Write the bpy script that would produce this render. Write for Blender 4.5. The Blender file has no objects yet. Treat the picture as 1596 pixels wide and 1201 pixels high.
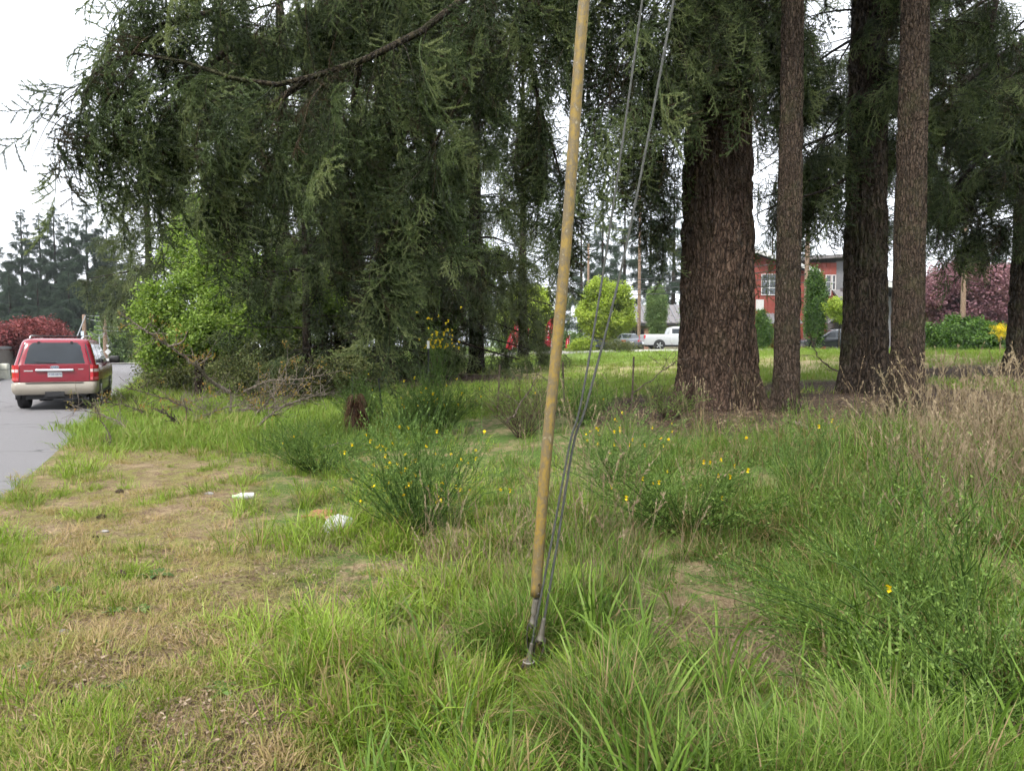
import bpy, math, random
import numpy as np
from mathutils import Vector

R = np.random.RandomState
rad = math.radians
SC = bpy.context.scene
COL = SC.collection

# ------------------------------------------------------------------ camera
CAM_H, FPX = 1.7, 1140.0
PITCH = math.atan(60.5 / FPX)
cam_d = bpy.data.cameras.new('camera')
cam_d.sensor_width = 36.0
cam_d.lens = 36.0 * FPX / 1596.0
cam_d.clip_start = 0.05
cam_d.clip_end = 3000
cam = bpy.data.objects.new('camera', cam_d)
cam.location = (0, 0, CAM_H)
cam.rotation_euler = (rad(90) - PITCH, 0, 0)
COL.objects.link(cam)
SC.camera = cam

# ------------------------------------------------------------------ overcast sky
SUN_EL, SUN_AZ = 52.0, 205.0      # azimuth clockwise from +Y: high, behind and a little left of the camera
world = bpy.data.worlds.new('World')
SC.world = world
world.use_nodes = True
wn = world.node_tree
wn.nodes.clear()
w_out = wn.nodes.new('ShaderNodeOutputWorld')
w_bg = wn.nodes.new('ShaderNodeBackground')
w_sky = wn.nodes.new('ShaderNodeTexSky')
w_sky.sky_type = 'NISHITA'
w_sky.sun_disc = False
w_sky.sun_elevation = rad(SUN_EL)
w_sky.sun_rotation = rad(SUN_AZ)
w_sky.air_density = 1.0
w_sky.dust_density = 4.0
w_mix = wn.nodes.new('ShaderNodeMix')
w_mix.data_type = 'RGBA'
w_mix.inputs[0].default_value = 0.88
w_tc = wn.nodes.new('ShaderNodeTexCoord')
w_no = wn.nodes.new('ShaderNodeTexNoise')
w_no.inputs['Scale'].default_value = 2.2
w_no.inputs['Detail'].default_value = 5.0
w_rmp = wn.nodes.new('ShaderNodeValToRGB')          # cloud deck, faintly uneven
w_rmp.color_ramp.elements[0].position = 0.3
w_rmp.color_ramp.elements[0].color = (6.6, 6.95, 7.5, 1)
w_rmp.color_ramp.elements[1].position = 0.75
w_rmp.color_ramp.elements[1].color = (7.9, 8.1, 8.4, 1)
wn.links.new(w_tc.outputs['Generated'], w_no.inputs['Vector'])
wn.links.new(w_no.outputs['Fac'], w_rmp.inputs['Fac'])
wn.links.new(w_sky.outputs['Color'], w_mix.inputs[6])
wn.links.new(w_rmp.outputs['Color'], w_mix.inputs[7])
wn.links.new(w_mix.outputs[2], w_bg.inputs['Color'])
w_bg.inputs['Strength'].default_value = 0.075
wn.links.new(w_bg.outputs['Background'], w_out.inputs['Surface'])

sun_d = bpy.data.lights.new('sun', 'SUN')
sun_d.energy = 1.5
sun_d.angle = rad(11)
sun_d.color = (1.0, 0.965, 0.91)
sun = bpy.data.objects.new('sun', sun_d)
sun.rotation_euler = (rad(90 - SUN_EL), 0, rad(180 - SUN_AZ))
COL.objects.link(sun)

SC.view_settings.view_transform = 'Standard'
SC.view_settings.look = 'None'
SC.view_settings.gamma = 1.0
SC.view_settings.exposure = 1.9
SC.render.engine = 'CYCLES'
cy = SC.cycles
cy.max_bounces = 4
cy.diffuse_bounces = 2
cy.glossy_bounces = 2
cy.transmission_bounces = 2
cy.transparent_max_bounces = 2
cy.use_adaptive_sampling = True
cy.adaptive_threshold = 0.025
cy.adaptive_min_samples = 12
cy.use_light_tree = False
cy.debug_use_spatial_splits = True
cy.volume_bounces = 0
cy.use_denoising = True
cy.caustics_reflective = False
cy.caustics_refractive = False
cy.sample_clamp_indirect = 6.0

# ------------------------------------------------------------------ picture <-> place
_cp, _sp = math.cos(PITCH), math.sin(PITCH)
def P(px, py, d):
    """point at forward distance d (metres along +Y) seen at pixel px, py of the photograph"""
    u, v = (px - 798.0) / FPX, (600.5 - py) / FPX
    dx, dy, dz = u, _cp + v * _sp, -_sp + v * _cp
    t = d / dy
    return np.array([dx * t, d, CAM_H + dz * t])

RA = math.atan(0.456)
CA, SA = math.cos(RA), math.sin(RA)
RX, RY = -5.67, 8.1
def st(x, y):
    return (x - RX) * CA + (y - RY) * SA, -(x - RX) * SA + (y - RY) * CA
def xy(s, t):
    return RX + s * CA - t * SA, RY + s * SA + t * CA
def ss(a, b, x):
    u = np.clip((np.asarray(x, float) - a) / (b - a), 0, 1)
    return u * u * (3 - 2 * u)
def _h(i, j, k):
    v = np.sin(i * 127.1 + j * 311.7 + k * 74.7) * 43758.5453
    return v - np.floor(v)
def vn(x, y, k=0):
    x, y = np.asarray(x, float), np.asarray(y, float)
    i, j = np.floor(x), np.floor(y)
    u, v = x - i, y - j
    u, v = u * u * (3 - 2 * u), v * v * (3 - 2 * v)
    return (_h(i, j, k) * (1 - u) + _h(i + 1, j, k) * u) * (1 - v) + (_h(i, j + 1, k) * (1 - u) + _h(i + 1, j + 1, k) * u) * v
def fbm(x, y, k=0, o=4):
    a, f, r, n = 1.0, 1.0, 0.0, 0.0
    for q in range(o):
        r = r + a * vn(x * f, y * f, k + q * 7)
        n += a
        a *= 0.5
        f *= 2.03
    return r / n
def H(x, y):
    """height of the ground"""
    x, y = np.asarray(x, float), np.asarray(y, float)
    s, t = st(x, y)
    h = 0.55 * ss(4.0, 11.0, s) + 0.8 * ss(11, 38, s)
    near = ss(0.15, 1.0, s) * (1 - ss(30, 60, y))
    h = h + near * (0.10 * (fbm(x * 0.9, y * 0.9, 3) - 0.5) + 0.03 * (fbm(x * 5, y * 5, 9) - 0.5))
    h = h - 0.05 * (ss(-7.1, -6.6, s) - ss(-0.22, 0.02, s))
    return h
def G(px, d):
    """ground point under pixel column px at distance d"""
    x = (px - 798.0) / FPX * d
    # pitch correction is tiny for a horizontal distance: the ray through px at ground level
    y0 = float(H(x, d))
    v = ((y0 - CAM_H) / d)
    x = (px - 798.0) / FPX * d * (1.0 / (_cp + 0.0 * v))
    return np.array([x, d, float(H(x, d))])

# ------------------------------------------------------------------ meshes
def mk_mesh(name, bits, mats=(), smooth=True, attrs=None):
    """bits: list of (V, F[, material index]); F an int array of quads or tris"""
    Vs, Ls, Ts, Ms, o = [], [], [], [], 0
    for b in bits:
        V, F = np.asarray(b[0], float), np.asarray(b[1], int)
        mi = b[2] if len(b) > 2 else 0
        Vs.append(V)
        if len(F):
            Ls.append((F + o).ravel())
            Ts.append(np.full(len(F), F.shape[1]))
            Ms.append(np.full(len(F), mi))
        o += len(V)
    V = np.concatenate(Vs)
    L = np.concatenate(Ls) if Ls else np.zeros(0, int)
    T = np.concatenate(Ts) if Ts else np.zeros(0, int)
    me = bpy.data.meshes.new(name)
    me.vertices.add(len(V))
    me.vertices.foreach_set('co', V.ravel().astype(np.float32))
    if len(L):
        me.loops.add(len(L))
        me.loops.foreach_set('vertex_index', L.astype(np.int32))
        me.polygons.add(len(T))
        me.polygons.foreach_set('loop_start', np.concatenate([[0], np.cumsum(T)[:-1]]).astype(np.int32))
        me.polygons.foreach_set('material_index', np.concatenate(Ms).astype(np.int32))
        me.polygons.foreach_set('use_smooth', np.full(len(T), bool(smooth)))
    for m in (mats if isinstance(mats, (list, tuple)) else [mats]):
        me.materials.append(m)
    for k, (ty, arr) in (attrs or {}).items():
        a = me.attributes.new(k, ty, 'POINT')
        a.data.foreach_set('vector' if ty == 'FLOAT_VECTOR' else 'value', np.asarray(arr).ravel())
    me.update(calc_edges=True)
    return me

def mk(name, bits, mats=(), parent=None, smooth=True, attrs=None, loc=None):
    o = bpy.data.objects.new(name, mk_mesh(name, bits, mats, smooth, attrs))
    COL.objects.link(o)
    if parent is not None:
        o.parent = parent
    if loc is not None:
        o.location = [float(v) for v in loc]
    return o
def tag(o, label=None, cat=None, group=None, kind=None):
    if label: o['label'] = label
    if cat: o['category'] = cat
    if group: o['group'] = group
    if kind: o['kind'] = kind
    return o
def thing(name, label, cat, loc=(0, 0, 0), rz=0.0, group=None):
    o = bpy.data.objects.new(name, None)
    o.empty_display_size = 0.2
    COL.objects.link(o)
    o.location = [float(v) for v in loc]
    o.rotation_euler = (0, 0, rz)
    return tag(o, label, cat, group)
def clone(o, parent=None):
    c = o.copy()
    COL.objects.link(c)
    c.parent = parent
    for ch in o.children:
        clone(ch, c)
    return c

def nrm(a):
    return a / np.maximum(np.linalg.norm(a, axis=-1, keepdims=True), 1e-9)
def tubes(PT, RD, n=4, cap=False):
    """PT (N,K,3) centre lines, RD (N,K) radii -> V, quads"""
    PT = np.asarray(PT, float)
    if PT.ndim == 2:
        PT = PT[None]
    N, K, _ = PT.shape
    RD = np.broadcast_to(np.asarray(RD, float), (N, K))
    T = nrm(np.gradient(PT, axis=1))
    ref = np.where(np.abs(T[..., 2:3]) > 0.9, np.array([1.0, 0, 0]), np.array([0, 0, 1.0]))
    ref = np.broadcast_to(ref[:, :1], T.shape)
    U = nrm(np.cross(T, ref))
    W = np.cross(T, U)
    a = np.arange(n) * 2 * math.pi / n
    V = PT[:, :, None] + RD[..., None, None] * (np.cos(a)[None, None, :, None] * U[:, :, None] + np.sin(a)[None, None, :, None] * W[:, :, None])
    i = np.arange(N)[:, None, None] * K * n
    k = np.arange(K - 1)[None, :, None] * n
    j = np.arange(n)[None, None, :]
    j2 = (j + 1) % n
    F = np.stack([i + k + j, i + k + j2, i + k + n + j2, i + k + n + j], -1).reshape(-1, 4)
    V = V.reshape(-1, 3)
    if cap and n == 4:
        b = np.arange(N)[:, None] * K * n
        c1 = b + np.array([3, 2, 1, 0])
        c2 = b + (K - 1) * n + np.arange(4)
        F = np.concatenate([F, c1, c2])
    elif cap:
        # centre fans as degenerate-free quads are not possible for odd n: collapse with tiny end rings
        pass
    return V, F
def ribbons(PT, WD, SD):
    """flat strips: PT (N,K,3), WD (N,K) half widths, SD (N,3) or (N,K,3) side direction"""
    N, K, _ = PT.shape
    if SD.ndim == 2:
        SD = SD[:, None]
    A, B = PT - WD[..., None] * SD, PT + WD[..., None] * SD
    V = np.stack([A, B], 2).reshape(-1, 3)
    i = np.arange(N)[:, None] * K * 2
    k = np.arange(K - 1)[None] * 2
    F = np.stack([i + k, i + k + 1, i + k + 3, i + k + 2], -1).reshape(-1, 4)
    return V, F
def bez(pts, n=12):
    """smooth polyline through control points (Catmull-Rom)"""
    p = np.asarray(pts, float)
    q = np.concatenate([[2 * p[0] - p[1]], p, [2 * p[-1] - p[-2]]])
    out = []
    u = np.linspace(0, len(p) - 1, n)
    for x in u:
        i = min(int(x), len(p) - 2)
        f = x - i
        a, b, c, d = q[i], q[i + 1], q[i + 2], q[i + 3]
        out.append(0.5 * ((2 * b) + (c - a) * f + (2 * a - 5 * b + 4 * c - d) * f * f + (3 * b - a - 3 * c + d) * f ** 3))
    return np.array(out)
def box(x0, x1, y0, y1, z0, z1):
    V = np.array([[x, y, z] for z in (z0, z1) for y in (y0, y1) for x in (x0, x1)], float)
    F = np.array([[0, 2, 3, 1], [4, 5, 7, 6], [0, 1, 5, 4], [2, 6, 7, 3], [0, 4, 6, 2], [1, 3, 7, 5]])
    return V, F
def lathe(prof, n=16, ctr=(0, 0, 0)):
    """prof list of (r, z)"""
    p = np.array(prof, float)
    a = np.arange(n) * 2 * math.pi / n
    V = np.stack([p[:, 0:1] * np.cos(a), p[:, 0:1] * np.sin(a), np.repeat(p[:, 1:2], n, 1)], -1).reshape(-1, 3) + np.array(ctr)
    k = np.arange(len(p) - 1)[:, None] * n
    j = np.arange(n)[None]
    j2 = (j + 1) % n
    F = np.stack([k + j, k + j2, k + n + j2, k + n + j], -1).reshape(-1, 4)
    return V, F
def prism(poly, x0, x1, axis=0):
    """polygon (list of 2-D points) extruded along an axis, fan-capped with triangles"""
    p = np.array(poly, float)
    n = len(p)
    def lift(c):
        z = np.full((n, 1), c)
        if axis == 0: return np.hstack([z, p])
        if axis == 1: return np.hstack([p[:, :1], z, p[:, 1:]])
        return np.hstack([p, z])
    V = np.vstack([lift(x0), lift(x1)])
    j = np.arange(n)
    j2 = (j + 1) % n
    Q = np.stack([j, j2, j2 + n, j + n], -1)
    t = np.arange(1, n - 1)
    T = np.vstack([np.stack([np.zeros_like(t), t + 1, t], -1), np.stack([np.zeros_like(t) + n, t + n, t + 1 + n], -1)])
    return [(V, Q), (V, T)]

# ------------------------------------------------------------------ materials
def newmat(name):
    m = bpy.data.materials.new(name)
    m.use_nodes = True
    nt = m.node_tree
    b = nt.nodes['Principled BSDF']
    return m, nt, b
def ramp(nt, cols, fac=None):
    r = nt.nodes.new('ShaderNodeValToRGB')
    e = r.color_ramp.elements
    while len(e) < len(cols):
        e.new(0.5)
    for i, (p, c) in enumerate(cols):
        e[i].position = p
        e[i].color = (*c, 1)
    if fac is not None:
        nt.links.new(fac, r.inputs['Fac'])
    return r.outputs['Color']
def noise(nt, scale, detail=4, rough=0.55, coord='Object', stretch=None, dist=0.0):
    tc = nt.nodes.new('ShaderNodeTexCoord')
    no = nt.nodes.new('ShaderNodeTexNoise')
    no.inputs['Scale'].default_value = scale
    no.inputs['Detail'].default_value = detail
    no.inputs['Roughness'].default_value = rough
    no.inputs['Distortion'].default_value = dist
    v = tc.outputs[coord]
    if stretch:
        mp = nt.nodes.new('ShaderNodeMapping')
        mp.inputs['Scale'].default_value = stretch
        nt.links.new(v, mp.inputs['Vector'])
        v = mp.outputs['Vector']
    nt.links.new(v, no.inputs['Vector'])
    return no.outputs['Fac']
def mixc(nt, fac, a, b, mode='MIX'):
    m = nt.nodes.new('ShaderNodeMix')
    m.data_type = 'RGBA'
    m.blend_type = mode
    for k, v in ((0, fac), (6, a), (7, b)):
        if isinstance(v, (int, float)):
            m.inputs[k].default_value = v
        elif isinstance(v, tuple):
            m.inputs[k].default_value = (*v, 1)
        else:
            nt.links.new(v, m.inputs[k])
    return m.outputs[2]
def math_n(nt, op, a, b=None, clamp=False):
    m = nt.nodes.new('ShaderNodeMath')
    m.operation = op
    m.use_clamp = clamp
    for k, v in ((0, a), (1, b)):
        if v is None: continue
        if isinstance(v, (int, float)): m.inputs[k].default_value = v
        else: nt.links.new(v, m.inputs[k])
    return m.outputs[0]
def bump(nt, b, height, strength=0.4, dist=0.01):
    n = nt.nodes.new('ShaderNodeBump')
    n.inputs['Strength'].default_value = strength
    n.inputs['Distance'].default_value = dist
    nt.links.new(height, n.inputs['Height'])
    nt.links.new(n.outputs['Normal'], b.inputs['Normal'])
def attr(nt, name):
    a = nt.nodes.new('ShaderNodeAttribute')
    a.attribute_name = name
    return a.outputs['Fac']
def plain(name, col, rough=0.6, metal=0.0, var=0.12, scale=6.0, bmp=0.0, spec=0.5):
    m, nt, b = newmat(name)
    n = noise(nt, scale, 5)
    lo = tuple(max(0, c * (1 - var)) for c in col)
    hi = tuple(min(1, c * (1 + var)) for c in col)
    nt.links.new(ramp(nt, [(0.3, lo), (0.7, hi)], n), b.inputs['Base Color'])
    b.inputs['Roughness'].default_value = rough
    b.inputs['Metallic'].default_value = metal
    b.inputs['Specular IOR Level'].default_value = spec
    if bmp:
        bump(nt, b, noise(nt, scale * 6, 4), bmp)
    return m
def foliage(name, cols, transl=0.35, rough=0.55, wobj=0.5, spec=0.3):
    spec, rough = spec * 0.5, min(0.8, rough + 0.08)
    """leaf material: colour by a per-leaf tint and a per-clump random value"""
    m, nt, b = newmat(name)
    oi = nt.nodes.new('ShaderNodeObjectInfo')
    f = math_n(nt, 'ADD', math_n(nt, 'MULTIPLY', attr(nt, 'tint'), 1 - wobj), math_n(nt, 'MULTIPLY', oi.outputs['Random'], wobj))
    k = len(cols) - 1
    c = ramp(nt, [(0.12 + 0.76 * i / k, cc) for i, cc in enumerate(cols)], f)
    nt.links.new(c, b.inputs['Base Color'])
    b.inputs['Roughness'].default_value = rough
    b.inputs['Specular IOR Level'].default_value = spec
    tr = nt.nodes.new('ShaderNodeBsdfTranslucent')
    nt.links.new(mixc(nt, 1.0, c, (1.25, 1.3, 0.8), 'MULTIPLY'), tr.inputs['Color'])
    mx = nt.nodes.new('ShaderNodeMixShader')
    mx.inputs[0].default_value = transl
    nt.links.new(b.outputs[0], mx.inputs[1])
    nt.links.new(tr.outputs[0], mx.inputs[2])
    nt.links.new(mx.outputs[0], nt.nodes['Material Output'].inputs['Surface'])
    return m

def bark_mat(name, c0, c1, c2, moss=0.0, sc=1.0):
    """plated bark: long irregular scales with dark cracks between them"""
    m, nt, b = newmat(name)
    f = noise(nt, 14 * sc, 8, 0.7, stretch=(1, 1, 0.5), dist=0.8)
    f2 = noise(nt, 2.0, 5, 0.65)
    tc = nt.nodes.new('ShaderNodeTexCoord')
    mp = nt.nodes.new('ShaderNodeMapping')
    mp.inputs['Scale'].default_value = (1, 1, 0.3)
    wn_ = nt.nodes.new('ShaderNodeTexNoise')
    wn_.inputs['Scale'].default_value = 5.0 * sc
    wn_.inputs['Detail'].default_value = 4
    wm = nt.nodes.new('ShaderNodeVectorMath')
    wm.operation = 'MULTIPLY_ADD'
    wm.inputs[1].default_value = (0.16 / sc, 0.16 / sc, 0.5 / sc)
    vo = nt.nodes.new('ShaderNodeTexVoronoi')
    vo.feature = 'DISTANCE_TO_EDGE'
    vo.inputs['Scale'].default_value = 13.0 * sc
    nt.links.new(tc.outputs['Object'], wn_.inputs['Vector'])
    nt.links.new(wn_.outputs['Color'], wm.inputs[0])
    nt.links.new(tc.outputs['Object'], wm.inputs[2])
    nt.links.new(wm.outputs[0], mp.inputs['Vector'])
    nt.links.new(mp.outputs['Vector'], vo.inputs['Vector'])
    crack = ramp(nt, [(0.0, (0, 0, 0)), (0.16, (1, 1, 1))], vo.outputs['Distance'])
    c = ramp(nt, [(0.3, c0), (0.5, c1), (0.72, c2)], f)
    c = mixc(nt, math_n(nt, 'MULTIPLY', f2, 0.6), c, c0)
    c = mixc(nt, crack, c0, c)
    if moss:
        f3 = ramp(nt, [(0.5, (0, 0, 0)), (0.68, (moss, moss, moss))], noise(nt, 1.6, 6, 0.7))
        c = mixc(nt, f3, c, (0.05, 0.06, 0.022))
    nt.links.new(c, b.inputs['Base Color'])
    b.inputs['Roughness'].default_value = 0.92
    b.inputs['Specular IOR Level'].default_value = 0.15
    bump(nt, b, math_n(nt, 'ADD', math_n(nt, 'MULTIPLY', crack, 0.8), f), 0.9, 0.035)
    return m

# ------------------------------------------------------------------ instancing of fine foliage (grass, needles, leaves)
_groups = {}
COUNT = []
def src(name, bits, mat, tint):
    o = bpy.data.objects.new(name, mk_mesh(name, bits, mat, False, {'tint': ('FLOAT', tint)}))
    return o
def scatter_group(srcs):
    key = tuple(o.name for o in srcs)
    if key in _groups:
        return _groups[key]
    g = bpy.data.node_groups.new('foliage_scatter', 'GeometryNodeTree')
    g.interface.new_socket('Geometry', in_out='INPUT', socket_type='NodeSocketGeometry')
    g.interface.new_socket('Geometry', in_out='OUTPUT', socket_type='NodeSocketGeometry')
    i = g.nodes.new('NodeGroupInput')
    o = g.nodes.new('NodeGroupOutput')
    j = g.nodes.new('GeometryNodeJoinGeometry')
    for s in srcs:
        oi = g.nodes.new('GeometryNodeObjectInfo')
        oi.inputs['Object'].default_value = s
        oi.inputs['As Instance'].default_value = False
        gi = g.nodes.new('GeometryNodeGeometryToInstance')
        g.links.new(oi.outputs['Geometry'], gi.inputs[0])
        g.links.new(gi.outputs[0], j.inputs[0])
    def na(name, ty):
        n = g.nodes.new('GeometryNodeInputNamedAttribute')
        n.data_type = ty
        n.inputs['Name'].default_value = name
        return [q for q in n.outputs if q.enabled][0]
    ip = g.nodes.new('GeometryNodeInstanceOnPoints')
    g.links.new(i.outputs[0], ip.inputs['Points'])
    g.links.new(j.outputs[0], ip.inputs['Instance'])
    ip.inputs['Pick Instance'].default_value = True
    g.links.new(na('idx', 'INT'), ip.inputs['Instance Index'])
    g.links.new(na('rot', 'FLOAT_VECTOR'), ip.inputs['Rotation'])
    g.links.new(na('scl', 'FLOAT_VECTOR'), ip.inputs['Scale'])
    g.links.new(ip.outputs[0], o.inputs[0])
    _groups[key] = g
    return g
def scatter(name, pts, eul, scl, srcs, parent=None, seed=0, idx=None, loc=None):
    n = len(pts)
    COUNT.append((name, n))
    scl = np.asarray(scl, float)
    if scl.ndim == 1:
        scl = np.repeat(scl[:, None], 3, 1)
    if idx is None:
        idx = R(seed).randint(0, len(srcs), n)
    o = mk(name, [(pts, np.zeros((0, 3), int))], [], parent, False,
           {'rot': ('FLOAT_VECTOR', eul), 'scl': ('FLOAT_VECTOR', scl), 'idx': ('INT', idx)}, loc)
    m = o.modifiers.new('scatter', 'NODES')
    m.node_group = scatter_group(srcs)
    if parent is not None:
        o['kind'] = 'stuff'
    return o
def dir_eul(D, roll):
    D = nrm(D)
    return np.stack([roll, -np.arcsin(np.clip(D[:, 2], -1, 1)), np.arctan2(D[:, 1], D[:, 0])], -1)
def text_mesh(name, s, size, mat, parent, loc, rot, depth=0.002):
    cu = bpy.data.curves.new(name, 'FONT')
    cu.body = s
    cu.size = size
    cu.extrude = depth
    cu.align_x = 'CENTER'
    cu.align_y = 'CENTER'
    to = bpy.data.objects.new(name, cu)
    COL.objects.link(to)
    dg = bpy.context.evaluated_depsgraph_get()
    me = bpy.data.meshes.new_from_object(to.evaluated_get(dg))
    bpy.data.objects.remove(to)
    me.materials.clear()
    me.materials.append(mat)
    o = bpy.data.objects.new(name, me)
    COL.objects.link(o)
    o.parent = parent
    o.location = loc
    o.rotation_euler = rot
    return o
# ================================================================== THE SETTING
# ground -----------------------------------------------------------
def grid_axis(lo, hi, dense_lo, dense_hi, step, grow=1.16):
    a = list(np.arange(dense_lo, dense_hi + 1e-6, step))
    v, d = a[0], step
    left = []
    while v > lo:
        d *= grow
        v -= d
        left.append(v)
    v, d = a[-1], step
    right = []
    while v < hi:
        d *= grow
        v += d
        right.append(v)
    return np.array(left[::-1] + a + right)
gs = grid_axis(-900, 1500, -0.6, 14.0, 0.10, 1.12)
gt = grid_axis(-60, 1500, -9.0, 16.0, 0.12, 1.10)
GS, GT = np.meshgrid(gs, gt, indexing='ij')
gx, gy = xy(GS, GT)
gz = H(gx, gy)
gV = np.stack([gx, gy, gz], -1).reshape(-1, 3)
ni, nj = GS.shape
ii, jj = np.meshgrid(np.arange(ni - 1), np.arange(nj - 1), indexing='ij')
gF = np.stack([ii * nj + jj, (ii + 1) * nj + jj, (ii + 1) * nj + jj + 1, ii * nj + jj + 1], -1).reshape(-1, 4)

TREES_XY = [G(1118, 14.0), G(1228, 12.4), G(1345, 17.0), G(1416, 12.0), G(1600, 21.0)]
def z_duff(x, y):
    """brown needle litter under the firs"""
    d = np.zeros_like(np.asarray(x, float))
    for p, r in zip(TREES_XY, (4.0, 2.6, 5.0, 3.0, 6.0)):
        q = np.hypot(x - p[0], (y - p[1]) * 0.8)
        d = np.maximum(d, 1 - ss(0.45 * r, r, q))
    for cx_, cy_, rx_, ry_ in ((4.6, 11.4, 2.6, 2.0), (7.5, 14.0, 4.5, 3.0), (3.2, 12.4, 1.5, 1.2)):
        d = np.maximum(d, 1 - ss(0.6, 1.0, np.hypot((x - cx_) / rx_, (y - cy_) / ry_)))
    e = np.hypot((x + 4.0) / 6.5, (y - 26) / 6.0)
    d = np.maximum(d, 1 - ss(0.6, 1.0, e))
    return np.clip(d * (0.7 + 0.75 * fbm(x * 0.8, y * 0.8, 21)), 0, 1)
def z_verge(x, y):
    s, t = st(x, y)
    return (1 - ss(2.1, 3.0, s + 0.9 * (fbm(x * 0.8, y * 0.8, 5) - 0.5))) * ss(-0.05, 0.05, s)
def z_mown(x, y):
    s, t = st(x, y)
    return ss(16, 20, y) * ss(7, 11, s)
def z_tan(x, y):
    return ss(19, 25, y + 4 * (fbm(x * 0.15, y * 0.15, 31) - 0.5)) * (1 - ss(33, 42, y + 8 * (fbm(x * 0.1, y * 0.1, 33) - 0.5)))

m_ground, nt, b = newmat('ground_soil_moss_and_thatch')
n1 = noise(nt, 1.3, 6, 0.65)
n2 = noise(nt, 7.0, 8, 0.7)
n3 = noise(nt, 45.0, 6, 0.7)
soil = ramp(nt, [(0.3, (0.055, 0.034, 0.024)), (0.5, (0.14, 0.09, 0.062)), (0.7, (0.29, 0.2, 0.145))], n3)
thatch = ramp(nt, [(0.28, (0.12, 0.082, 0.05)), (0.45, (0.25, 0.185, 0.11)), (0.58, (0.335, 0.26, 0.155)), (0.8, (0.42, 0.34, 0.21))], n3)
mossc = ramp(nt, [(0.3, (0.10, 0.115, 0.028)), (0.55, (0.20, 0.205, 0.05)), (0.75, (0.31, 0.28, 0.085))], n3)
grn = ramp(nt, [(0.3, (0.05, 0.085, 0.02)), (0.6, (0.095, 0.155, 0.035)), (0.8, (0.16, 0.21, 0.06))], n3)
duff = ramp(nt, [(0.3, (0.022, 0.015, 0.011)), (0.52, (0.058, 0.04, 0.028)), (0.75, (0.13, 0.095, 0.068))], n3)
mown = ramp(nt, [(0.3, (0.12, 0.19, 0.035)), (0.6, (0.19, 0.265, 0.06)), (0.8, (0.25, 0.3, 0.09))], n2)
tan = ramp(nt, [(0.3, (0.26, 0.215, 0.10)), (0.55, (0.37, 0.31, 0.17)), (0.8, (0.3, 0.32, 0.12))], n2)
k1 = ramp(nt, [(0.42, (0, 0, 0)), (0.56, (1, 1, 1))], n1)
k2 = ramp(nt, [(0.44, (0, 0, 0)), (0.6, (1, 1, 1))], n2)
verge = mixc(nt, k2, mixc(nt, k1, thatch, mossc), soil)
verge = mixc(nt, 0.15, verge, thatch)
lush = mixc(nt, k2, mixc(nt, k1, thatch, grn), grn)
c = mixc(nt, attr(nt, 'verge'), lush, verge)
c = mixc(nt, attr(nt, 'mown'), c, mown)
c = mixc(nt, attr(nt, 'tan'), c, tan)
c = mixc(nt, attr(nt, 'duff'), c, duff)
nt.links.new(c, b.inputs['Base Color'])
b.inputs['Roughness'].default_value = 0.95
b.inputs['Specular IOR Level'].default_value = 0.1
bump(nt, b, math_n(nt, 'ADD', n3, math_n(nt, 'MULTIPLY', n2, 1.2)), 0.9, 0.03)
gfx, gfy = gV[:, 0], gV[:, 1]
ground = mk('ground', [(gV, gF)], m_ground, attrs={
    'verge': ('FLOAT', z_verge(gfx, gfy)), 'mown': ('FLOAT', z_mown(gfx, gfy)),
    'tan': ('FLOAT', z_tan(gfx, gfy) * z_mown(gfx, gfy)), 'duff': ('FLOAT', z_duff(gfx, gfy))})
tag(ground, 'grassy lot rising gently from the roadside to the trees', 'ground', kind='structure')

# asphalt road -----------------------------------------------------
def asphalt(name, base):
    m, nt, b = newmat(name)
    f = noise(nt, 160, 3, 0.7)
    f2 = noise(nt, 0.5, 5, 0.6)
    f3 = noise(nt, 5, 6, 0.7)
    c = ramp(nt, [(0.3, tuple(v * 0.72 for v in base)), (0.62, tuple(v * 1.15 for v in base)), (0.74, tuple(v * 1.9 for v in base))], f)
    c = mixc(nt, math_n(nt, 'MULTIPLY', f2, 0.4), c, tuple(v * 0.7 for v in base))
    # fine cracks
    tc = nt.nodes.new('ShaderNodeTexCoord')
    vo = nt.nodes.new('ShaderNodeTexVoronoi')
    vo.feature = 'DISTANCE_TO_EDGE'
    vo.inputs['Scale'].default_value = 0.22
    mp = nt.nodes.new('ShaderNodeVectorMath')
    mp.operation = 'ADD'
    nn = nt.nodes.new('ShaderNodeTexNoise')
    nn.inputs['Scale'].default_value = 1.3
    nt.links.new(tc.outputs['Object'], nn.inputs['Vector'])
    nt.links.new(tc.outputs['Object'], mp.inputs[0])
    nt.links.new(nn.outputs['Color'], mp.inputs[1])
    nt.links.new(mp.outputs[0], vo.inputs['Vector'])
    cr = ramp(nt, [(0.0, (1, 1, 1)), (0.007, (0, 0, 0))], vo.outputs['Distance'])
    c = mixc(nt, math_n(nt, 'MULTIPLY', cr, 0.75), c, tuple(v * 0.25 for v in base))
    nt.links.new(c, b.inputs['Base Color'])
    b.inputs['Roughness'].default_value = 0.88
    bump(nt, b, f, 0.35, 0.004)
    return m
m_road = asphalt('road_asphalt', (0.155, 0.149, 0.153))
m_street = asphalt('street_asphalt', (0.15, 0.146, 0.15))
m_conc = plain('pale_concrete', (0.27, 0.25, 0.235), 0.85, var=0.18, scale=3, bmp=0.15)
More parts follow.
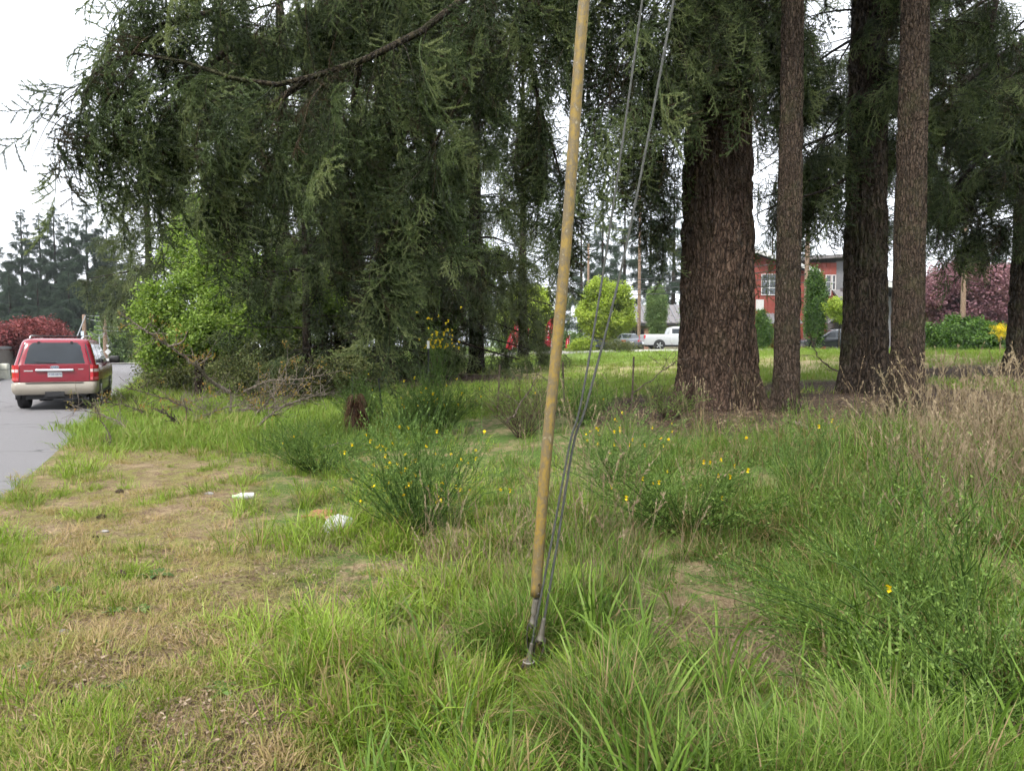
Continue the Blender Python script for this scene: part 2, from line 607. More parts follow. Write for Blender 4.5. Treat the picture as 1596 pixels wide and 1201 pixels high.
def strip(name, s0, s1, t0, t1, z, mat, ns=24, ntt=160, wob=0.0, label=None, cat=None):
    S, T = np.meshgrid(np.linspace(s0, s1, ns), np.linspace(t0, t1, ntt), indexing='ij')
    S = S.copy()
    if wob:
        S[-1] += wob * (fbm(T[-1] * 1.1, T[-1] * 0 + 3.3, 8) - 0.5) * 2
        S[0] += wob * (fbm(T[0] * 0.9, T[0] * 0 + 8.3, 18) - 0.5) * 2
    x, y = xy(S, T)
    crown = 0.03 * (1 - ((S - (s0 + s1) / 2) / ((s1 - s0) / 2)) ** 2)
    V = np.stack([x, y, z + crown], -1).reshape(-1, 3)
    i, j = np.meshgrid(np.arange(ns - 1), np.arange(ntt - 1), indexing='ij')
    F = np.stack([i * ntt + j, (i + 1) * ntt + j, (i + 1) * ntt + j + 1, i * ntt + j + 1], -1).reshape(-1, 4)
    return tag(mk(name, [(V, F)], mat), label, cat, kind='structure')
strip('road', -6.5, 0.0, -20, 62, -0.012, m_road, 24, 500, 0.09, 'grey two-lane asphalt road running away on the left', 'road')
strip('cross_street', -60, 14, 62.02, 70, -0.012, m_street, 40, 12, 0, 'grey cross street at the far end of the road', 'road')
strip('far_pavement', -60, 14, 70.02, 73.5, 0.06, m_conc, 40, 8, 0, 'pale concrete pavement across the far junction', 'pavement')
# raised left verge with a low kerb
kb = strip('kerb', -7.0, -6.52, -20, 60, 0.045, m_conc, 3, 120, 0, 'pale concrete kerb along the far side of the road', 'kerb')
strip('footpath', -9.3, -8.1, -20, 60, 0.05, m_conc, 3, 60, 0, 'narrow pale footpath beyond the far kerb', 'footpath')
# street at the back right, where the cars are parked
sx, sy = np.meshgrid(np.linspace(-6, 90, 60), np.linspace(57.2, 66.0, 14), indexing='ij')
sV = np.stack([sx, sy, H(sx, sy) + 0.03], -1).reshape(-1, 3)
si, sj = np.meshgrid(np.arange(59), np.arange(13), indexing='ij')
sF = np.stack([si * 14 + sj, (si + 1) * 14 + sj, (si + 1) * 14 + sj + 1, si * 14 + sj + 1], -1).reshape(-1, 4)
tag(mk('back_street', [(sV, sF)], m_conc), 'pale street behind the field where cars are parked', 'road', kind='structure')
sx, sy = np.meshgrid(np.linspace(-6, 20, 40), np.array([56.6, 56.62, 57.15, 57.17]), indexing='ij')
sz = H(sx, sy) + np.array([-0.1, 0.16, 0.16, -0.1])[None]
sV = np.stack([sx, sy, sz], -1).reshape(-1, 3)
si, sj = np.meshgrid(np.arange(39), np.arange(3), indexing='ij')
sF = np.stack([si * 4 + sj, (si + 1) * 4 + sj, (si + 1) * 4 + sj + 1, si * 4 + sj + 1], -1).reshape(-1, 4)
tag(mk('street_kerb', [(sV, sF)], plain('kerb_white', (0.4, 0.38, 0.35), 0.8)), 'low white kerb along the back street behind the mown field', 'kerb', kind='structure')
# ================================================================== FOLIAGE SOURCES (fine pieces reused many times)
def needle_spray(seed, L=0.5, nside=11, droop=0.12, nl=0.026, nw=0.0026, step=0.011):
    r = R(seed)
    lines = []
    u = np.linspace(0, 1, 6)
    main = np.stack([L * u, 0.03 * L * np.sin(u * 5 + r.rand() * 6), -droop * L * u ** 2], -1)
    lines.append(main)
    for k in range(nside):
        f = 0.12 + 0.8 * k / nside
        sgn = 1 if k % 2 else -1
        l = L * (0.55 * (1 - f) + 0.2) * r.uniform(0.6, 1.25)
        a = sgn * rad(r.uniform(38, 62))
        p0 = np.array([np.interp(f, u, main[:, i]) for i in range(3)])
        d = np.array([math.cos(a), math.sin(a), r.uniform(-0.35, 0.1)])
        v = np.linspace(0, 1, 6)[:, None]
        lines.append(p0 + d * l * v + np.array([0, 0, -1]) * l * r.uniform(0.1, 0.4) * v ** 2)
    LP = np.array(lines)
    Vt, Ft = tubes(LP, np.linspace(0.0035, 0.0016, 6)[None], 3)
    tv = [np.full(len(Vt), 0.02)]
    P0, D0, tn = [], [], []
    for ln in lines:
        seg = np.linalg.norm(ln[-1] - ln[0])
        n = max(4, int(seg / step))
        f = (np.arange(n) + r.rand(n)) / n
        pos = np.stack([np.interp(f, u, ln[:, i]) for i in range(3)], -1)
        tan_ = nrm(np.tile(ln[-1] - ln[0], (n, 1)))
        tw = r.rand()
        for q in range(4):
            dr = nrm(r.normal(size=(n, 3)) * np.array([1, 1, 0.6]))
            P0.append(pos)
            D0.append(nrm(tan_ * 0.85 + dr * 0.75))
            tn.append(np.clip(0.2 + 0.55 * tw + 0.3 * r.rand(n) * (0.4 + 0.8 * f), 0.15, 1))
    P0, D0, tn = np.concatenate(P0), np.concatenate(D0), np.concatenate(tn)
    n = len(P0)
    side = nrm(np.cross(D0, r.normal(size=(n, 3))))
    ln_ = nl * r.uniform(0.7, 1.2, n)[:, None]
    Vn = np.stack([P0 - side * nw, P0 + side * nw, P0 + D0 * ln_], 1).reshape(-1, 3)
    Fn = np.arange(n * 3).reshape(-1, 3)
    return [(Vt, Ft), (Vn, Fn)], np.concatenate([tv[0], np.repeat(tn, 3)])

def needle_bough(seed, L=0.95, nsub=9, sag=0.15, hang=0.25, **kw):
    """a branch end: a leading spray and side sprays in a drooping fan"""
    r = R(seed)
    bits, tt = [], []
    u = np.linspace(0, 1, 6)
    main = np.stack([L * 0.75 * u, 0.04 * L * np.sin(u * 4 + r.rand() * 6), -sag * L * u ** 2], -1)
    V, F = tubes(main, np.linspace(0.006, 0.003, 6)[None], 4)
    bits.append((V, F))
    tt.append(np.full(len(V), 0.02))
    for k in range(nsub + 1):
        f = 1.0 if k == nsub else 0.12 + 0.85 * k / nsub
        b_, t_ = needle_spray(seed * 31 + k, L * 0.55, 5, 0.12, **kw)
        sc_ = 0.8 if k == nsub else (0.95 - 0.4 * f) * r.uniform(0.75, 1.15)
        yaw = 0.0 if k == nsub else (1 if k % 2 else -1) * rad(r.uniform(30, 62))
        pit = rad(r.uniform(0, 60) * hang * 2 + 8)
        rol = r.uniform(-0.5, 0.5)
        cr, sr, cp, sp, cw, sw = math.cos(rol), math.sin(rol), math.cos(pit), math.sin(pit), math.cos(yaw), math.sin(yaw)
        M = np.array([[cw, -sw, 0], [sw, cw, 0], [0, 0, 1]]) @ np.array([[cp, 0, sp], [0, 1, 0], [-sp, 0, cp]]) @ np.array([[1, 0, 0], [0, cr, -sr], [0, sr, cr]])
        p0 = np.array([np.interp(f, u, main[:, i]) for i in range(3)])
        for V, F in b_:
            bits.append((V * sc_ @ M.T + p0, F))
        tt.append(np.clip(t_ + r.uniform(-0.2, 0.2), 0.0, 1))
    return bits, np.concatenate(tt)
def bough_src(name, mat, k, seed, **kw):
    out = []
    for q in range(k):
        b_, t_ = needle_bough(seed + q, **kw)
        out.append(src(name, b_, mat, t_))
    return out

fir_cols = [(0.06, 0.042, 0.024), (0.018, 0.028, 0.012), (0.048, 0.07, 0.028), (0.10, 0.135, 0.052), (0.185, 0.215, 0.092)]
m_fir = foliage('fir_needles', fir_cols, 0.22, 0.5, 0.6)
m_fir_olive = foliage('olive_fir_needles', [(0.055, 0.044, 0.03), (0.042, 0.062, 0.026), (0.085, 0.112, 0.045), (0.13, 0.16, 0.066), (0.19, 0.215, 0.09)], 0.18, 0.5, 0.45)
m_fir_far = foliage('distant_fir_needles', [(0.025, 0.036, 0.024), (0.03, 0.052, 0.034), (0.045, 0.074, 0.046), (0.07, 0.10, 0.062)], 0.15, 0.6, 0.5)
SPRAY = bough_src('bough_source', m_fir, 7, 10, L=1.1, nsub=6, nl=0.05, nw=0.0066, step=0.017)
SPRAY_HANG = bough_src('hanging_bough_source', m_fir, 6, 30, hang=0.7, sag=0.35, L=1.1, nsub=6, nl=0.05, nw=0.0066, step=0.017)
SPRAY_OLIVE = bough_src('olive_bough_source', m_fir_olive, 4, 50, L=0.95, nsub=6, nl=0.056, nw=0.0095, step=0.03)
SPRAY_MID = bough_src('mid_bough_source', m_fir, 4, 70, L=0.95, hang=0.4, nsub=6, nl=0.056, nw=0.0095, step=0.028)
SPRAY_FAR = bough_src('far_bough_source', m_fir_far, 4, 90, L=0.95, nsub=8, nl=0.075, nw=0.014, step=0.06)

def leaf_cluster(seed, n=26, rad_=0.24, ll=0.075, lw=0.028):
    r = R(seed)
    P0 = r.normal(size=(n, 3)) * rad_ * 0.5
    D = nrm(r.normal(size=(n, 3)) * np.array([1, 1, 0.6]) + np.array([0, 0, -0.25]))
    S = nrm(np.cross(D, r.normal(size=(n, 3)) * np.array([0.5, 0.5, 1])))
    N = np.cross(D, S)
    l = ll * r.uniform(0.7, 1.3, n)[:, None]
    w = lw * r.uniform(0.8, 1.25, n)[:, None]
    A = P0
    B1, B2 = P0 + D * l * 0.4 + S * w + N * w * 0.35, P0 + D * l * 0.4 - S * w + N * w * 0.35
    C1, C2 = P0 + D * l * 0.75 + S * w * 0.62 + N * w * 0.1, P0 + D * l * 0.75 - S * w * 0.62 + N * w * 0.1
    M = P0 + D * l * 0.5
    T = P0 + D * l - N * l * 0.12
    V = np.stack([A, B1, C1, T, C2, B2], 1).reshape(-1, 3)
    k = np.arange(n)[:, None] * 6
    F1 = (k + np.array([0, 1, 2, 3])).reshape(-1, 4)
    F2 = (k + np.array([0, 3, 4, 5])).reshape(-1, 4)
    return [(V, np.vstack([F1, F2]))], np.repeat(r.rand(n), 6)
def leaf_src(name, mat, k=3, **kw):
    return [src(name, *[(lambda x: (x[0], mat, x[1]))(leaf_cluster(100 + q, **kw))][0]) for q in range(k)]

m_bark_a = bark_mat('fir_bark_reddish', (0.02, 0.013, 0.009), (0.085, 0.055, 0.039), (0.185, 0.13, 0.094), 0.15, 1.25)
m_bark_b = bark_mat('fir_bark_grey_brown', (0.016, 0.012, 0.009), (0.075, 0.055, 0.04), (0.165, 0.125, 0.092), 0.5)
m_bark_s = bark_mat('slender_fir_bark', (0.022, 0.016, 0.012), (0.085, 0.06, 0.043), (0.16, 0.12, 0.088), 0.45, 1.9)
m_bark_c = bark_mat('limb_bark', (0.014, 0.011, 0.009), (0.04, 0.03, 0.022), (0.085, 0.066, 0.05), 0.25)
m_bark_moss = bark_mat('mossy_limb_bark', (0.014, 0.011, 0.009), (0.045, 0.036, 0.022), (0.085, 0.075, 0.04), 0.8)

# ================================================================== CONIFERS
def trunk_mesh(Ht, r0, seed, n=96, zfine=10.0, dz=0.06, relief=0.05, lean=(0, 0), flare=0.4, taper=0.75, pl=9):
    r = R(seed)
    z = np.concatenate([np.arange(-0.25, zfine, dz), np.linspace(zfine, Ht, 14)])
    a = np.arange(n) * 2 * math.pi / n
    Z, A = np.meshgrid(z, a, indexing='ij')
    rr = r0 * (1 - taper * np.clip(Z, 0, None) / Ht)
    lob = 1 + 0.45 * np.cos(5 * A + seed) + 0.25 * np.cos(3 * A + 2.0 * seed)
    rr = rr * (1 + flare * lob * np.exp(-np.clip(Z + 0.25, 0, None) / 0.45))
    # furrowed bark: ridges long in z, broken into plates; periodic in the angle
    def ring(fr, fz, k):
        c = r0 * fr
        return fbm(np.cos(A) * c + 7.3 * np.sin(0.7 * Z), np.sin(A) * c + Z * fz, k, 3)
    ca = np.round(2 * math.pi * r0 * pl) 
    w = fbm(np.cos(A) * 3.0 + 5, Z * 0.55 + np.sin(A) * 3.0, seed + 3, 3)
    u = (A / (2 * math.pi)) * ca + 3.2 * (w - 0.5)
    ui = np.mod(np.floor(u), ca)
    uf = u - np.floor(u)
    hsh = _h(ui, ui * 0 + seed, 5)
    plate = 1 - np.abs(2 * uf - 1) ** 2.2
    brk = ss(0.06, 0.2, np.abs(np.mod(Z * 1.5 + hsh * 7 + 1.4 * w, 1.0) - 0.5))
    rel = plate * (0.6 + 0.4 * brk) + 0.9 * (fbm(A / 6.283 * ca * 1.2 + 3, Z * 3.0, seed + 9, 4) - 0.5) * ss(0, 0.3, A) * ss(0, 0.3, 6.283 - A) * np.ones_like(A)
    rr = rr + relief * (rel - 0.6)
    cx = lean[0] * Z + 0.02 * np.sin(Z * 0.5 + seed)
    cy_ = lean[1] * Z + 0.02 * np.cos(Z * 0.4 + seed)
    V = np.stack([cx + rr * np.cos(A), cy_ + rr * np.sin(A), Z], -1).reshape(-1, 3)
    K = len(z)
    i, j = np.meshgrid(np.arange(K - 1), np.arange(n), indexing='ij')
    j2 = (j + 1) % n
    F = np.stack([i * n + j, i * n + j2, (i + 1) * n + j2, (i + 1) * n + j], -1).reshape(-1, 4)
    return V, F

def limb_foliage(path, r, dens, width, hang, chain, u0=0.15, tip=True, spread=1.0):
    """spray positions and directions for one limb; path (K,3)"""
    seg = np.linalg.norm(np.diff(path, axis=0), axis=1)
    L = seg.sum()
    cu = np.concatenate([[0], np.cumsum(seg)]) / L
    n = max(3, int(dens * L))
    u = u0 + (1 - u0) * r.rand(n) ** 0.8
    pos = np.stack([np.interp(u, cu, path[:, i]) for i in range(3)], -1)
    tan_ = nrm(np.stack([np.interp(u, cu, np.gradient(path[:, i])) for i in range(3)], -1))
    side = nrm(np.cross(tan_, np.array([0, 0, 1.0])))
    env = width * np.clip(np.sin(np.clip(u, 0.05, 1) ** 0.8 * math.pi * 0.92) * 1.0 + 0.12, 0.1, 1)
    sgn = np.sign(r.rand(n) - 0.5)
    w = sgn * env * r.rand(n) ** 0.7
    # side boughs leave the limb forwards and sag
    pos = pos + side * w[:, None] + tan_ * (np.abs(w) * 0.55)[:, None]
    sag = hang * np.abs(w) * r.uniform(0.3, 1.0, n)
    pos[:, 2] -= sag
    d = nrm(tan_ * 0.7 + side * (sgn * r.uniform(0.2, 1.0, n) * spread)[:, None] + np.array([0, 0, -1.0]) * (hang * r.uniform(0.2, 1.5, n))[:, None] + r.normal(size=(n, 3)) * 0.15)
    Ps, Ds = [pos], [d]
    for k in range(chain):
        m = r.rand(n) < (0.75 - 0.13 * k)
        q = pos[m] + np.array([0, 0, -1.0]) * ((k + 1) * 0.3 * r.uniform(0.6, 1.3, m.sum()))[:, None] + r.normal(size=(m.sum(), 3)) * 0.07
        e = nrm(d[m] * 0.35 + np.array([0, 0, -1.0]) * r.uniform(0.6, 1.4, m.sum())[:, None] + r.normal(size=(m.sum(), 3)) * 0.22)
        Ps.append(q)
        Ds.append(e)
    return np.concatenate(Ps), np.concatenate(Ds)

def limb_path(r, z0, az, L, e0, droop, up, K=9, trunk_r=0.2, lean=(0, 0)):
    u = np.linspace(0, 1, K)
    hz = L * u
    z = z0 + L * (math.tan(e0) * u - droop * u ** 2 + up * u ** 3)
    wig = 0.05 * L * np.sin(u * 4 + r.rand() * 6) * u
    x = math.cos(az) * (hz + trunk_r * 0.6) - math.sin(az) * wig + lean[0] * z0
    y = math.sin(az) * (hz + trunk_r * 0.6) + math.cos(az) * wig + lean[1] * z0
    return np.stack([x, y, z], -1)
def side_twigs(path, r, n, lmin, lmax, hang, rad0=0.012):
    """bare drooping side shoots of a limb"""
    K = len(path)
    f = r.uniform(0.1, 0.97, n) * (K - 1)
    i = np.minimum(f.astype(int), K - 2)
    p0 = path[i] + (path[i + 1] - path[i]) * (f - i)[:, None]
    t = nrm(path[i + 1] - path[i])
    s = nrm(np.cross(t, np.array([0, 0, 1.0]))) * np.sign(r.rand(n) - 0.5)[:, None]
    d = nrm(t * 0.6 + s * r.uniform(0.3, 1, n)[:, None] + r.normal(size=(n, 3)) * 0.15)
    l = r.uniform(lmin, lmax, n)
    v = np.linspace(0, 1, 6)
    PT = p0[:, None] + d[:, None] * (l[:, None] * v)[..., None]
    PT[..., 2] -= (hang * l)[:, None] * v ** 2
    PT += r.normal(size=PT.shape) * 0.012 * v[None, :, None]
    return tubes(PT, (rad0 * (1 - 0.75 * v))[None] * r.uniform(0.6, 1.2, n)[:, None], 3)

def conifer(label, px, d, Ht, r0, zmin, Lmax, seed, srcs, scale, dens, chain=2, hang=0.6, zstep=0.42, group=None, bark=None,
            trunk_n=20, relief=0.02, dz=0.3, name='fir_tree', limb_parts=False, width=0.28, ztop_sparse=None, lean=(0, 0),
            zfull=None, base=None, limb_skip=None, e_low=-6, wood_tw=4):
    r = R(seed)
    base = G(px, d) if base is None else base
    t = thing(name, label, 'tree', base, 0, group)
    bark = bark or m_bark_c
    tv, tf = trunk_mesh(Ht, r0, seed, trunk_n, min(10.0, Ht * 0.6), dz, relief, lean, 0.35, 0.9)
    wood = [(tv, tf)]
    Ps, Ds, Ss = [], [], []
    z = zmin
    az = r.rand() * 6.28
    while z < Ht - 0.3:
        f = (z - zmin) / (Ht - zmin)
        az += 2.4 + r.uniform(-0.4, 0.4)
        L = Lmax * (1 - f) ** 0.85 * r.uniform(0.65, 1.12) + 0.25
        if zfull is not None and z < zfull:
            L *= 0.55 + 0.45 * (z - zmin) / max(zfull - zmin, 0.1)
        z += zstep * (0.6 + 0.8 * r.rand()) * (1.6 if z > 14 and d < 60 else 1.0)
        if limb_skip and limb_skip(z, az % (2 * math.pi)):
            continue
        e0 = rad(e_low + 38 * f + r.uniform(-7, 7))
        rt = r0 * (1 - 0.9 * z / Ht)
        pth = limb_path(r, z, az, L, e0, 0.28 * r.uniform(0.6, 1.3), 0.16, 9, rt, lean)
        lr = max(0.012, 0.016 * L) * np.linspace(1, 0.25, 9)
        bits = [tubes(pth, lr[None], 5)]
        if wood_tw:
            bits.append(side_twigs(pth, r, int(wood_tw * L) + 1, 0.3 * scale, 0.75 * scale, 0.8, 0.008 * scale))
        if limb_parts:
            mk('limb', bits, bark, t)
        else:
            wood += bits
        p, q = limb_foliage(pth, r, dens * 0.18 * (0.6 if z > 14 and d < 60 else 1.0), width * L * 0.85, hang, min(chain, 1))
        Ps.append(p)
        Ds.append(q)
        Ss.append(np.full(len(p), min(1.0, max(0.55, L / (1.5 * scale)))))
    # leading shoot
    Ps.append(np.array([[0, 0, Ht - 0.3 * scale], [0, 0, Ht - 0.7 * scale]]))
    Ds.append(np.array([[0.01, 0, 1.0], [0.02, 0.01, 1.0]]))
    Ss.append(np.array([0.5, 0.5]))
    Ss = np.concatenate(Ss)
    Ps, Ds = np.concatenate(Ps), np.concatenate(Ds)
    n = len(Ps)
    mk('trunk', wood, bark, t)
    sc = 0.85 * scale * Ss * r.uniform(0.7, 1.25, n) * np.where((Ps[:, 2] > 14) & (d < 60), 1.25, 1.0)
    scatter('crown', Ps, dir_eul(Ds, r.uniform(-0.9, 0.9, n)), sc, srcs, t, seed)
    return t, n

# ---- the five firs whose trunks stand in the right half --------------------------------------
NEAR_FOL = []
def big_tree(label, base, Ht, r0, seed, bark, n, relief, lean=(0, 0), flare=0.4, dz=0.05, taper=0.75, pl=9):
    t = thing('fir_tree', label, 'tree', base, 0, 'mature firs on the lot')
    mk('trunk', [trunk_mesh(Ht, r0, seed, n, 10.5, dz, relief, lean, flare, taper, pl)], bark, t)
    return t
bA, bB, bC, bD, bE = TREES_XY
treeA = big_tree('largest fir, a massive furrowed reddish brown trunk right of the yellow guy guard', bA, 26, 0.70, 3, m_bark_a, 220, 0.085, (-0.008, 0), 0.55, 0.045, 0.75, 7)
tree2 = big_tree('slender straight fir trunk just right of the massive trunk', bB, 22, 0.205, 5, m_bark_s, 96, 0.03, (-0.009, 0), 0.4, 0.035, 0.6, 13)
tree3 = big_tree('thick grey mossy fir trunk between the two slender trunks', bC, 26, 0.48, 8, m_bark_b, 140, 0.075, (-0.006, 0), 0.6, 0.05, 0.75, 7)
tree4 = big_tree('second slender fir trunk, standing in front of the thick mossy one', bD, 22, 0.245, 11, m_bark_s, 110, 0.032, (-0.012, 0), 0.4, 0.035, 0.6, 13)
tree5 = big_tree('dark furrowed fir trunk cut by the right edge of the view', bE, 25, 0.52, 14, m_bark_b, 130, 0.08, (0.004, 0), 0.7, 0.06, 0.75, 6.5)

def add_limbs(tree, base, paths, seed, dens, chain, hang, width, srcs, scale, bark=m_bark_c, rad_k=0.016, tw=4, u0=0.15, rng_s=(0.7, 1.25), rmin=0.02, zfloor=None):
    """limbs (each its own part) and their foliage; paths in world coordinates"""
    r = R(seed)
    Ps, Ds = [], []
    for pth in paths:
        q = np.asarray(pth) - base
        L = np.linalg.norm(np.diff(q, axis=0), axis=1).sum()
        bits = [tubes(q, (max(rmin, rad_k * L) * np.linspace(1, 0.06, len(q)) ** 1.15)[None], 7)]
        if tw:
            bits.append(side_twigs(q, r, int(tw * L) + 1, 0.3, 0.9, 0.9, 0.009))
        mk('limb', bits, bark, tree)
        a, b_ = limb_foliage(q, r, dens, width, hang, chain, u0)
        Ps.append(a)
        Ds.append(b_)
    Ps, Ds = np.concatenate(Ps), np.concatenate(Ds)
    if zfloor is not None:                      # browse line: few live boughs hang below it
        m = (Ps[:, 2] + base[2] > zfloor) | (r.rand(len(Ps)) < 0.10)
        Ps, Ds = Ps[m], Ds[m]
    n = len(Ps)
    idx = r.randint(0, len(srcs), n)
    scatter('crown', Ps, dir_eul(Ds, r.uniform(-1.2, 1.2, n)), scale * r.uniform(*rng_s, n), srcs, tree, seed, idx)
    return n
HS = SPRAY + SPRAY_HANG
# long hand-placed limbs of the largest fir reaching left across the top of the view
def lp(*pts, n=14):
    return bez([P(*p) for p in pts], n)
pathsA = [
    lp((1100, -260, 13.6), (900, -140, 12.0), (700, 20, 10.9), (580, 88, 10.3), (480, 122, 10.0), (400, 132, 9.9), (300, 100, 9.8), (215, 85, 9.7), (160, 105, 9.6), (118, 145, 9.6), (105, 190, 9.6)),
    lp((1100, -320, 13.8), (880, -180, 12.4), (640, -80, 11.6), (420, -40, 11.0), (270, -25, 10.6), (175, 0, 10.2)),
    lp((1095, -200, 13.4), (980, -120, 12.4), (860, -40, 11.8), (770, 80, 11.4), (690, 200, 11.2), (635, 300, 11.2), (590, 390, 11.2)),
    lp((1090, 0, 13.6), (1040, 60, 12.8), (980, 120, 12.3), (928, 172, 12.1), (900, 240, 12.0)),
    lp((1100, -300, 13.6), (930, -200, 12.4), (760, -90, 11.8), (560, -30, 11.6), (380, 20, 11.6), (300, 70, 11.8)),
    lp((1090, -150, 13.8), (960, -80, 12.9), (820, -10, 12.5), (700, 40, 12.6), (620, 130, 12.8), (560, 230, 13.0)),
    lp((1100, -200, 14.4), (960, -120, 15.2), (800, -20, 16.0), (660, 90, 16.8), (520, 170, 17.4), (400, 230, 18)),
    lp((1090, -80, 14.2), (1000, -30, 14.6), (900, 40, 15.0), (830, 130, 15.4), (790, 240, 15.6)),
    lp((1090, -60, 13.6), (1020, -30, 13.0), (960, 20, 12.6), (920, 80, 12.4)),
    lp((1100, -240, 14.2), (850, -150, 14.8), (600, -30, 15.6), (420, 60, 16.2), (320, 120, 16.6), (250, 190, 16.9)),
    lp((480, 122, 10.2), (420, 170, 10.6), (380, 240, 10.8), (350, 320, 10.9)),
    lp((380, 60, 11.0), (300, 120, 10.8), (255, 150, 10.6), (225, 185, 10.5), (205, 205, 10.4)),
    lp((330, 20, 10.6), (250, 40, 10.2), (200, 55, 10.0), (165, 80, 9.9)),
    lp((820, 60, 12.6), (840, 160, 12.6), (870, 260, 12.6), (880, 330, 12.6)),
    lp((560, 100, 10.6), (550, 170, 11), (555, 250, 11.4), (556, 320, 11.6)),
]
nA = add_limbs(treeA, bA, pathsA, 41, 4.9, 2, 0.8, 0.6, HS, 0.92, m_bark_moss, 0.0052, 5, rmin=0.055)
# short weeping boughs on the near side of that trunk
pA2 = []
r_ = R(77)
for k in range(16):
    a = r_.uniform(1050, 1175)
    z = r_.uniform(-190, 60)
    pA2.append(lp((1112, z - 40, 13.3), ((a + 1112) / 2, z - 20, 12.9), (a, z + 40, 12.6), (a + r_.uniform(-15, 15), z + 150, 12.5), n=10))
for k, (a, z, e) in enumerate([(1205, 20, 13.4), (1215, 120, 13.8), (1190, -20, 14.4), (1235, 60, 14.8), (1225, -60, 13.6), (1245, 0, 13.0)]):
    pA2.append(lp((1130, z - 90, 14), ((a + 1130) / 2, z - 60, e), (a, z, e), (a + 12, z + 110, e), n=10))
for k, (a, z, e) in enumerate([(1030, 40, 13.2), (1000, 150, 13.6), (1040, 150, 13.3), (1015, 230, 14.2), (1045, 250, 14.0), (985, 60, 14.3)]):
    pA2.append(lp((1100, z - 110, 14), ((a + 1100) / 2, z - 70, e), (a, z, e), (a - 12, z + 110, e), n=10))
nA += add_limbs(treeA, bA, pA2, 43, 4.6, 1, 1.0, 0.22, HS, 0.66, m_bark_c, 0.008, 3, 0.3, rmin=0.012)
# the part of its crown above the view
def upper(tree, base, z0, z1, Lm, seed, step=0.8, dens=4, lean=(0, 0)):
    r = R(seed)
    paths = []
    z, az = z0, 0.0
    while z < z1:
        az += 2.4 + r.uniform(-0.4, 0.4)
        f = (z - z0) / (z1 - z0)
        paths.append(limb_path(r, z, az, Lm * (1 - 0.9 * f) * r.uniform(0.75, 1.1), rad(-4 + 30 * f), 0.25, 0.14, 8, 0.2) + base)
        z += step * r.uniform(0.7, 1.3)
    return add_limbs(tree, base, paths, seed, dens, 1, 0.6, 1.0, SPRAY_MID, 1.4, m_bark_c, 0.012, 0)
upper(treeA, bA, 11.5, 25.5, 5.0, 61)
upper(tree2, bB, 9.5, 21.5, 2.6, 62)
upper(tree4, bD, 9.5, 21.5, 2.8, 64)
upper(tree3, bC, 12.5, 25.5, 4.2, 63)
upper(tree5, bE, 13.5, 24.5, 4.2, 65)
# limbs of the thick mossy fir and of the edge fir, hanging behind the slender trunks
p3 = []
r_ = R(91)
for k in range(30):
    z = r_.uniform(4.6, 12.5)
    az = r_.uniform(0, 6.28)
    L = r_.uniform(1.6, 3.6)
    if math.sin(az) < -0.45 and z < 9:
        L *= 0.45
    p3.append(limb_path(r_, z, az, L, rad(r_.uniform(-12, 8)), 0.35, 0.08, 9, 0.4) + bC)
p3.append(lp((1350, 150, 17.2), (1300, 190, 17.6), (1265, 250, 17.9), (1240, 330, 18.0)))
p3.append(lp((1350, 220, 17.6), (1300, 270, 18.4), (1262, 330, 19.0), (1235, 410, 19.2)))
p3.append(lp((1355, 250, 16.6), (1300, 290, 16.2), (1240, 310, 15.9), (1185, 330, 15.7), (1160, 350, 15.6)))
p3.append(lp((1360, 280, 17.4), (1310, 320, 18.2), (1270, 370, 19.0), (1215, 420, 19.6)))
n3 = add_limbs(tree3, bC, p3, 45, 4.8, 1, 0.9, 0.35, HS, 0.9, m_bark_c, 0.013, 4, zfloor=5.0)
p5 = []
for k in range(34):
    z = r_.uniform(4.0, 13.5)
    az = r_.uniform(1.6, 5.6)
    L = r_.uniform(2.0, 5.0)
    p5.append(limb_path(r_, z, az, L, rad(r_.uniform(-12, 8)), 0.35, 0.08, 9, 0.45) + bE)
p5.append(lp((1640, 40, 20), (1540, 100, 18.5), (1470, 150, 17.6), (1400, 180, 17.0), (1330, 200, 16.6), (1285, 215, 16.4)))
p5.append(lp((1560, -40, 19), (1545, 60, 18.8), (1562, 130, 18.7), (1580, 210, 18.6), (1590, 300, 18.5)))
p5.append(lp((1600, 200, 20.5), (1540, 240, 20), (1490, 290, 19.6), (1465, 350, 19.4), (1455, 400, 19.3)))
p5.append(lp((1610, 260, 20.5), (1560, 300, 20), (1530, 340, 19.6), (1515, 390, 19.4)))
n5 = add_limbs(tree5, bE, p5, 46, 4.8, 1, 0.9, 0.45, HS, 0.95, m_bark_c, 0.013, 4, zfloor=4.9)

# ---- firs standing behind and to the left ----------------------------------------------------
GRP = 'firs behind the roadside brush'
conifer('dense dark fir with boughs down to the brush, left of the yellow guard', 600, 25, 24, 0.36, 0.7, 4.6, 201, SPRAY_MID, 1.2, 17, 2, 0.75, 0.26, GRP, zfull=2.0, limb_parts=True)
conifer('feathery fir between the dense dark fir and the yellow guard', 742, 31, 24, 0.34, 0.9, 3.9, 202, SPRAY_OLIVE, 1.35, 17, 2, 0.7, 0.30, GRP, zfull=2.0)
conifer('tall fir with a bare lower trunk behind the leafy green tree', 446, 30, 26, 0.30, 4.6, 4.0, 203, SPRAY_MID, 1.4, 15, 2, 0.75, 0.36, GRP, bark=m_bark_b)
conifer('tall fir behind the overhanging limbs, left of the bare trunk', 352, 36, 28, 0.36, 5.5, 4.6, 204, SPRAY_OLIVE, 1.6, 14, 2, 0.7, 0.40, GRP)
conifer('olive green fir at the left end of the row', 236, 45, 17, 0.30, 3.6, 3.9, 205, SPRAY_OLIVE, 1.5, 22, 1, 0.55, 0.36, GRP)
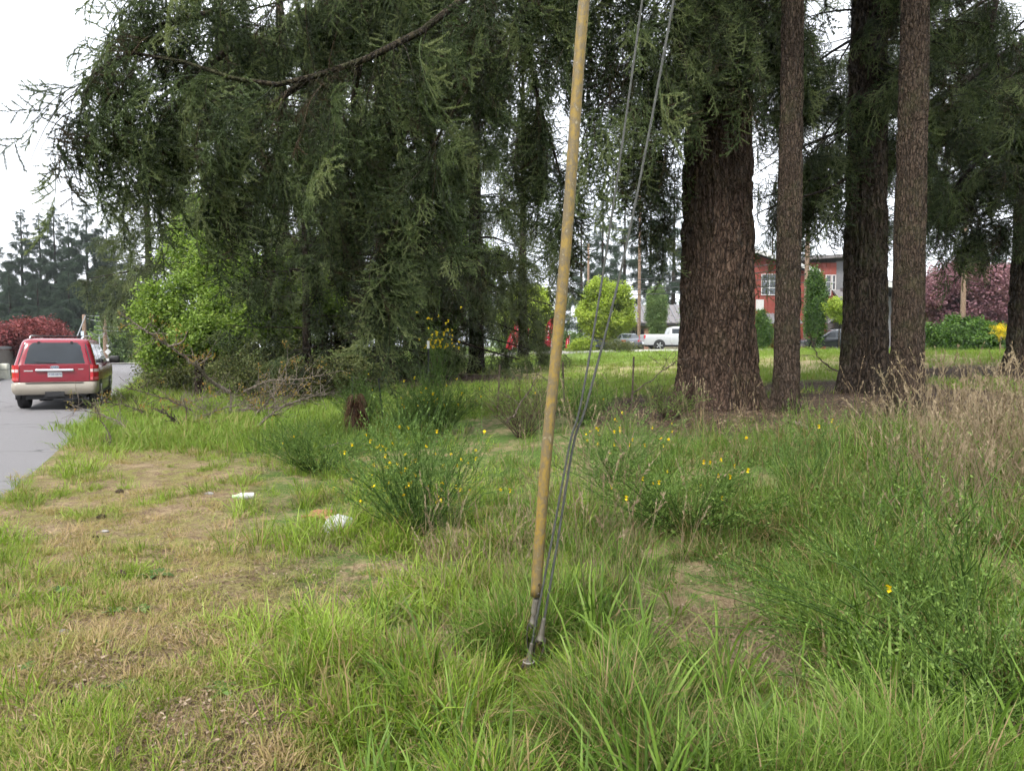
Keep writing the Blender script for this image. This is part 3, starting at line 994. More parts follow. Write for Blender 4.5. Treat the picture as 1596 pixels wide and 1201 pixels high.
conifer('olive fir beyond the far junction, behind the leaning poles', 212, 100, 15, 0.3, 1.0, 4.2, 206, SPRAY_OLIVE, 2.0, 16, 1, 0.55, 0.34, GRP)
conifer('shadowed fir directly behind the dense dark fir', 530, 40, 27, 0.36, 2.0, 4.6, 207, SPRAY_MID, 1.9, 6, 1, 0.7, 0.42, GRP)
conifer('fir in the second row behind the feathery fir', 670, 44, 26, 0.36, 1.5, 4.4, 208, SPRAY_MID, 2.0, 6, 1, 0.7, 0.44, GRP)
conifer('fir at the right end of the second row, behind the yellow guard', 815, 48, 22, 0.34, 2.6, 3.2, 209, SPRAY_MID, 2.0, 5, 1, 0.7, 0.5, GRP)
conifer('slim fir just right of the dense dark fir', 655, 27, 17, 0.2, 1.6, 2.6, 210, SPRAY_MID, 1.3, 15, 2, 0.75, 0.34, GRP)
conifer('short dark fir left of the dense dark fir, boughs sweeping the brush', 505, 27, 12, 0.2, 0.8, 2.6, 211, SPRAY_MID, 1.3, 17, 2, 0.7, 0.28, GRP)
conifer('fir behind the two slender trunks at the right', 1342, 31, 24, 0.3, 8.5, 3.6, 212, SPRAY_MID, 1.2, 15, 2, 0.8, 0.42, 'firs behind the trunks on the right')
conifer('fir behind the pink plum, right of the slender trunk', 1420, 30, 25, 0.3, 8.0, 4.2, 213, SPRAY_MID, 1.3, 15, 2, 0.8, 0.40, 'firs behind the trunks on the right')
conifer('young fir with low sweeping boughs right of the leafy green tree', 478, 23.0, 9, 0.16, 0.9, 2.2, 214, SPRAY_MID, 1.1, 20, 2, 0.6, 0.3, GRP)
# far skyline
FARL = [(2, 380, 112, 3.6, 'lowest fir of the left skyline, at the picture edge'), (41, 325, 108, 3.8, 'broad pointed fir of the left skyline, second from the edge'),
        (69, 332, 112, 2.6, 'narrow fir in the gap of the left skyline'), (92, 321, 106, 3.9, 'tallest fir of the left skyline'),
        (114, 333, 110, 2.6, 'narrow fir right of the tallest on the left skyline'), (142, 316, 100, 4.4, 'wide fir of the left skyline above the SUV mirror'),
        (172, 345, 115, 4.2, 'rightmost fir of the left skyline, half behind the olive fir'), (20, 430, 98, 4.0, 'short fir in front of the left skyline near the edge'),
        (64, 440, 96, 3.8, 'short fir in front of the left skyline above the red plum'), (112, 425, 95, 4.0, 'short fir in front of the left skyline above the SUV'), (205, 400, 120, 4.2, 'dim fir beyond the far junction')]
for k, (px, py, d, Lm, lab) in enumerate(FARL):
    Ht = P(px, py, d)[2] - G(px, d)[2]
    conifer(lab, px, d, Ht, 0.34, 1.2, Lm, 300 + k, SPRAY_FAR, 1.3, 66, 1, 0.45, 0.36, 'firs on the left skyline', e_low=-12, wood_tw=0)
FARR = [(905, 330, 100, 3.4), (938, 285, 108, 3.2), (972, 300, 96, 3.4), (1012, 270, 104, 3.3), (1048, 262, 98, 3.8), (1085, 300, 110, 4.0), (1200, 345, 100, 4.0), (1150, 360, 112, 4.2), (1255, 380, 100, 4.4), (1420, 380, 108, 4.4), (1540, 350, 104, 4.4)]
for k, (px, py, d, Lm) in enumerate(FARR):
    Ht = P(px, py, d)[2] - G(px, d)[2]
    lab = ['far fir at the left edge of the gap beside the guy wires', 'far fir seen between the yellow guard and the guy wires', 'far fir behind the bright green maple', 'tall far fir behind the utility pole',
           'tallest far fir, just left of the massive trunk', 'far fir mostly behind the massive trunk', 'pale far fir above the red building roof', 'far fir behind the red building gable', 'far fir behind the columnar tree', 'far fir behind the second slender trunk', 'far fir above the pink plum'][k]
    conifer(lab, px, d, Ht, 0.36, 3.0 + 3 * (k % 3), Lm, 330 + k, SPRAY_FAR, 1.15, 40, 1, 0.45, 0.48, 'firs on the right skyline', bark=m_bark_b, wood_tw=0)

# ================================================================== BROADLEAF TREES
def broadleaf(name, label, base, Ht, crown, seed, srcs, scale, n, r0=0.12, z0=None, clump=26, group=None, bark=None, lean=0.0, cat='tree', rk=0.42, stems=1, lobes=None):
    """crown = (rx, ry, rz, zc): ellipsoid; clumps are spread inside and on it"""
    r = R(seed)
    t = thing(name, label, cat, base, 0, group)
    rx, ry, rz, zc = crown
    c = nrm(r.normal(size=(clump, 3))) * (0.45 + 0.5 * r.rand(clump) ** 0.6)[:, None]
    C = c * np.array([rx, ry, rz]) + np.array([lean * zc, 0, zc])
    if lobes:
        q = r.randint(0, len(lobes), clump)
        LB = np.array(lobes)[q]
        C = LB[:, :3] + c * LB[:, 3:4] * np.array([1, 0.7, 0.85])
    k = r.randint(0, clump, n)
    off = r.normal(size=(n, 3)) * (rk * 0.55 * np.array([rx, ry, rz]))
    pts = C[k] + off
    pts[:, 2] = np.maximum(pts[:, 2], 0.15)
    bark = bark or m_bark_b
    wood = []
    for q in range(stems):
        ox = r.uniform(-0.15, 0.15) * (stems > 1)
        pth = bez([(ox, 0, -0.1), (ox + lean * zc * 0.3, 0.02, zc * 0.4), (lean * zc + ox * 3, 0, zc * 0.8), (lean * zc + ox * 4, 0, zc + rz * 0.5)], 10)
        wood.append(tubes(pth, (r0 * np.linspace(1.15, 0.2, 10))[None], 7))
    for q in range(clump):
        s = r.uniform(0.15, 0.75)
        p0 = np.array([lean * zc * s, 0, max(0.1, zc - rz) * 0.7 + s * rz * 0.7])
        p0[2] = min(p0[2], max(0.1, C[q][2] - 0.05))
        mid = (p0 + C[q]) / 2 + r.normal(size=3) * 0.08 * rx
        wood.append(tubes(bez([p0, mid, C[q]], 6), (r0 * 0.3 * np.linspace(1, 0.2, 6))[None], 4))
    mk('trunk', wood, bark, t)
    e = np.stack([r.uniform(-0.6, 0.6, n), r.uniform(-0.6, 0.6, n), r.uniform(0, 6.28, n)], -1)
    scatter('crown', pts, e, scale * r.uniform(0.65, 1.3, n), srcs, t, seed)
    return t
m_leaf_mid = foliage('alder_leaves', [(0.075, 0.13, 0.02), (0.14, 0.225, 0.035), (0.22, 0.32, 0.055), (0.32, 0.41, 0.10)], 0.4, 0.4, 0.35, 0.5)
m_leaf_lime = foliage('lime_maple_leaves', [(0.15, 0.21, 0.025), (0.25, 0.34, 0.04), (0.36, 0.45, 0.07), (0.46, 0.53, 0.12)], 0.4, 0.45, 0.4)
m_leaf_pear = foliage('pear_leaves', [(0.08, 0.14, 0.04), (0.13, 0.21, 0.065), (0.19, 0.275, 0.1), (0.27, 0.34, 0.15)], 0.35, 0.4, 0.4, 0.5)
m_leaf_plum = foliage('plum_leaves', [(0.07, 0.018, 0.022), (0.16, 0.04, 0.045), (0.26, 0.08, 0.085), (0.35, 0.13, 0.135)], 0.3, 0.5, 0.4)
m_leaf_pink = foliage('pink_plum_leaves', [(0.10, 0.045, 0.06), (0.2, 0.1, 0.125), (0.31, 0.17, 0.2), (0.42, 0.25, 0.29)], 0.3, 0.5, 0.4)
m_leaf_ivy = foliage('ivy_leaves', [(0.02, 0.05, 0.01), (0.045, 0.10, 0.018), (0.09, 0.17, 0.03), (0.14, 0.23, 0.05)], 0.3, 0.35, 0.4, 0.5)
m_leaf_dull = foliage('dull_shrub_leaves', [(0.04, 0.05, 0.02), (0.08, 0.10, 0.035), (0.14, 0.16, 0.06), (0.2, 0.2, 0.09)], 0.3, 0.5, 0.4)
m_leaf_turn = foliage('withering_leaves', [(0.15, 0.12, 0.03), (0.26, 0.2, 0.05), (0.3, 0.16, 0.05), (0.22, 0.24, 0.07)], 0.35, 0.5, 0.4)
m_yellow = foliage('broom_flowers', [(0.62, 0.42, 0.01), (0.72, 0.53, 0.012), (0.8, 0.62, 0.03)], 0.3, 0.5, 0.3)
L_MID = leaf_src('alder_leaf_source', m_leaf_mid, 4, n=30, rad_=0.30, ll=0.10, lw=0.034)
L_LIME = leaf_src('maple_leaf_source', m_leaf_lime, 3, n=34, rad_=0.42, ll=0.19, lw=0.075)
L_PEAR = leaf_src('pear_leaf_source', m_leaf_pear, 3, n=34, rad_=0.40, ll=0.17, lw=0.06)
L_PLUM = leaf_src('plum_leaf_source', m_leaf_plum, 3, n=34, rad_=0.42, ll=0.17, lw=0.055)
L_PINK = leaf_src('pink_plum_leaf_source', m_leaf_pink, 3, n=34, rad_=0.40, ll=0.15, lw=0.05)
L_IVY = leaf_src('ivy_leaf_source', m_leaf_ivy, 3, n=34, rad_=0.40, ll=0.16, lw=0.07)
L_DULL = leaf_src('shrub_leaf_source', m_leaf_dull, 3, n=26, rad_=0.26, ll=0.06, lw=0.02)
L_TURN = leaf_src('withered_leaf_source', m_leaf_turn, 3, n=12, rad_=0.16, ll=0.06, lw=0.024)
L_YEL = leaf_src('flower_source', m_yellow, 3, n=18, rad_=0.22, ll=0.06, lw=0.03)

broadleaf('alder_tree', 'leafy bright green tree at the roadside under the firs', G(310, 24), 5, (2.2, 1.4, 1.7, 2.7), 401, L_MID, 0.9, 2100, 0.11, stems=3, clump=58, rk=0.2,
          lobes=[(-0.7, 0, 2.6, 0.95), (-0.2, 0.2, 3.5, 1.0), (0.7, 0.3, 4.3, 0.9), (1.5, -0.2, 3.2, 1.0), (0.5, -0.4, 2.3, 1.0), (2.2, 0.2, 2.3, 0.8), (-0.9, 0.1, 1.7, 0.7), (2.4, 0.5, 3.8, 0.7), (3.2, 0.2, 2.8, 0.9), (3.9, 0.3, 3.4, 0.7), (-1.2, 0, 3.2, 0.6)])
broadleaf('alder_tree', 'taller thin green tree showing through the firs above the leafy one', G(338, 31), 9, (2.0, 1.5, 2.6, 5.6), 402, L_MID, 1.1, 420, 0.1, clump=30, rk=0.3)
broadleaf('alder_tree', 'green leafy tree glimpsed between the dense dark fir and its neighbour', G(690, 35), 7, (2.6, 1.6, 2.2, 4.8), 403, L_MID, 1.2, 800, 0.1, clump=24)
broadleaf('alder_tree', 'green leafy tree glimpsed behind the bare fir trunk', G(500, 33), 7, (2.4, 1.6, 2.4, 4.6), 409, L_MID, 1.2, 800, 0.1, clump=24)
broadleaf('roadside_shrub', 'low dull green roadside shrub at the foot of the leafy tree', G(275, 27), 2, (1.3, 0.9, 0.7, 0.7), 404, L_DULL, 1.2, 420, 0.04, cat='shrub')
broadleaf('roadside_shrub', 'dark green shrub where the grass bank meets the road', G(252, 36), 2, (1.1, 0.9, 0.9, 0.95), 405, L_DULL, 1.4, 320, 0.04, cat='shrub')
broadleaf('roadside_shrub', 'dull green understorey shrub between the fallen branch and the firs', G(420, 23), 2, (1.6, 0.9, 0.9, 1.0), 406, L_DULL, 1.2, 520, 0.04, cat='shrub')
broadleaf('roadside_shrub', 'dull green understorey shrub below the dense dark fir', G(520, 22), 2, (1.4, 0.8, 0.6, 0.6), 407, L_DULL, 1.2, 420, 0.03, cat='shrub')
broadleaf('plum_tree', 'dark red leaved plum tree behind the red SUV', G(58, 47), 5, (2.5, 1.8, 1.15, 2.05), 410, L_PLUM, 0.85, 1500, 0.13, clump=40, rk=0.3)
broadleaf('plum_tree', 'lower dark red plum at the left picture edge', G(8, 44), 3, (1.6, 1.3, 1.0, 1.9), 411, L_PLUM, 1.0, 600, 0.1, clump=22, rk=0.34)
broadleaf('far_shrub', 'small green tree by the leaning poles at the far junction', G(182, 74), 3.5, (2.0, 1.5, 2.0, 2.2), 412, L_PEAR, 1.3, 420, 0.08, cat='shrub')
broadleaf('maple_tree', 'round lime green maple behind the guy wires', G(944, 66), 6.5, (2.5, 2.2, 2.75, 3.55), 420, L_LIME, 0.8, 2600, 0.16, clump=110, rk=0.17)
broadleaf('maple_tree', 'lime green maple glimpsed behind the feather flags', G(822, 68), 6, (2.4, 2.0, 2.4, 3.4), 421, L_LIME, 1.1, 1200, 0.14, clump=40, rk=0.28)
broadleaf('pear_tree', 'upright green pear tree above the pickup bed', G(1023, 68), 6, (0.8, 0.8, 2.3, 3.4), 422, L_PEAR, 0.7, 850, 0.1, clump=46, rk=0.3, group='street pear trees')
broadleaf('pear_tree', 'green pear tree half hidden by the massive trunk', G(1082, 67), 6, (1.1, 1.0, 2.5, 3.3), 423, L_PEAR, 0.8, 900, 0.1, clump=46, rk=0.3, group='street pear trees')
broadleaf('pear_tree', 'narrow columnar green tree in front of the red building', G(1269, 58), 6.5, (0.66, 0.66, 2.9, 3.5), 424, L_IVY, 0.75, 1100, 0.07, clump=46, rk=0.3, group='street pear trees')
broadleaf('pear_tree', 'light green young tree against the thick mossy trunk', G(1306, 56), 4, (0.8, 0.7, 0.85, 3.1), 425, L_LIME, 0.6, 220, 0.05, clump=16, rk=0.35)
broadleaf('plum_tree', 'pink flushed plum tree behind the brown pole stub at the right', G(1505, 50), 6, (3.3, 2.4, 2.3, 3.7), 430, L_PINK, 1.0, 3000, 0.16, clump=70, rk=0.26)
broadleaf('plum_tree', 'darker pink plum tree against the edge trunk', G(1570, 48), 5.5, (2.2, 1.8, 2.2, 3.2), 431, L_PINK, 1.0, 1500, 0.14, clump=44, rk=0.28)
broadleaf('ivy_bush', 'mound of glossy green ivy around the brown pole stub', G(1505, 46), 2, (2.4, 1.3, 1.0, 0.85), 432, L_IVY, 0.8, 1100, 0.05, clump=40, cat='shrub', rk=0.32)
broadleaf('ivy_bush', 'green hedge below the pink plum', G(1555, 47), 2, (1.8, 1.2, 1.0, 0.8), 433, L_IVY, 0.8, 700, 0.05, clump=30, cat='shrub', rk=0.32)
broadleaf('flowering_broom', 'yellow flowering broom beside the edge trunk', G(1556, 43), 2, (0.42, 0.4, 0.42, 1.25), 434, L_YEL, 0.5, 90, 0.02, clump=16, cat='shrub', rk=0.4)
broadleaf('garden_shrub', 'yellow green garden shrub left of the parked cars', G(906, 58), 1, (0.9, 0.6, 0.5, 0.55), 440, L_LIME, 0.7, 220, 0.02, clump=12, cat='shrub')
broadleaf('garden_shrub', 'dull green garden shrub in front of the sedan', G(960, 55.5), 1, (1.5, 0.5, 0.45, 0.45), 441, L_DULL, 1.2, 260, 0.02, clump=16, cat='shrub')
broadleaf('garden_shrub', 'small dark spruce in front of the red wall', G(1187, 57), 3.4, (0.55, 0.55, 1.5, 1.5), 442, L_IVY, 0.6, 420, 0.05, clump=30, cat='shrub')
broadleaf('garden_shrub', 'orange leaved garden shrub below the red wall', G(1203, 57.5), 1, (0.6, 0.5, 0.45, 0.5), 443, L_TURN, 1.3, 200, 0.02, clump=12, cat='shrub')
broadleaf('garden_shrub', 'green garden hedge behind the feather flags', G(850, 69), 1.6, (4.2, 0.8, 0.8, 0.8), 444, L_PEAR, 1.2, 600, 0.03, clump=40, cat='shrub')
# ================================================================== GRASS
def tuft(seed, nb, radius, lmin, lmax, w, lean=0.35, bend=1.2, K=5, flop=0.0):
    r = R(seed)
    a = r.uniform(0, 6.283, nb)
    q = radius * np.sqrt(r.rand(nb))
    b0 = np.stack([q * np.cos(a), q * np.sin(a), np.full(nb, -0.02)], -1)
    az = a + r.normal(size=nb) * 0.9
    L = r.uniform(lmin, lmax, nb)
    th0 = np.abs(r.normal(size=nb)) * lean
    be = bend * r.uniform(0.15, 1.3, nb) + flop * (r.rand(nb) < 0.3)
    u = np.linspace(0, 1, K)
    th = th0[:, None] + be[:, None] * u ** 1.6
    ds = L[:, None] / (K - 1)
    hx = np.concatenate([np.zeros((nb, 1)), np.cumsum(np.sin(th[:, 1:]) * ds, 1)], 1)
    hz = np.concatenate([np.zeros((nb, 1)), np.cumsum(np.cos(th[:, 1:]) * ds, 1)], 1)
    PT = b0[:, None] + np.stack([hx * np.cos(az)[:, None], hx * np.sin(az)[:, None], hz], -1)
    sa = az + math.pi / 2 + r.normal(size=nb) * 0.5
    SD = np.stack([np.cos(sa), np.sin(sa), r.normal(size=nb) * 0.2], -1)
    W = (w * r.uniform(0.6, 1.3, nb))[:, None] * np.array([0.75, 1.0, 0.9, 0.6, 0.08])[None] if K == 5 else (w * r.uniform(0.6, 1.3, nb))[:, None] * np.linspace(1, 0.1, K)[None]
    V, F = ribbons(PT, W, nrm(SD))
    return [(V, F)], np.repeat(r.rand(nb), K * 2)
def tuft_src(name, mat, k, seed, m=1, rp=0.2, **kw):
    """k variants of a patch holding m tufts"""
    out = []
    for q in range(k):
        r = R(seed + 1000 + q)
        bits, tt = [], []
        for j in range(m):
            b_, t_ = tuft(seed + q * 40 + j, **kw)
            V, F = b_[0]
            s_ = r.uniform(0.65, 1.25)
            a = r.uniform(0, 6.283)
            rr = rp * math.sqrt((j + r.rand()) / m) if m > 1 else 0.0
            V = V * s_ + np.array([rr * math.cos(a), rr * math.sin(a), 0])
            bits.append((V, F))
            tt.append(np.clip(t_ * 0.7 + r.rand() * 0.3, 0, 1))
        out.append(src(name, bits, mat, np.concatenate(tt)))
    return out
m_g_bright = foliage('bright_grass', [(0.28, 0.21, 0.10), (0.08, 0.135, 0.014), (0.155, 0.235, 0.024), (0.225, 0.325, 0.04), (0.31, 0.39, 0.09)], 0.35, 0.42, 0.35, 0.4)
m_g_deep = foliage('deep_green_grass', [(0.26, 0.19, 0.10), (0.045, 0.088, 0.012), (0.088, 0.155, 0.021), (0.145, 0.23, 0.035), (0.215, 0.295, 0.075)], 0.35, 0.42, 0.35, 0.4)
m_g_turf = foliage('mossy_turf_grass', [(0.38, 0.28, 0.175), (0.36, 0.265, 0.145), (0.3, 0.25, 0.10), (0.21, 0.24, 0.055), (0.3, 0.31, 0.10)], 0.3, 0.5, 0.55, 0.25)
m_g_dry = foliage('dry_grass', [(0.11, 0.078, 0.048), (0.18, 0.132, 0.084), (0.25, 0.195, 0.128), (0.34, 0.275, 0.185)], 0.25, 0.6, 0.4, 0.2)
m_g_far = foliage('mown_grass', [(0.3, 0.26, 0.11), (0.14, 0.215, 0.035), (0.19, 0.285, 0.05), (0.25, 0.32, 0.085)], 0.3, 0.5, 0.5, 0.2)
T_TURF = tuft_src('turf_source', m_g_turf, 6, 500, m=7, rp=0.2, nb=26, radius=0.075, lmin=0.025, lmax=0.085, w=0.0027, lean=0.7, bend=1.3, K=4)
T_GRN = tuft_src('green_turf_source', m_g_bright, 5, 520, m=4, rp=0.15, nb=30, radius=0.07, lmin=0.05, lmax=0.15, w=0.0023, lean=0.5, bend=1.2)
T_LONG = tuft_src('long_grass_source', m_g_bright, 6, 540, m=4, rp=0.17, nb=30, radius=0.09, lmin=0.16, lmax=0.46, w=0.0032, lean=0.3, bend=1.5, flop=0.6)
T_DEEP = tuft_src('deep_grass_source', m_g_deep, 6, 560, m=4, rp=0.2, nb=28, radius=0.10, lmin=0.2, lmax=0.55, w=0.0032, lean=0.3, bend=1.5, flop=0.5)
T_BLADE = tuft_src('broad_grass_source', m_g_deep, 4, 580, nb=14, radius=0.08, lmin=0.25, lmax=0.6, w=0.0072, lean=0.28, bend=1.5, flop=0.5)
T_DRY = tuft_src('dry_blade_source', m_g_dry, 5, 600, m=3, rp=0.15, nb=16, radius=0.11, lmin=0.08, lmax=0.3, w=0.0017, lean=0.7, bend=1.4, flop=0.8)
T_FAR = tuft_src('mown_source', m_g_far, 4, 620, m=5, rp=0.55, nb=26, radius=0.25, lmin=0.06, lmax=0.2, w=0.007, lean=0.5, bend=1.0, K=4)

def stalk(seed, nb=5, radius=0.07, lmin=0.55, lmax=1.05):
    """thin dry stems with a feathery seed head"""
    r = R(seed)
    a = r.uniform(0, 6.28, nb)
    b0 = np.stack([radius * np.cos(a), radius * np.sin(a), np.full(nb, -0.02)], -1)
    L = r.uniform(lmin, lmax, nb)
    K = 8
    u = np.linspace(0, 1, K)
    az = r.uniform(0, 6.28, nb)
    th = (np.abs(r.normal(size=nb)) * 0.16)[:, None] + (r.uniform(0.05, 0.7, nb))[:, None] * u ** 2
    ds = L[:, None] / (K - 1)
    hx = np.concatenate([np.zeros((nb, 1)), np.cumsum(np.sin(th[:, 1:]) * ds, 1)], 1)
    hz = np.concatenate([np.zeros((nb, 1)), np.cumsum(np.cos(th[:, 1:]) * ds, 1)], 1)
    PT = b0[:, None] + np.stack([hx * np.cos(az)[:, None], hx * np.sin(az)[:, None], hz], -1)
    V1, F1 = tubes(PT, np.linspace(0.0017, 0.0011, K)[None], 3)
    hp, hd = [], []
    for i in range(nb):
        m = 20
        f = r.uniform(0.84, 1.0, m)
        pos = np.stack([np.interp(f, u, PT[i, :, c]) for c in range(3)], -1)
        tn = nrm(PT[i, -1] - PT[i, -2])
        hp.append(pos)
        hd.append(nrm(tn * 1.3 + r.normal(size=(m, 3)) * 0.35))
    hp, hd = np.concatenate(hp), np.concatenate(hd)
    n = len(hp)
    sd = nrm(np.cross(hd, r.normal(size=(n, 3))))
    V2 = np.stack([hp, hp + hd * 0.016 + sd * 0.0028, hp + hd * 0.032, hp + hd * 0.016 - sd * 0.0028], 1).reshape(-1, 3)
    F2 = np.arange(n * 4).reshape(-1, 4)
    return [(V1, F1), (V2, F2)], np.concatenate([np.full(len(V1), 0.45), np.repeat(0.5 + 0.5 * r.rand(n), 4)])
T_STALK = [src('stalk_source', *[(lambda x: (x[0], m_g_dry, x[1]))(stalk(640 + k))][0]) for k in range(6)]

def field(seed, n, dmin, dmax, pxlo=-60, pxhi=1660, power=1.0):
    """random ground points seen between two distances, thinning with distance (even per picture area when power=1)"""
    r = R(seed)
    a, b_ = 1.0 / dmax, 1.0 / dmin
    d = 1.0 / (a + (b_ - a) * r.rand(n) ** power)
    px = r.uniform(pxlo, pxhi, n)
    x = (px - 798) / FPX * d
    return x, d, px
def put(name, x, y, keep, srcs, smin, smax, seed, label, zs=None, grow=0.0, parent=None, sink=0.0, tilt=0.12, cat='grass'):
    r = R(seed)
    m = keep
    x, y = x[m], y[m]
    z = H(x, y) - sink
    n = len(x)
    e = np.stack([r.normal(size=n) * tilt, r.normal(size=n) * tilt, r.uniform(0, 6.28, n)], -1)
    s = r.uniform(smin, smax, n) * (1 + grow * np.clip(y - 5, 0, 100))
    o = scatter(name, np.stack([x, y, z], -1), e, s, srcs, None, seed)
    return tag(o, label, cat, kind='stuff')
def blade_field(name, x, y, keep, seed, nb, radius, lmin, lmax, w, mat, label, smin=0.6, smax=1.15, lean=0.32, bend=1.5, flop=0.6):
    """a whole field of long grass as one object: every kept point grows a tuft of nb blades"""
    r = R(seed)
    x, y = x[keep], y[keep]
    n = len(x) * nb
    cl = fbm(x * 2.1, y * 2.1, seed + 60)
    sc_ = np.repeat(r.uniform(smin, smax, len(x)) * (0.5 + 0.65 * ss(0.34, 0.66, cl)) * (1 + 0.4 * ss(1.0, 3.2, x)), nb)
    a = r.uniform(0, 6.283, n)
    q = radius * np.sqrt(r.rand(n)) * 1.0
    bx0, by0 = np.repeat(x, nb) + q * np.cos(a), np.repeat(y, nb) + q * np.sin(a)
    b0 = np.stack([bx0, by0, H(bx0, by0) - 0.02], -1)
    az = a + r.normal(size=n) * 0.9
    L = sc_ * r.uniform(lmin, lmax, n)
    th0 = np.abs(r.normal(size=n)) * lean
    be = bend * r.uniform(0.1, 1.3, n) + flop * (r.rand(n) < 0.3)
    K = 4
    u = np.linspace(0, 1, K)
    th = th0[:, None] + be[:, None] * u ** 1.6
    ds = L[:, None] / (K - 1)
    hx = np.concatenate([np.zeros((n, 1)), np.cumsum(np.sin(th[:, 1:] - 0.1) * ds, 1)], 1)
    hz = np.concatenate([np.zeros((n, 1)), np.cumsum(np.cos(th[:, 1:] - 0.1) * ds, 1)], 1)
    PT = b0[:, None] + np.stack([hx * np.cos(az)[:, None], hx * np.sin(az)[:, None], hz], -1)
    sa = az + math.pi / 2 + r.normal(size=n) * 0.5
    SD = nrm(np.stack([np.cos(sa), np.sin(sa), r.normal(size=n) * 0.2], -1))
    W = (w * r.uniform(0.55, 1.35, n))[:, None] * np.array([0.8, 1.0, 0.8, 0.06])[None]
    V, F = ribbons(PT, W, SD)
    tint = np.clip(0.45 * r.rand(n) + np.repeat(0.25 * r.rand(len(x)) + 0.35 * ss(0.3, 0.7, fbm(x * 1.4 + 9, y * 1.4, seed + 61)), nb), 0, 1)
    tint = np.where(r.rand(n) < 0.10, 0.03, tint)
    o = mk(name, [(V, F)], mat, None, False, {'tint': ('FLOAT', np.repeat(tint, K * 2))})
    COUNT.append((name + '_blades', n))
    return tag(o, label, 'grass', kind='stuff')
m_f_bright = foliage('bright_grass_field', [(0.28, 0.21, 0.10), (0.08, 0.135, 0.014), (0.155, 0.235, 0.024), (0.225, 0.325, 0.04), (0.31, 0.39, 0.09)], 0.35, 0.42, 0.0, 0.4)
m_f_deep = foliage('deep_grass_field', [(0.26, 0.19, 0.10), (0.045, 0.088, 0.012), (0.088, 0.155, 0.021), (0.145, 0.23, 0.035), (0.215, 0.295, 0.075)], 0.35, 0.42, 0.0, 0.4)
rg = R(1)
def S(x, y):
    return st(x, y)[0]

# litter-strewn thatch patches with little grass (bare earth shows)
def bare(x, y):
    e1 = 1 - ss(0.6, 1.0, np.hypot((x - 1.2) / 0.62, (y - 4.0) / 0.75))
    s = S(x, y)
    e2 = ss(0.50, 0.62, fbm(x * 1.6, y * 1.6, 77)) * (s < 3.4)
    e3 = (1 - ss(0.5, 1.0, np.hypot((x + 0.42) / 0.5, (y - 4.1) / 0.7))) * 0.8
    return np.clip(np.maximum(np.maximum(e1, e2 * 0.85), e3), 0, 1)

# 1 short mossy turf of the verge
x, y, px = field(11, 4200, 2.4, 30)
s = S(x, y)
k = (s > 0.06) & (s < 3.6) & (rg.rand(len(x)) > 0.93 * bare(x, y)) & (rg.rand(len(x)) < 0.35 + 0.65 * z_verge(x, y))
put('verge_turf', x, y, k, T_TURF, 0.7, 1.5, 12, 'short mossy yellow green turf of the roadside verge', grow=0.03)
# 2 greener low tufts scattered through the verge
x, y, px = field(13, 4200, 2.4, 34)
s = S(x, y)
nz = fbm(x * 2.0, y * 2.0, 15)
k = (s > 0.05) & (s < 4.5) & (nz > 0.555 - 0.12 * ss(7, 15, y) - 0.10 * ss(2.2, 3.2, s)) & (rg.rand(len(x)) > 0.9 * bare(x, y))
put('verge_grass', x, y, k, T_GRN, 0.45, 1.25, 14, 'greener low grass tufts scattered through the verge', grow=0.03)
# grassy edge along the asphalt, thick further away
n = 1500
t_ = rg.uniform(-6, 55, n) 
t_ = -6 + 61 * rg.rand(n) ** 1.5
s_ = 0.04 + np.abs(rg.normal(size=n)) * (0.5 + 0.02 * np.clip(t_, 0, 60))
x, y = xy(s_, t_)
k = (rg.rand(n) < 0.15 + 0.85 * ss(4, 10, t_)) & (s_ < 4)
put('road_edge_grass', x, y, k, T_GRN, 0.8, 1.7, 16, 'bright green grass fringing the asphalt edge', grow=0.02)
# the anchor stands in a gap of the tall grass
def gap(x, y):
    return (np.abs(x - 0.09 - 0.02 * (y - 3.7)) < 0.17) & (y > 2.6) & (y < 3.85)
# 3 long bright clumps between verge and pole
x, y, px = field(17, 15000, 2.3, 22)
s = S(x, y)
nz = fbm(x * 1.5 + 4, y * 1.5, 25)
k = (s > 2.0 + 0.5 * (fbm(x, y, 27) - 0.5)) & (s < 6.4) & (x < 0.35 + 1.1 * (fbm(x * 1.7, y * 1.7, 71) - 0.5) + 0.02 * y) & (nz > 0.45) & (rg.rand(len(x)) > 0.95 * bare(x, y)) & (rg.rand(len(x)) > 0.9 * z_duff(x, y)) & (rg.rand(len(x)) < ss(1.9, 3.3, s) + 0.04) & (rg.rand(len(x)) < 0.9 - 0.6 * ss(4.2, 6.0, s)) & ~gap(x, y)
blade_field('long_grass', x, y, k, 18, 26, 0.08, 0.12, 0.44, 0.0034, m_f_bright, 'long bright green grass in clumps between verge and guy anchor')
# 4 deeper green tall grass on the right
x, y, px = field(19, 17000, 2.3, 14)
s = S(x, y)
k = (x > -0.15 + 1.4 * (fbm(x * 1.7, y * 1.7, 71) - 0.5)) & (s > 2.8) & (s < 11.5) & (rg.rand(len(x)) > 0.95 * bare(x, y)) & (rg.rand(len(x)) > 0.97 * z_duff(x, y)) & (fbm(x * 1.5, y * 1.5, 29) > 0.42) & ~gap(x, y)
blade_field('tall_grass', x, y, k, 20, 22, 0.09, 0.14, 0.46, 0.0030, m_f_deep, 'tall deep green grass filling the right foreground')
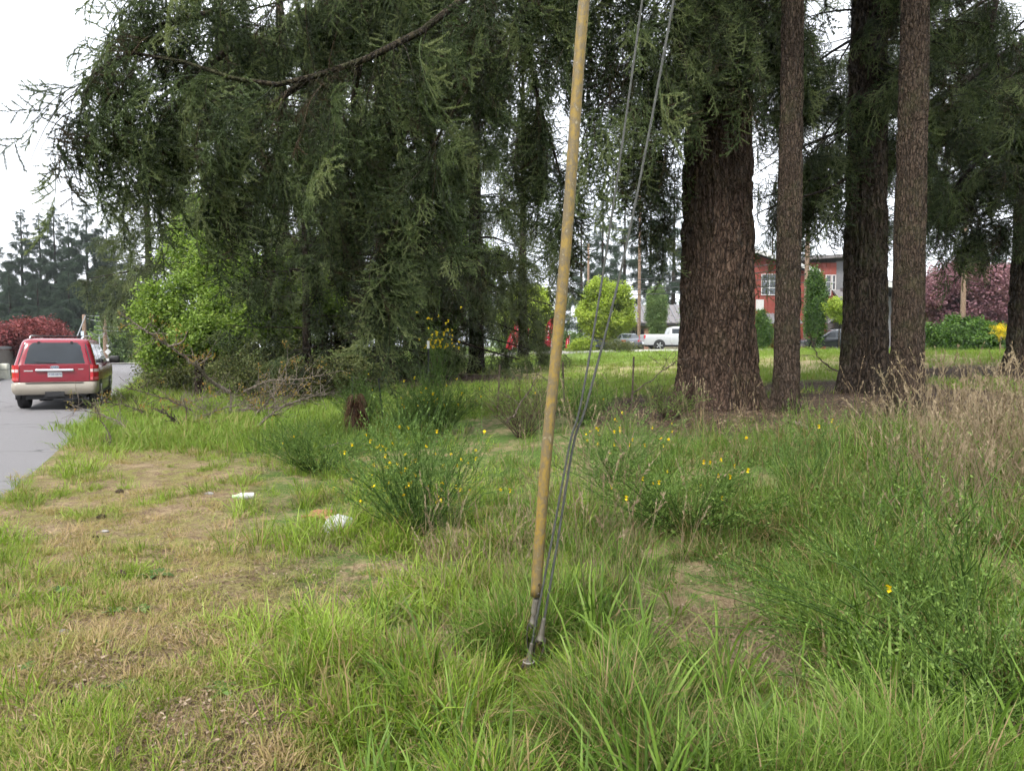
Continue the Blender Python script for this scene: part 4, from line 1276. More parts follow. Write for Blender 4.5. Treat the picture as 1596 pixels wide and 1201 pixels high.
# 5 broad blades close to the lens, bottom right
x, y, px = field(21, 900, 2.2, 4.6, 560, 1680)
s = S(x, y)
k = ~gap(x, y) & (rg.rand(len(x)) > 0.97 * bare(x, y)) & (rg.rand(len(x)) < 0.20 + 0.7 * ss(0.42, 0.62, fbm(x * 1.6, y * 1.6, 30)))
put('broad_grass', x, y, k, T_BLADE, 0.6, 1.1, 22, 'broad arching grass blades along the bottom right')
# 6 dry blades and thatch everywhere
x, y, px = field(23, 4200, 2.3, 18)
s = S(x, y)
w = 0.05 + 0.45 * bare(x, y) * (s > 2.4) + 0.2 * z_duff(x, y) + 0.35 * ss(0.6, 0.72, fbm(x, y, 35)) * (s > 2.5)
k = (s > 0.3) & ~gap(x, y) & (rg.rand(len(x)) < w * np.where(s < 2.6, 0.15, 1.0))
put('dry_thatch', x, y, k, T_DRY, 0.35, 1.0, 24, 'flattened straw coloured dead grass among the green', tilt=0.5)
# 7 tall dry stalks near the trunks at the right
x, y, px = field(25, 2600, 4.0, 13.5, 820, 1680)
s = S(x, y)
right = ss(1300, 1480, px)
w = (0.015 + 0.42 * right * ss(4.6, 6.8, y) * (1 - ss(9.0, 12, y)) * (0.2 + 0.8 * ss(0.45, 0.6, fbm(x * 0.9, y * 0.9, 37)))) + 0.03 * (px < 1000)
k = (rg.rand(len(x)) < w)
put('dry_stalks', x, y, k, T_STALK, 0.75, 1.2, 26, 'tall dry straw stalks with seed heads below the fir trunks')
x, y, px = field(27, 70, 4.2, 8, 660, 880)
k = rg.rand(len(x)) < 0.5
put('dry_stalks', x, y, k, T_STALK, 0.55, 0.9, 28, 'thin dry seed stalks between the flowering broom and the yellow guard')
x, y, px = field(47, 90, 5.2, 8.5, 1430, 1680)
put('dry_stalks', x, y, np.ones(len(x), bool), T_STALK, 1.0, 1.35, 48, 'tallest pale straw stalks at the right edge of the view')
# 8 grass of the mown field, and rough grass at the far bank
x, y, px = field(29, 3800, 15, 58, 560, 1660)
s = S(x, y)
k = (s > 7) & (rg.rand(len(x)) > 1.0 * z_duff(x, y) + 0.02) & (rg.rand(len(x)) > 0.62 * z_tan(x, y))
put('mown_grass', x, y, k, T_FAR, 0.7, 1.3, 30, 'short sunlit grass of the mown field behind the trees', grow=0.012)
x, y, px = field(31, 1600, 12, 60, 150, 640)
s = S(x, y)
k = (s > 0.3) & (s < 9) & (rg.rand(len(x)) > 0.6 * z_duff(x, y))
put('bank_grass', x, y, k, T_FAR, 0.8, 1.5, 32, 'fresh green grass of the bank running along the road', grow=0.006)
n = 900
x, y = xy(-rg.uniform(9.4, 30, n), rg.uniform(2, 60, n))
k = np.ones(n, bool)
put('far_verge_grass', x, y, k, T_FAR, 0.9, 1.6, 33, 'green grass on the far side of the road', grow=0.01)
n = 260
x, y = xy(-rg.uniform(7.05, 8.05, n), rg.uniform(2, 60, n))
put('kerbside_grass', x, y, np.ones(n, bool), T_FAR, 0.8, 1.3, 34, 'narrow green grass strip between far kerb and footpath')

# leaf litter, twigs, bits of bark on the verge and under the firs
m_lit = foliage('leaf_litter', [(0.05, 0.034, 0.024), (0.12, 0.08, 0.052), (0.2, 0.14, 0.092), (0.33, 0.26, 0.19)], 0.1, 0.8, 0.45, 0.15)
def litter(seed):
    r = R(seed)
    n = 26
    P0 = np.concatenate([r.uniform(-0.12, 0.12, (n, 2)), r.uniform(0.002, 0.012, (n, 1))], 1)
    a = r.uniform(0, 6.28, n)
    D = np.stack([np.cos(a), np.sin(a), r.uniform(-0.15, 0.35, n)], -1)
    Sd = np.stack([-np.sin(a), np.cos(a), r.uniform(-0.4, 0.4, n)], -1)
    l = r.uniform(0.006, 0.03, n)[:, None]
    w = np.where(r.rand(n) < 0.75, r.uniform(0.0008, 0.0018, n), r.uniform(0.003, 0.008, n))[:, None]
    l = np.where(w > 0.0025, l * 0.6, l)
    V = np.stack([P0 - D * l, P0 + Sd * w, P0 + D * l, P0 - Sd * w], 1).reshape(-1, 3)
    return [(V, np.arange(n * 4).reshape(-1, 4))], np.repeat(r.rand(n), 4)
T_LIT = [src('litter_source', *[(lambda x: (x[0], m_lit, x[1]))(litter(700 + k))][0]) for k in range(5)]
x, y, px = field(41, 12000, 2.4, 14)
s = S(x, y)
k = (s > 0.15) & (rg.rand(len(x)) < 0.28 + 0.7 * bare(x, y) + 0.6 * z_duff(x, y))
put('leaf_litter', x, y, k, T_LIT, 0.6, 1.3, 42, 'brown leaf and twig litter strewn over the ground', sink=-0.006, tilt=0.1, cat='litter')
x, y, px = field(43, 3000, 9, 30, 900, 1660)
k = rg.rand(len(x)) < z_duff(x, y)
put('needle_litter', x, y, k, T_LIT, 1.2, 2.4, 44, 'dark brown fallen needles and twigs around the fir trunks', sink=-0.006, tilt=0.15, cat='litter')

# ================================================================== BROOM SHRUBS
m_broom = foliage('broom_green', [(0.045, 0.085, 0.018), (0.075, 0.135, 0.03), (0.12, 0.195, 0.045), (0.175, 0.25, 0.075)], 0.2, 0.5, 0.15, 0.3)
m_broom_b = foliage('broom_blue_green', [(0.034, 0.066, 0.013), (0.062, 0.112, 0.021), (0.1, 0.165, 0.032), (0.155, 0.225, 0.055)], 0.2, 0.5, 0.15, 0.3)
m_twig = foliage('dead_broom_twigs', [(0.05, 0.036, 0.026), (0.09, 0.065, 0.045), (0.15, 0.11, 0.08)], 0.0, 0.8, 0.15, 0.15)
m_pod = foliage('broom_pods', [(0.16, 0.25, 0.07), (0.22, 0.32, 0.1)], 0.3, 0.5, 0.15)
def broom(label, base, hgt, spread, nst, seed, flowers=0, mat=None, lean=(0, 0), leafy=1.0, rthick=1.0, group='broom shrubs', pods=0, name='broom_shrub', leafmat=None, zoneflower=(0.5, 1.0), nbr=9, lsz=1.0, fsz=1.0):
    mat = mat or m_broom
    leafmat = leafmat or mat
    r = R(seed)
    t = thing(name, label, 'shrub', base, 0, group)
    K = 8
    u = np.linspace(0, 1, K)
    a = r.uniform(0, 6.28, nst)
    b0 = np.stack([np.cos(a), np.sin(a), np.zeros(nst)], -1) * (0.12 * spread * r.rand(nst))[:, None]
    b0[:, 2] = -0.03
    out = spread * np.sqrt(r.rand(nst))
    L = hgt * r.uniform(0.65, 1.1, nst)
    D = np.stack([np.cos(a) * out + lean[0], np.sin(a) * out + lean[1], np.zeros(nst)], -1)
    ST = b0[:, None] + D[:, None] * (u ** 0.85)[None, :, None]
    ST[..., 2] += (L * (1 - 0.28 * (np.linalg.norm(D, axis=1) / (spread + 0.01)) ** 2))[:, None] * (u ** 0.9)[None]
    bow = r.normal(size=(nst, 1, 3)) * np.array([0.22, 0.22, 0.06]) * spread
    ST = ST + bow * (u * u)[None, :, None]
    ST += r.normal(size=ST.shape) * 0.022 * u[None, :, None]
    V1, F1 = tubes(ST, rthick * np.linspace(0.0052, 0.0016, K)[None], 4)
    # whippy branchlets, steeply upright
    N = nst * nbr
    si = np.repeat(np.arange(nst), nbr)
    f = r.uniform(0.22, 0.96, N) * (K - 1)
    i = np.minimum(f.astype(int), K - 2)
    p0 = ST[si, i] + (ST[si, i + 1] - ST[si, i]) * (f - i)[:, None]
    tn = nrm(ST[si, i + 1] - ST[si, i])
    d = nrm(tn * 0.8 + r.normal(size=(N, 3)) * np.array([0.62, 0.62, 0.35]) + np.array([0, 0, 0.1]))
    l = hgt * r.uniform(0.16, 0.42, N)
    k2 = 5
    v = np.linspace(0, 1, k2)
    BR = p0[:, None] + d[:, None] * (l[:, None] * v)[..., None]
    BR[..., 2] += (0.15 * l)[:, None] * v ** 2
    V2, F2 = tubes(BR, rthick * np.linspace(0.0021, 0.001, k2)[None], 3)
    # small leaves
    per = int(11 * leafy)
    bits = [(V1, F1), (V2, F2)]
    mk('stems', bits, mat, t, False, {'tint': ('FLOAT', np.concatenate([np.repeat(r.rand(nst), K * 4) * 0.3, np.repeat(0.1 + 0.5 * r.rand(N), k2 * 3)]))})
    if per:
        M = N * per
        bi = np.repeat(np.arange(N), per)
        g = r.uniform(0.05, 1.0, M) * (k2 - 1)
        j = np.minimum(g.astype(int), k2 - 2)
        q0 = BR[bi, j] + (BR[bi, j + 1] - BR[bi, j]) * (g - j)[:, None]
        dd = nrm(nrm(BR[bi, j + 1] - BR[bi, j]) * 0.8 + r.normal(size=(M, 3)) * 0.6)
        sd = nrm(np.cross(dd, r.normal(size=(M, 3))))
        ll = (0.021 * lsz * r.uniform(0.6, 1.3, M))[:, None]
        V3 = np.stack([q0, q0 + dd * ll * 0.5 + sd * ll * 0.24, q0 + dd * ll, q0 + dd * ll * 0.5 - sd * ll * 0.24], 1).reshape(-1, 3)
        mk('leaves', [(V3, np.arange(M * 4).reshape(-1, 4))], leafmat, t, False, {'tint': ('FLOAT', np.repeat(0.3 + 0.7 * r.rand(M), 4))})['kind'] = 'stuff'
    tips = BR[:, :].reshape(-1, 3)
    zt = np.quantile(tips[:, 2], zoneflower)
    cand = tips[(tips[:, 2] >= zt[0]) & (tips[:, 2] <= zt[1])]
    cand = cand[cand[:, 1] < np.median(cand[:, 1]) + 0.3 * spread]
    for k in range(flowers):
        c0 = cand[r.randint(len(cand))]
        c0 = c0 + r.normal(size=3) * 0.01
        fd = nrm(r.normal(size=3) + np.array([0, -0.6, 0.1]))
        sd = nrm(np.cross(fd, [0.1, 0.2, 1.0]))
        up = np.cross(sd, fd)
        V, F = [], []
        for (aa, bb, cc) in ((0.9, 0.017, 0.026), (-0.6, 0.013, 0.023), (0.15, 0.010, 0.021)):
            o = len(V)
            dirp = nrm(fd * 0.7 + up * aa)
            bb, cc = bb * fsz, cc * fsz
            V += [c0, c0 + dirp * cc * 0.6 + sd * bb, c0 + dirp * cc * 1.15, c0 + dirp * cc * 0.6 - sd * bb]
            F.append([o, o + 1, o + 2, o + 3])
        mk('flower', [(np.array(V), np.array(F))], m_yellow, t, False, {'tint': ('FLOAT', np.full(len(V), r.rand()))})
    for k in range(pods):
        c0 = cand[r.randint(len(cand))]
        dn = nrm(r.normal(size=3) * 0.5 + np.array([0, 0, -1]))
        sd = nrm(np.cross(dn, r.normal(size=3)))
        V = np.array([c0, c0 + dn * 0.014 + sd * 0.005, c0 + dn * 0.036, c0 + dn * 0.014 - sd * 0.005])
        mk('pod', [(V, np.array([[0, 1, 2, 3]]))], m_pod, t, False, {'tint': ('FLOAT', np.full(4, r.rand()))})
    return t
broom('yellow flowering broom shrub left of the yellow guard, behind the white bag', G(652, 6.6), 1.1, 0.62, 70, 801, 64, leafy=1.4, zoneflower=(0.25, 0.97), nbr=11)
broom('spreading broom shrub with few flowers right of the guy wires', G(1075, 6.2), 0.72, 0.85, 62, 802, 18, mat=m_broom_b, leafy=1.5, pods=14, lean=(-0.1, 0), nbr=11)
broom('broom with scattered yellow flowers below the massive trunk, beside the guy wires', G(960, 8.4), 0.85, 0.7, 46, 803, 26, leafy=1.3, zoneflower=(0.5, 1.0))
broom('large dark broom leaning in from the right foreground', G(1500, 3.9), 1.0, 0.75, 40, 804, 2, mat=m_broom_b, lean=(-0.5, 0.15), leafy=0.9, pods=16, nbr=9, rthick=1.3)
broom('dark broom cut by the lower right corner', G(1590, 3.05), 0.72, 0.5, 40, 805, 0, mat=m_broom_b, lean=(-0.3, 0.1), leafy=1.0, nbr=10, rthick=1.3)
broom('low rounded broom without flowers left of the dead stump', G(492, 9.8), 0.72, 0.85, 80, 806, 2, mat=m_broom_b, leafy=1.2, nbr=10)
broom('tall broom with sparse yellow flowers behind the dark fence post', G(690, 13.4), 1.05, 0.7, 50, 807, 22, mat=m_broom_b, leafy=1.2, rthick=1.4, zoneflower=(0.4, 1.0), lsz=1.4, fsz=1.5)
broom('yellow topped broom rising against the dark fir', G(686, 15.4), 2.05, 0.28, 16, 808, 64, mat=m_broom_b, leafy=0.8, rthick=1.5, zoneflower=(0.72, 1.0), lsz=1.4, fsz=1.6)
broom('small green broom beside the leaning fence post', G(640, 13.0), 0.9, 0.45, 40, 809, 8, leafy=1.2, rthick=1.3, lsz=1.3)
broom('bare twiggy bush left of the yellow guard at the wire fence', G(815, 12.0), 0.95, 0.7, 46, 810, 2, mat=m_twig, leafmat=m_broom_b, leafy=0.7, rthick=1.3, name='twiggy_bush', lsz=1.4)
broom('thin green bush at the fence between the guard and the massive trunk', G(905, 12.5), 0.85, 0.6, 40, 811, 3, mat=m_broom_b, leafy=0.9, rthick=1.3, lsz=1.4)
broom('upright young broom in the grass right of the flowerless thicket', G(1262, 6.8), 0.85, 0.3, 22, 812, 4, leafy=1.2, lean=(-0.05, 0))
broom('thin broom shoots in the tall grass at mid right', G(1405, 5.6), 0.85, 0.35, 18, 813, 1, mat=m_broom_b, leafy=1.2, lean=(-0.15, 0))
broom('green broom behind the short dark fir, above the brush', G(560, 14.5), 1.1, 0.5, 40, 814, 2, leafy=1.1, rthick=1.4, lsz=1.4)
broom('low twiggy scrub at the foot of the massive trunk', G(1045, 12.4), 0.6, 0.6, 36, 815, 2, mat=m_twig, leafmat=m_broom_b, leafy=0.8, rthick=1.2, name='twiggy_bush', lsz=1.4)

# broad-leaved weeds on the verge
m_weed = foliage('weed_leaves', [(0.05, 0.10, 0.022), (0.085, 0.155, 0.035), (0.13, 0.21, 0.055)], 0.3, 0.4, 0.2, 0.5)
def weed(px, py, sc, seed, lab):
    d = 1938.0 / (py - 540)
    t = thing('weed_plant', lab, 'plant', G(px, d), R(seed).rand() * 6, 'leafy weeds on the verge')
    r = R(seed)
    for k in range(9):
        a = k * 2.4 + r.rand() * 0.5
        L = sc * r.uniform(0.6, 1.1)
        v = np.linspace(0, 1, 5)
        hz = 0.012 + L * (0.45 * v - 0.42 * v ** 2) * r.uniform(0.7, 1.5)
        PT = np.stack([math.cos(a) * L * v, math.sin(a) * L * v, hz], -1)[None]
        W = L * 0.17 * np.array([[0.25, 0.7, 1.0, 0.8, 0.08]])
        Vr, Fr = ribbons(PT, W, np.array([[-math.sin(a), math.cos(a), 0.15]]))
        mk('leaf', [(Vr, Fr)], m_weed, t, False, {'tint': ('FLOAT', np.full(len(Vr), r.rand()))})
    return t
for k, (px, py, sc, lab) in enumerate([
        (210, 963, 0.10, 'flat green weed rosette on the bare verge, nearest the middle of the left side'), (150, 1012, 0.10, 'pair-leaved weed on the verge below the bare brown patch'),
        (20, 1057, 0.08, 'small weed at the left edge of the picture'), (170, 1085, 0.12, 'dark green weed rosette low on the verge'),
        (98, 1194, 0.09, 'pale weed at the bottom left edge'), (235, 900, 0.15, 'broad weed patch in the middle of the verge'),
        (165, 965, 0.09, 'small weed left of the flat rosette'), (335, 1092, 0.13, 'leafy weed at the edge of the long grass'),
        (80, 925, 0.10, 'grey green weed on the left verge near the twig'), (590, 1000, 0.2, 'dark broad-leaved dock in the long grass'), (395, 1060, 0.10, 'weed with yellowish leaves at the foot of the long grass')]):
    weed(px, py, sc, 850 + k, lab)
# ================================================================== GUY WIRES AND GUARD
m_guard, nt, b = newmat('weathered_yellow_plastic')
f1 = noise(nt, 32, 8, 0.75, stretch=(1, 1, 0.7))
f2 = noise(nt, 9, 7, 0.75, stretch=(1, 1, 0.14))
c = ramp(nt, [(0.3, (0.16, 0.10, 0.012)), (0.6, (0.25, 0.165, 0.022))], f2)
grime = ramp(nt, [(0.44, (0, 0, 0)), (0.53, (0.92, 0.92, 0.92))], math_n(nt, 'ADD', math_n(nt, 'MULTIPLY', f1, 0.55), math_n(nt, 'MULTIPLY', f2, 0.45)))
c = mixc(nt, grime, c, (0.105, 0.08, 0.042))
c = mixc(nt, ramp(nt, [(0.6, (0, 0, 0)), (0.68, (1, 1, 1))], f1), c, (0.27, 0.23, 0.14))
c = mixc(nt, ramp(nt, [(0.28, (1, 1, 1)), (0.36, (0, 0, 0))], f1), c, (0.06, 0.045, 0.02))
nt.links.new(c, b.inputs['Base Color'])
b.inputs['Roughness'].default_value = 0.6
bump(nt, b, f1, 0.25, 0.003)
m_strand = plain('galvanised_strand', (0.075, 0.078, 0.07), 0.65, 0.4, 0.3, 30)
m_galv = plain('weathered_galvanised_steel', (0.13, 0.118, 0.095), 0.6, 0.4, 0.3, 25, 0.2)
m_rust_dk = plain('dark_rusty_steel', (0.06, 0.05, 0.042), 0.75, 0.4, 0.4, 20, 0.2)

def strand(p0, p1, rad_, turns_per_m=9, n_w=7, step=0.02, bow=0.0):
    """a twisted wire rope: six outer wires round a core"""
    p0, p1 = np.array(p0), np.array(p1)
    L = np.linalg.norm(p1 - p0)
    K = int(L / step) + 2
    u = np.linspace(0, 1, K)
    ax = (p1 - p0) / L
    e1 = nrm(np.cross(ax, [0, 1.0, 0.2]))
    e2 = np.cross(ax, e1)
    lines = []
    for q in range(6):
        ph = q * math.pi / 3 + u * L * turns_per_m * 2 * math.pi / 1.0 * 0.5
        lines.append(p0 + (p1 - p0) * u[:, None] + np.array([0.0, 0.0, -1.0]) * 0 + np.array([-1.0, 0, 0]) * (bow * np.sin(np.clip(u * 2, 0, 1) * math.pi))[:, None] + rad_ * 0.62 * (np.cos(ph)[:, None] * e1 + np.sin(ph)[:, None] * e2))
    return tubes(np.array(lines), np.full((1, K), rad_ * 0.42), 4)
dG = 3.72
base_g = G(822, dG)
pa = P(822, 1062, dG)
guard_b, guard_t = P(835, 928, dG), P(912, 2, dG)
guard_top = guard_b + (guard_t - guard_b) * 1.12
gy_t = thing('guy_anchor', 'rusty anchor rod with three clamped steel guy wires rising from the grass', 'guy wire', base_g)
loc0 = base_g
def rel(p):
    return np.array(p) - loc0
ext = 3.4
mk('guy_strand', [strand(rel(P(836, 965, dG)), rel(guard_b + (guard_t - guard_b) * 2.2), 0.0062)], m_strand, gy_t)
def strand_path(pts, rad_, turns=4.5, step=0.02):
    """the same twisted rope along a bent line"""
    q = bez(pts, int(np.linalg.norm(np.diff(np.array(pts), axis=0), axis=1).sum() / step) + 2)
    L = np.concatenate([[0], np.cumsum(np.linalg.norm(np.diff(q, axis=0), axis=1))])
    T = nrm(np.gradient(q, axis=0))
    e1 = nrm(np.cross(T, [0, 1.0, 0.2]))
    e2 = np.cross(T, e1)
    ln = []
    for k in range(6):
        ph = k * math.pi / 3 + L * turns * 2 * math.pi
        ln.append(q + rad_ * 0.62 * (np.cos(ph)[:, None] * e1 + np.sin(ph)[:, None] * e2))
    return tubes(np.array(ln), np.full((1, len(q)), rad_ * 0.42), 4)
w1 = [(829, 1002), (860, 842), (888, 692), (907, 620), (947, 380), (1001, 0), (1050, -380), (1100, -800)]
w2 = [(848, 966), (868, 850), (894, 692), (917, 620), (977, 380), (1050, 0), (1115, -380), (1180, -800)]
mk('guy_strand', [strand_path([rel(P(x_, y_, dG - 0.03)) for x_, y_ in w1], 0.0056)], m_strand, gy_t)
mk('guy_strand', [strand_path([rel(P(x_, y_, dG - 0.008)) for x_, y_ in w2], 0.0062)], m_strand, gy_t)
mk('anchor_rod', [tubes(bez([rel(P(816, 1110, dG)), rel(P(822, 1062, dG)), rel(P(830, 1010, dG))], 6), np.full((1, 6), 0.0115), 10)], m_rust_dk, gy_t)
def clamp(pt_top, pt_bot, r1, r2, name='clamp_body'):
    """tapered automatic dead-end body with a flared, bolted collar and two bail wires"""
    a, b_ = np.array(pt_top), np.array(pt_bot)
    u = np.array([0, 0.03, 0.08, 0.3, 0.6, 0.78, 0.80, 0.86, 0.88, 0.94, 1.0])
    rr = np.array([r1 * 0.6, r1, r1, r1 * 1.1, r2 * 0.88, r2 * 0.95, r2 * 1.15, r2 * 1.15, r2 * 1.0, r2 * 0.9, r2 * 0.5])
    pts = a + (b_ - a) * u[:, None]
    o = mk(name, [tubes(pts, rr[None], 16)], m_galv, gy_t)
    ax = nrm(b_ - a)
    e1 = nrm(np.cross(ax, [0, 1.0, 0]))
    for sg in (-1, 1):
        c0 = a + (b_ - a) * 0.83 + e1 * sg * r2 * 1.25
        mk('collar_bolt', [tubes(np.array([c0 - ax * 0.012, c0 + ax * 0.016]), np.array([[0.0055, 0.0055]]), 6)], m_galv, o)
        end = b_ + ax * 0.11 + e1 * sg * r2 * 0.35
        mk('bail', [tubes(bez([c0, b_ + ax * 0.03 + e1 * sg * r2 * 1.2, end], 8), np.full((1, 8), 0.0042), 6)], m_rust_dk, o)
    return o
clamp(rel(P(836, 932, dG)), rel(P(829, 978, dG)), 0.0165, 0.0175)
clamp(rel(P(848, 962, dG - 0.01)), rel(P(841, 1003, dG - 0.01)), 0.011, 0.019)
clamp(rel(P(829, 1001, dG - 0.03)), rel(P(822, 1040, dG - 0.03)), 0.0105, 0.0195)
# thimble eye of the anchor
eye = [rel(P(822 + 9 * math.cos(a), 1046 + 16 * math.sin(a), dG)) for a in np.linspace(0, 2 * math.pi, 17)]
mk('anchor_eye', [tubes(np.array(eye), np.full((1, 17), 0.008), 8)], m_rust_dk, gy_t)
# pale tape ring on the lowest clamp
tr = [rel(P(824 + 8.5 * math.cos(a), 1030 + 4 * math.sin(a), dG - 0.03 + 0.03 * math.sin(-a))) for a in np.linspace(0, 2 * math.pi, 15)]
mk('tape_ring', [tubes(np.array(tr), np.full((1, 15), 0.0035), 6)], plain('white_tape', (0.3, 0.28, 0.26), 0.7), gy_t)
# yellow guard: a split tube, a thing clipped over the wire
gl = guard_top - guard_b
gL = np.linalg.norm(gl)
gax = gl / gL
ge1 = nrm(np.cross(gax, [0, 1.0, 0]))
ge2 = np.cross(gax, ge1)
gt_ = thing('guy_guard', 'weathered yellow plastic tube guard clipped over the leaning guy wire', 'guy guard', guard_b)
ang = np.linspace(rad(20), rad(340), 26) + rad(90)      # open slot on the far side
nz_ = 80
uz = np.linspace(0, 1, nz_)
def shell(r0):
    q = []
    for k_, u_ in enumerate(uz):
        cc = gl * u_ + 0.006 * math.sin(u_ * 9) * ge1
        rr = r0 * (1 + 0.012 * math.sin(u_ * 31))
        q.append(cc + rr * (np.cos(ang)[:, None] * ge1 - np.sin(ang)[:, None] * ge2))
    return np.array(q)
o_, i_ = shell(0.0285), shell(0.0258)
m_ = len(ang)
V = np.concatenate([o_.reshape(-1, 3), i_.reshape(-1, 3)])
F = []
ofs = nz_ * m_
for k_ in range(nz_ - 1):
    for j_ in range(m_ - 1):
        a = k_ * m_ + j_
        F.append([a, a + 1, a + m_ + 1, a + m_])
        F.append([ofs + a, ofs + a + m_, ofs + a + m_ + 1, ofs + a + 1])
    for j_ in (0, m_ - 1):
        a = k_ * m_ + j_
        F.append([a, a + m_, ofs + a + m_, ofs + a])
for j_ in range(m_ - 1):
    F.append([j_, ofs + j_, ofs + j_ + 1, j_ + 1])
    a = (nz_ - 1) * m_ + j_
    F.append([a, a + 1, ofs + a + 1, ofs + a])
mk('guard_tube', [(V, np.array(F))], m_guard, gt_)
c0 = gax * 0.07 + ge1 * -0.012 + ge2 * -0.0
fr = np.array([0, -1.0, 0])
mk('clip_bolt', [tubes(np.array([c0 + fr * 0.026, c0 + fr * 0.036]), np.array([[0.007, 0.006]]), 8)], m_galv, gt_)
mk('clip_bolt', [tubes(np.array([c0 - gax * 0.05 + fr * 0.026, c0 - gax * 0.05 + fr * 0.036]), np.array([[0.006, 0.005]]), 8)], m_galv, gt_)

# ================================================================== WIRE FENCE
m_wire = plain('rusty_fence_wire', (0.16, 0.12, 0.09), 0.7, 0.5, 0.4, 20)
m_post = plain('dark_fence_post', (0.03, 0.032, 0.03), 0.7, 0.3, 0.4, 12)
m_ptop = plain('white_post_tip', (0.7, 0.7, 0.68), 0.5)
fence = thing('wire_fence', 'old sagging wire mesh fence on thin dark posts below the firs', 'fence', G(668, 15))
fb = G(668, 15)
posts = [(548, 16.5, 0.95, 0.02), (597, 15.6, 0.95, -0.10), (668, 15, 1.5, 0.0), (775, 14.6, 1.05, 0.05), (880, 14.4, 1.0, -0.04), (985, 14.3, 1.0, 0.03), (1062, 14.2, 1.0, 0.0)]
tops = []
for k, (px, d, h, ln) in enumerate(posts):
    g = G(px, d) - fb
    tp = g + np.array([ln * h, 0.02, h])
    bits = [box(-0.018, 0.018, -0.004, 0.004, -0.2, h), box(-0.004, 0.004, -0.022, -0.0045, -0.2, h)]
    bb = []
    for V, F in bits:
        V = V.copy()
        V[:, 0] += ln * V[:, 2]
        bb.append((V + g, F))
    po = mk('post', bb, m_post if k < 3 else m_wire, fence, False)
    if k == 2:
        V, F = box(-0.025, 0.025, -0.028, 0.012, h + 0.002, h + 0.16)
        mk('post_tip', [(V + g, F)], m_ptop, po, False)
    tops.append((g, tp))
for k in range(len(posts) - 1):
    g0, g1 = tops[k][0], tops[k + 1][0]
    Lh = np.linalg.norm(g1 - g0)
    nvx = max(4, int(Lh / 0.15))
    hh = 0.92
    r = R(900 + k)
    lines = []
    u = np.linspace(0, 1, 13)
    for q in range(8):
        z = hh * q / 7 + 0.03
        sag = -0.07 * (q / 7) * 4 * u * (1 - u) * r.uniform(0.5, 1.6)
        p = g0 + (g1 - g0) * u[:, None]
        p[:, 2] += z + sag
        p[:, 1] += 0.03 * np.sin(u * 8 + k) + 0.03
        lines.append(p)
    lines = np.array(lines)
    mk('horizontal_wires', [tubes(lines, np.full((1, 13), 0.0026), 3)], m_wire, fence)['kind'] = 'stuff'
    vt = []
    for q in range(1, nvx):
        f = q / nvx * 12
        i = min(int(f), 11)
        pl = lines[:, i] + (lines[:, i + 1] - lines[:, i]) * (f - i)
        vt.append(pl)
    mk('vertical_wires', [tubes(np.array(vt), np.full((1, 8), 0.0022), 3)], m_wire, fence)['kind'] = 'stuff'

# ================================================================== FALLEN BRANCHES AND BRUSH
m_dead = bark_mat('grey_dead_wood', (0.13, 0.105, 0.08), (0.3, 0.255, 0.2), (0.45, 0.4, 0.335), 0.0, 2.0)
m_dead_d = bark_mat('dark_dead_wood', (0.06, 0.046, 0.035), (0.15, 0.118, 0.09), (0.28, 0.235, 0.185), 0.0, 2.0)
def fallen(label, main, r0, seed, ntw, tl, leaves=0, mat=None, extra=(), up=0.4, name='fallen_branch'):
    base = main[0].copy()
    base[2] = float(H(base[0], base[1]))
    t = thing(name, label, 'branch', base, 0, 'fallen branches in the roadside brush')
    mat = mat or m_dead
    r = R(seed)
    q = bez(main, 16) - base
    q[1:-1] += r.normal(size=(14, 3)) * 0.012
    mk('bough', [tubes(q, (r0 * np.linspace(1, 0.25, 16))[None], 7)], mat, t)
    for ex in extra:
        e = bez(ex, 8) - base
        mk('side_branch', [tubes(e, (r0 * 0.6 * np.linspace(1, 0.3, 8))[None], 6)], mat, t)
    tip = []
    if ntw:
        TW = []
        for k in range(ntw):
            f = r.uniform(0.1, 0.98) * 15
            i = min(int(f), 14)
            p0 = q[i] + (q[i + 1] - q[i]) * (f - i)
            tn = nrm(q[i + 1] - q[i])
            d = nrm(tn * 0.7 + r.normal(size=3) * 0.8 + np.array([0, 0, up]))
            l = tl * r.uniform(0.4, 1.2)
            v = np.linspace(0, 1, 6)[:, None]
            ln = p0 + d * l * v + np.cumsum(r.normal(size=(6, 3)) * 0.04 * l, 0)
            TW.append(ln)
            tip.append(ln[3 + r.randint(3)])
            if r.rand() < 0.7:
                d2 = nrm(d + r.normal(size=3) * 0.7)
                TW.append(ln[2] + d2 * l * 0.6 * v + np.cumsum(r.normal(size=(6, 3)) * 0.03 * l, 0))
                tip.append(TW[-1][4])
        TW = np.array(TW)
        mk('twigs', [tubes(TW, (r0 * 0.22 * np.linspace(1, 0.3, 6) + 0.002)[None], 4)], mat, t)['kind'] = 'stuff'
    if leaves:
        tip = np.array(tip)
        pts = tip[r.randint(0, len(tip), leaves)] + r.normal(size=(leaves, 3)) * 0.05
        o = scatter('leaves', pts, r.uniform(-1, 1, (leaves, 3)), r.uniform(0.45, 0.9, leaves), L_TURN, t, seed)
        o['kind'] = 'stuff'
    return t
Q = lambda px, py, d: P(px, py, d)
fallen('long leaning broken branch with yellowing leaves pointing up at the road', [Q(358, 612, 17.5), Q(328, 593, 17.3), Q(307, 570, 17.0), Q(280, 551, 16.8), Q(255, 534, 16.6), Q(213, 507, 16.3), Q(199, 495, 16.2)], 0.05, 910, 26, 0.55, 23,
       extra=([Q(359, 640, 17.5), Q(360, 620, 17.5), Q(357, 598, 17.5)], [Q(307, 570, 17), Q(322, 560, 16.9), Q(331, 553, 16.8)], [Q(262, 540, 16.6), Q(284, 533, 16.5), Q(293, 515, 16.4)]))
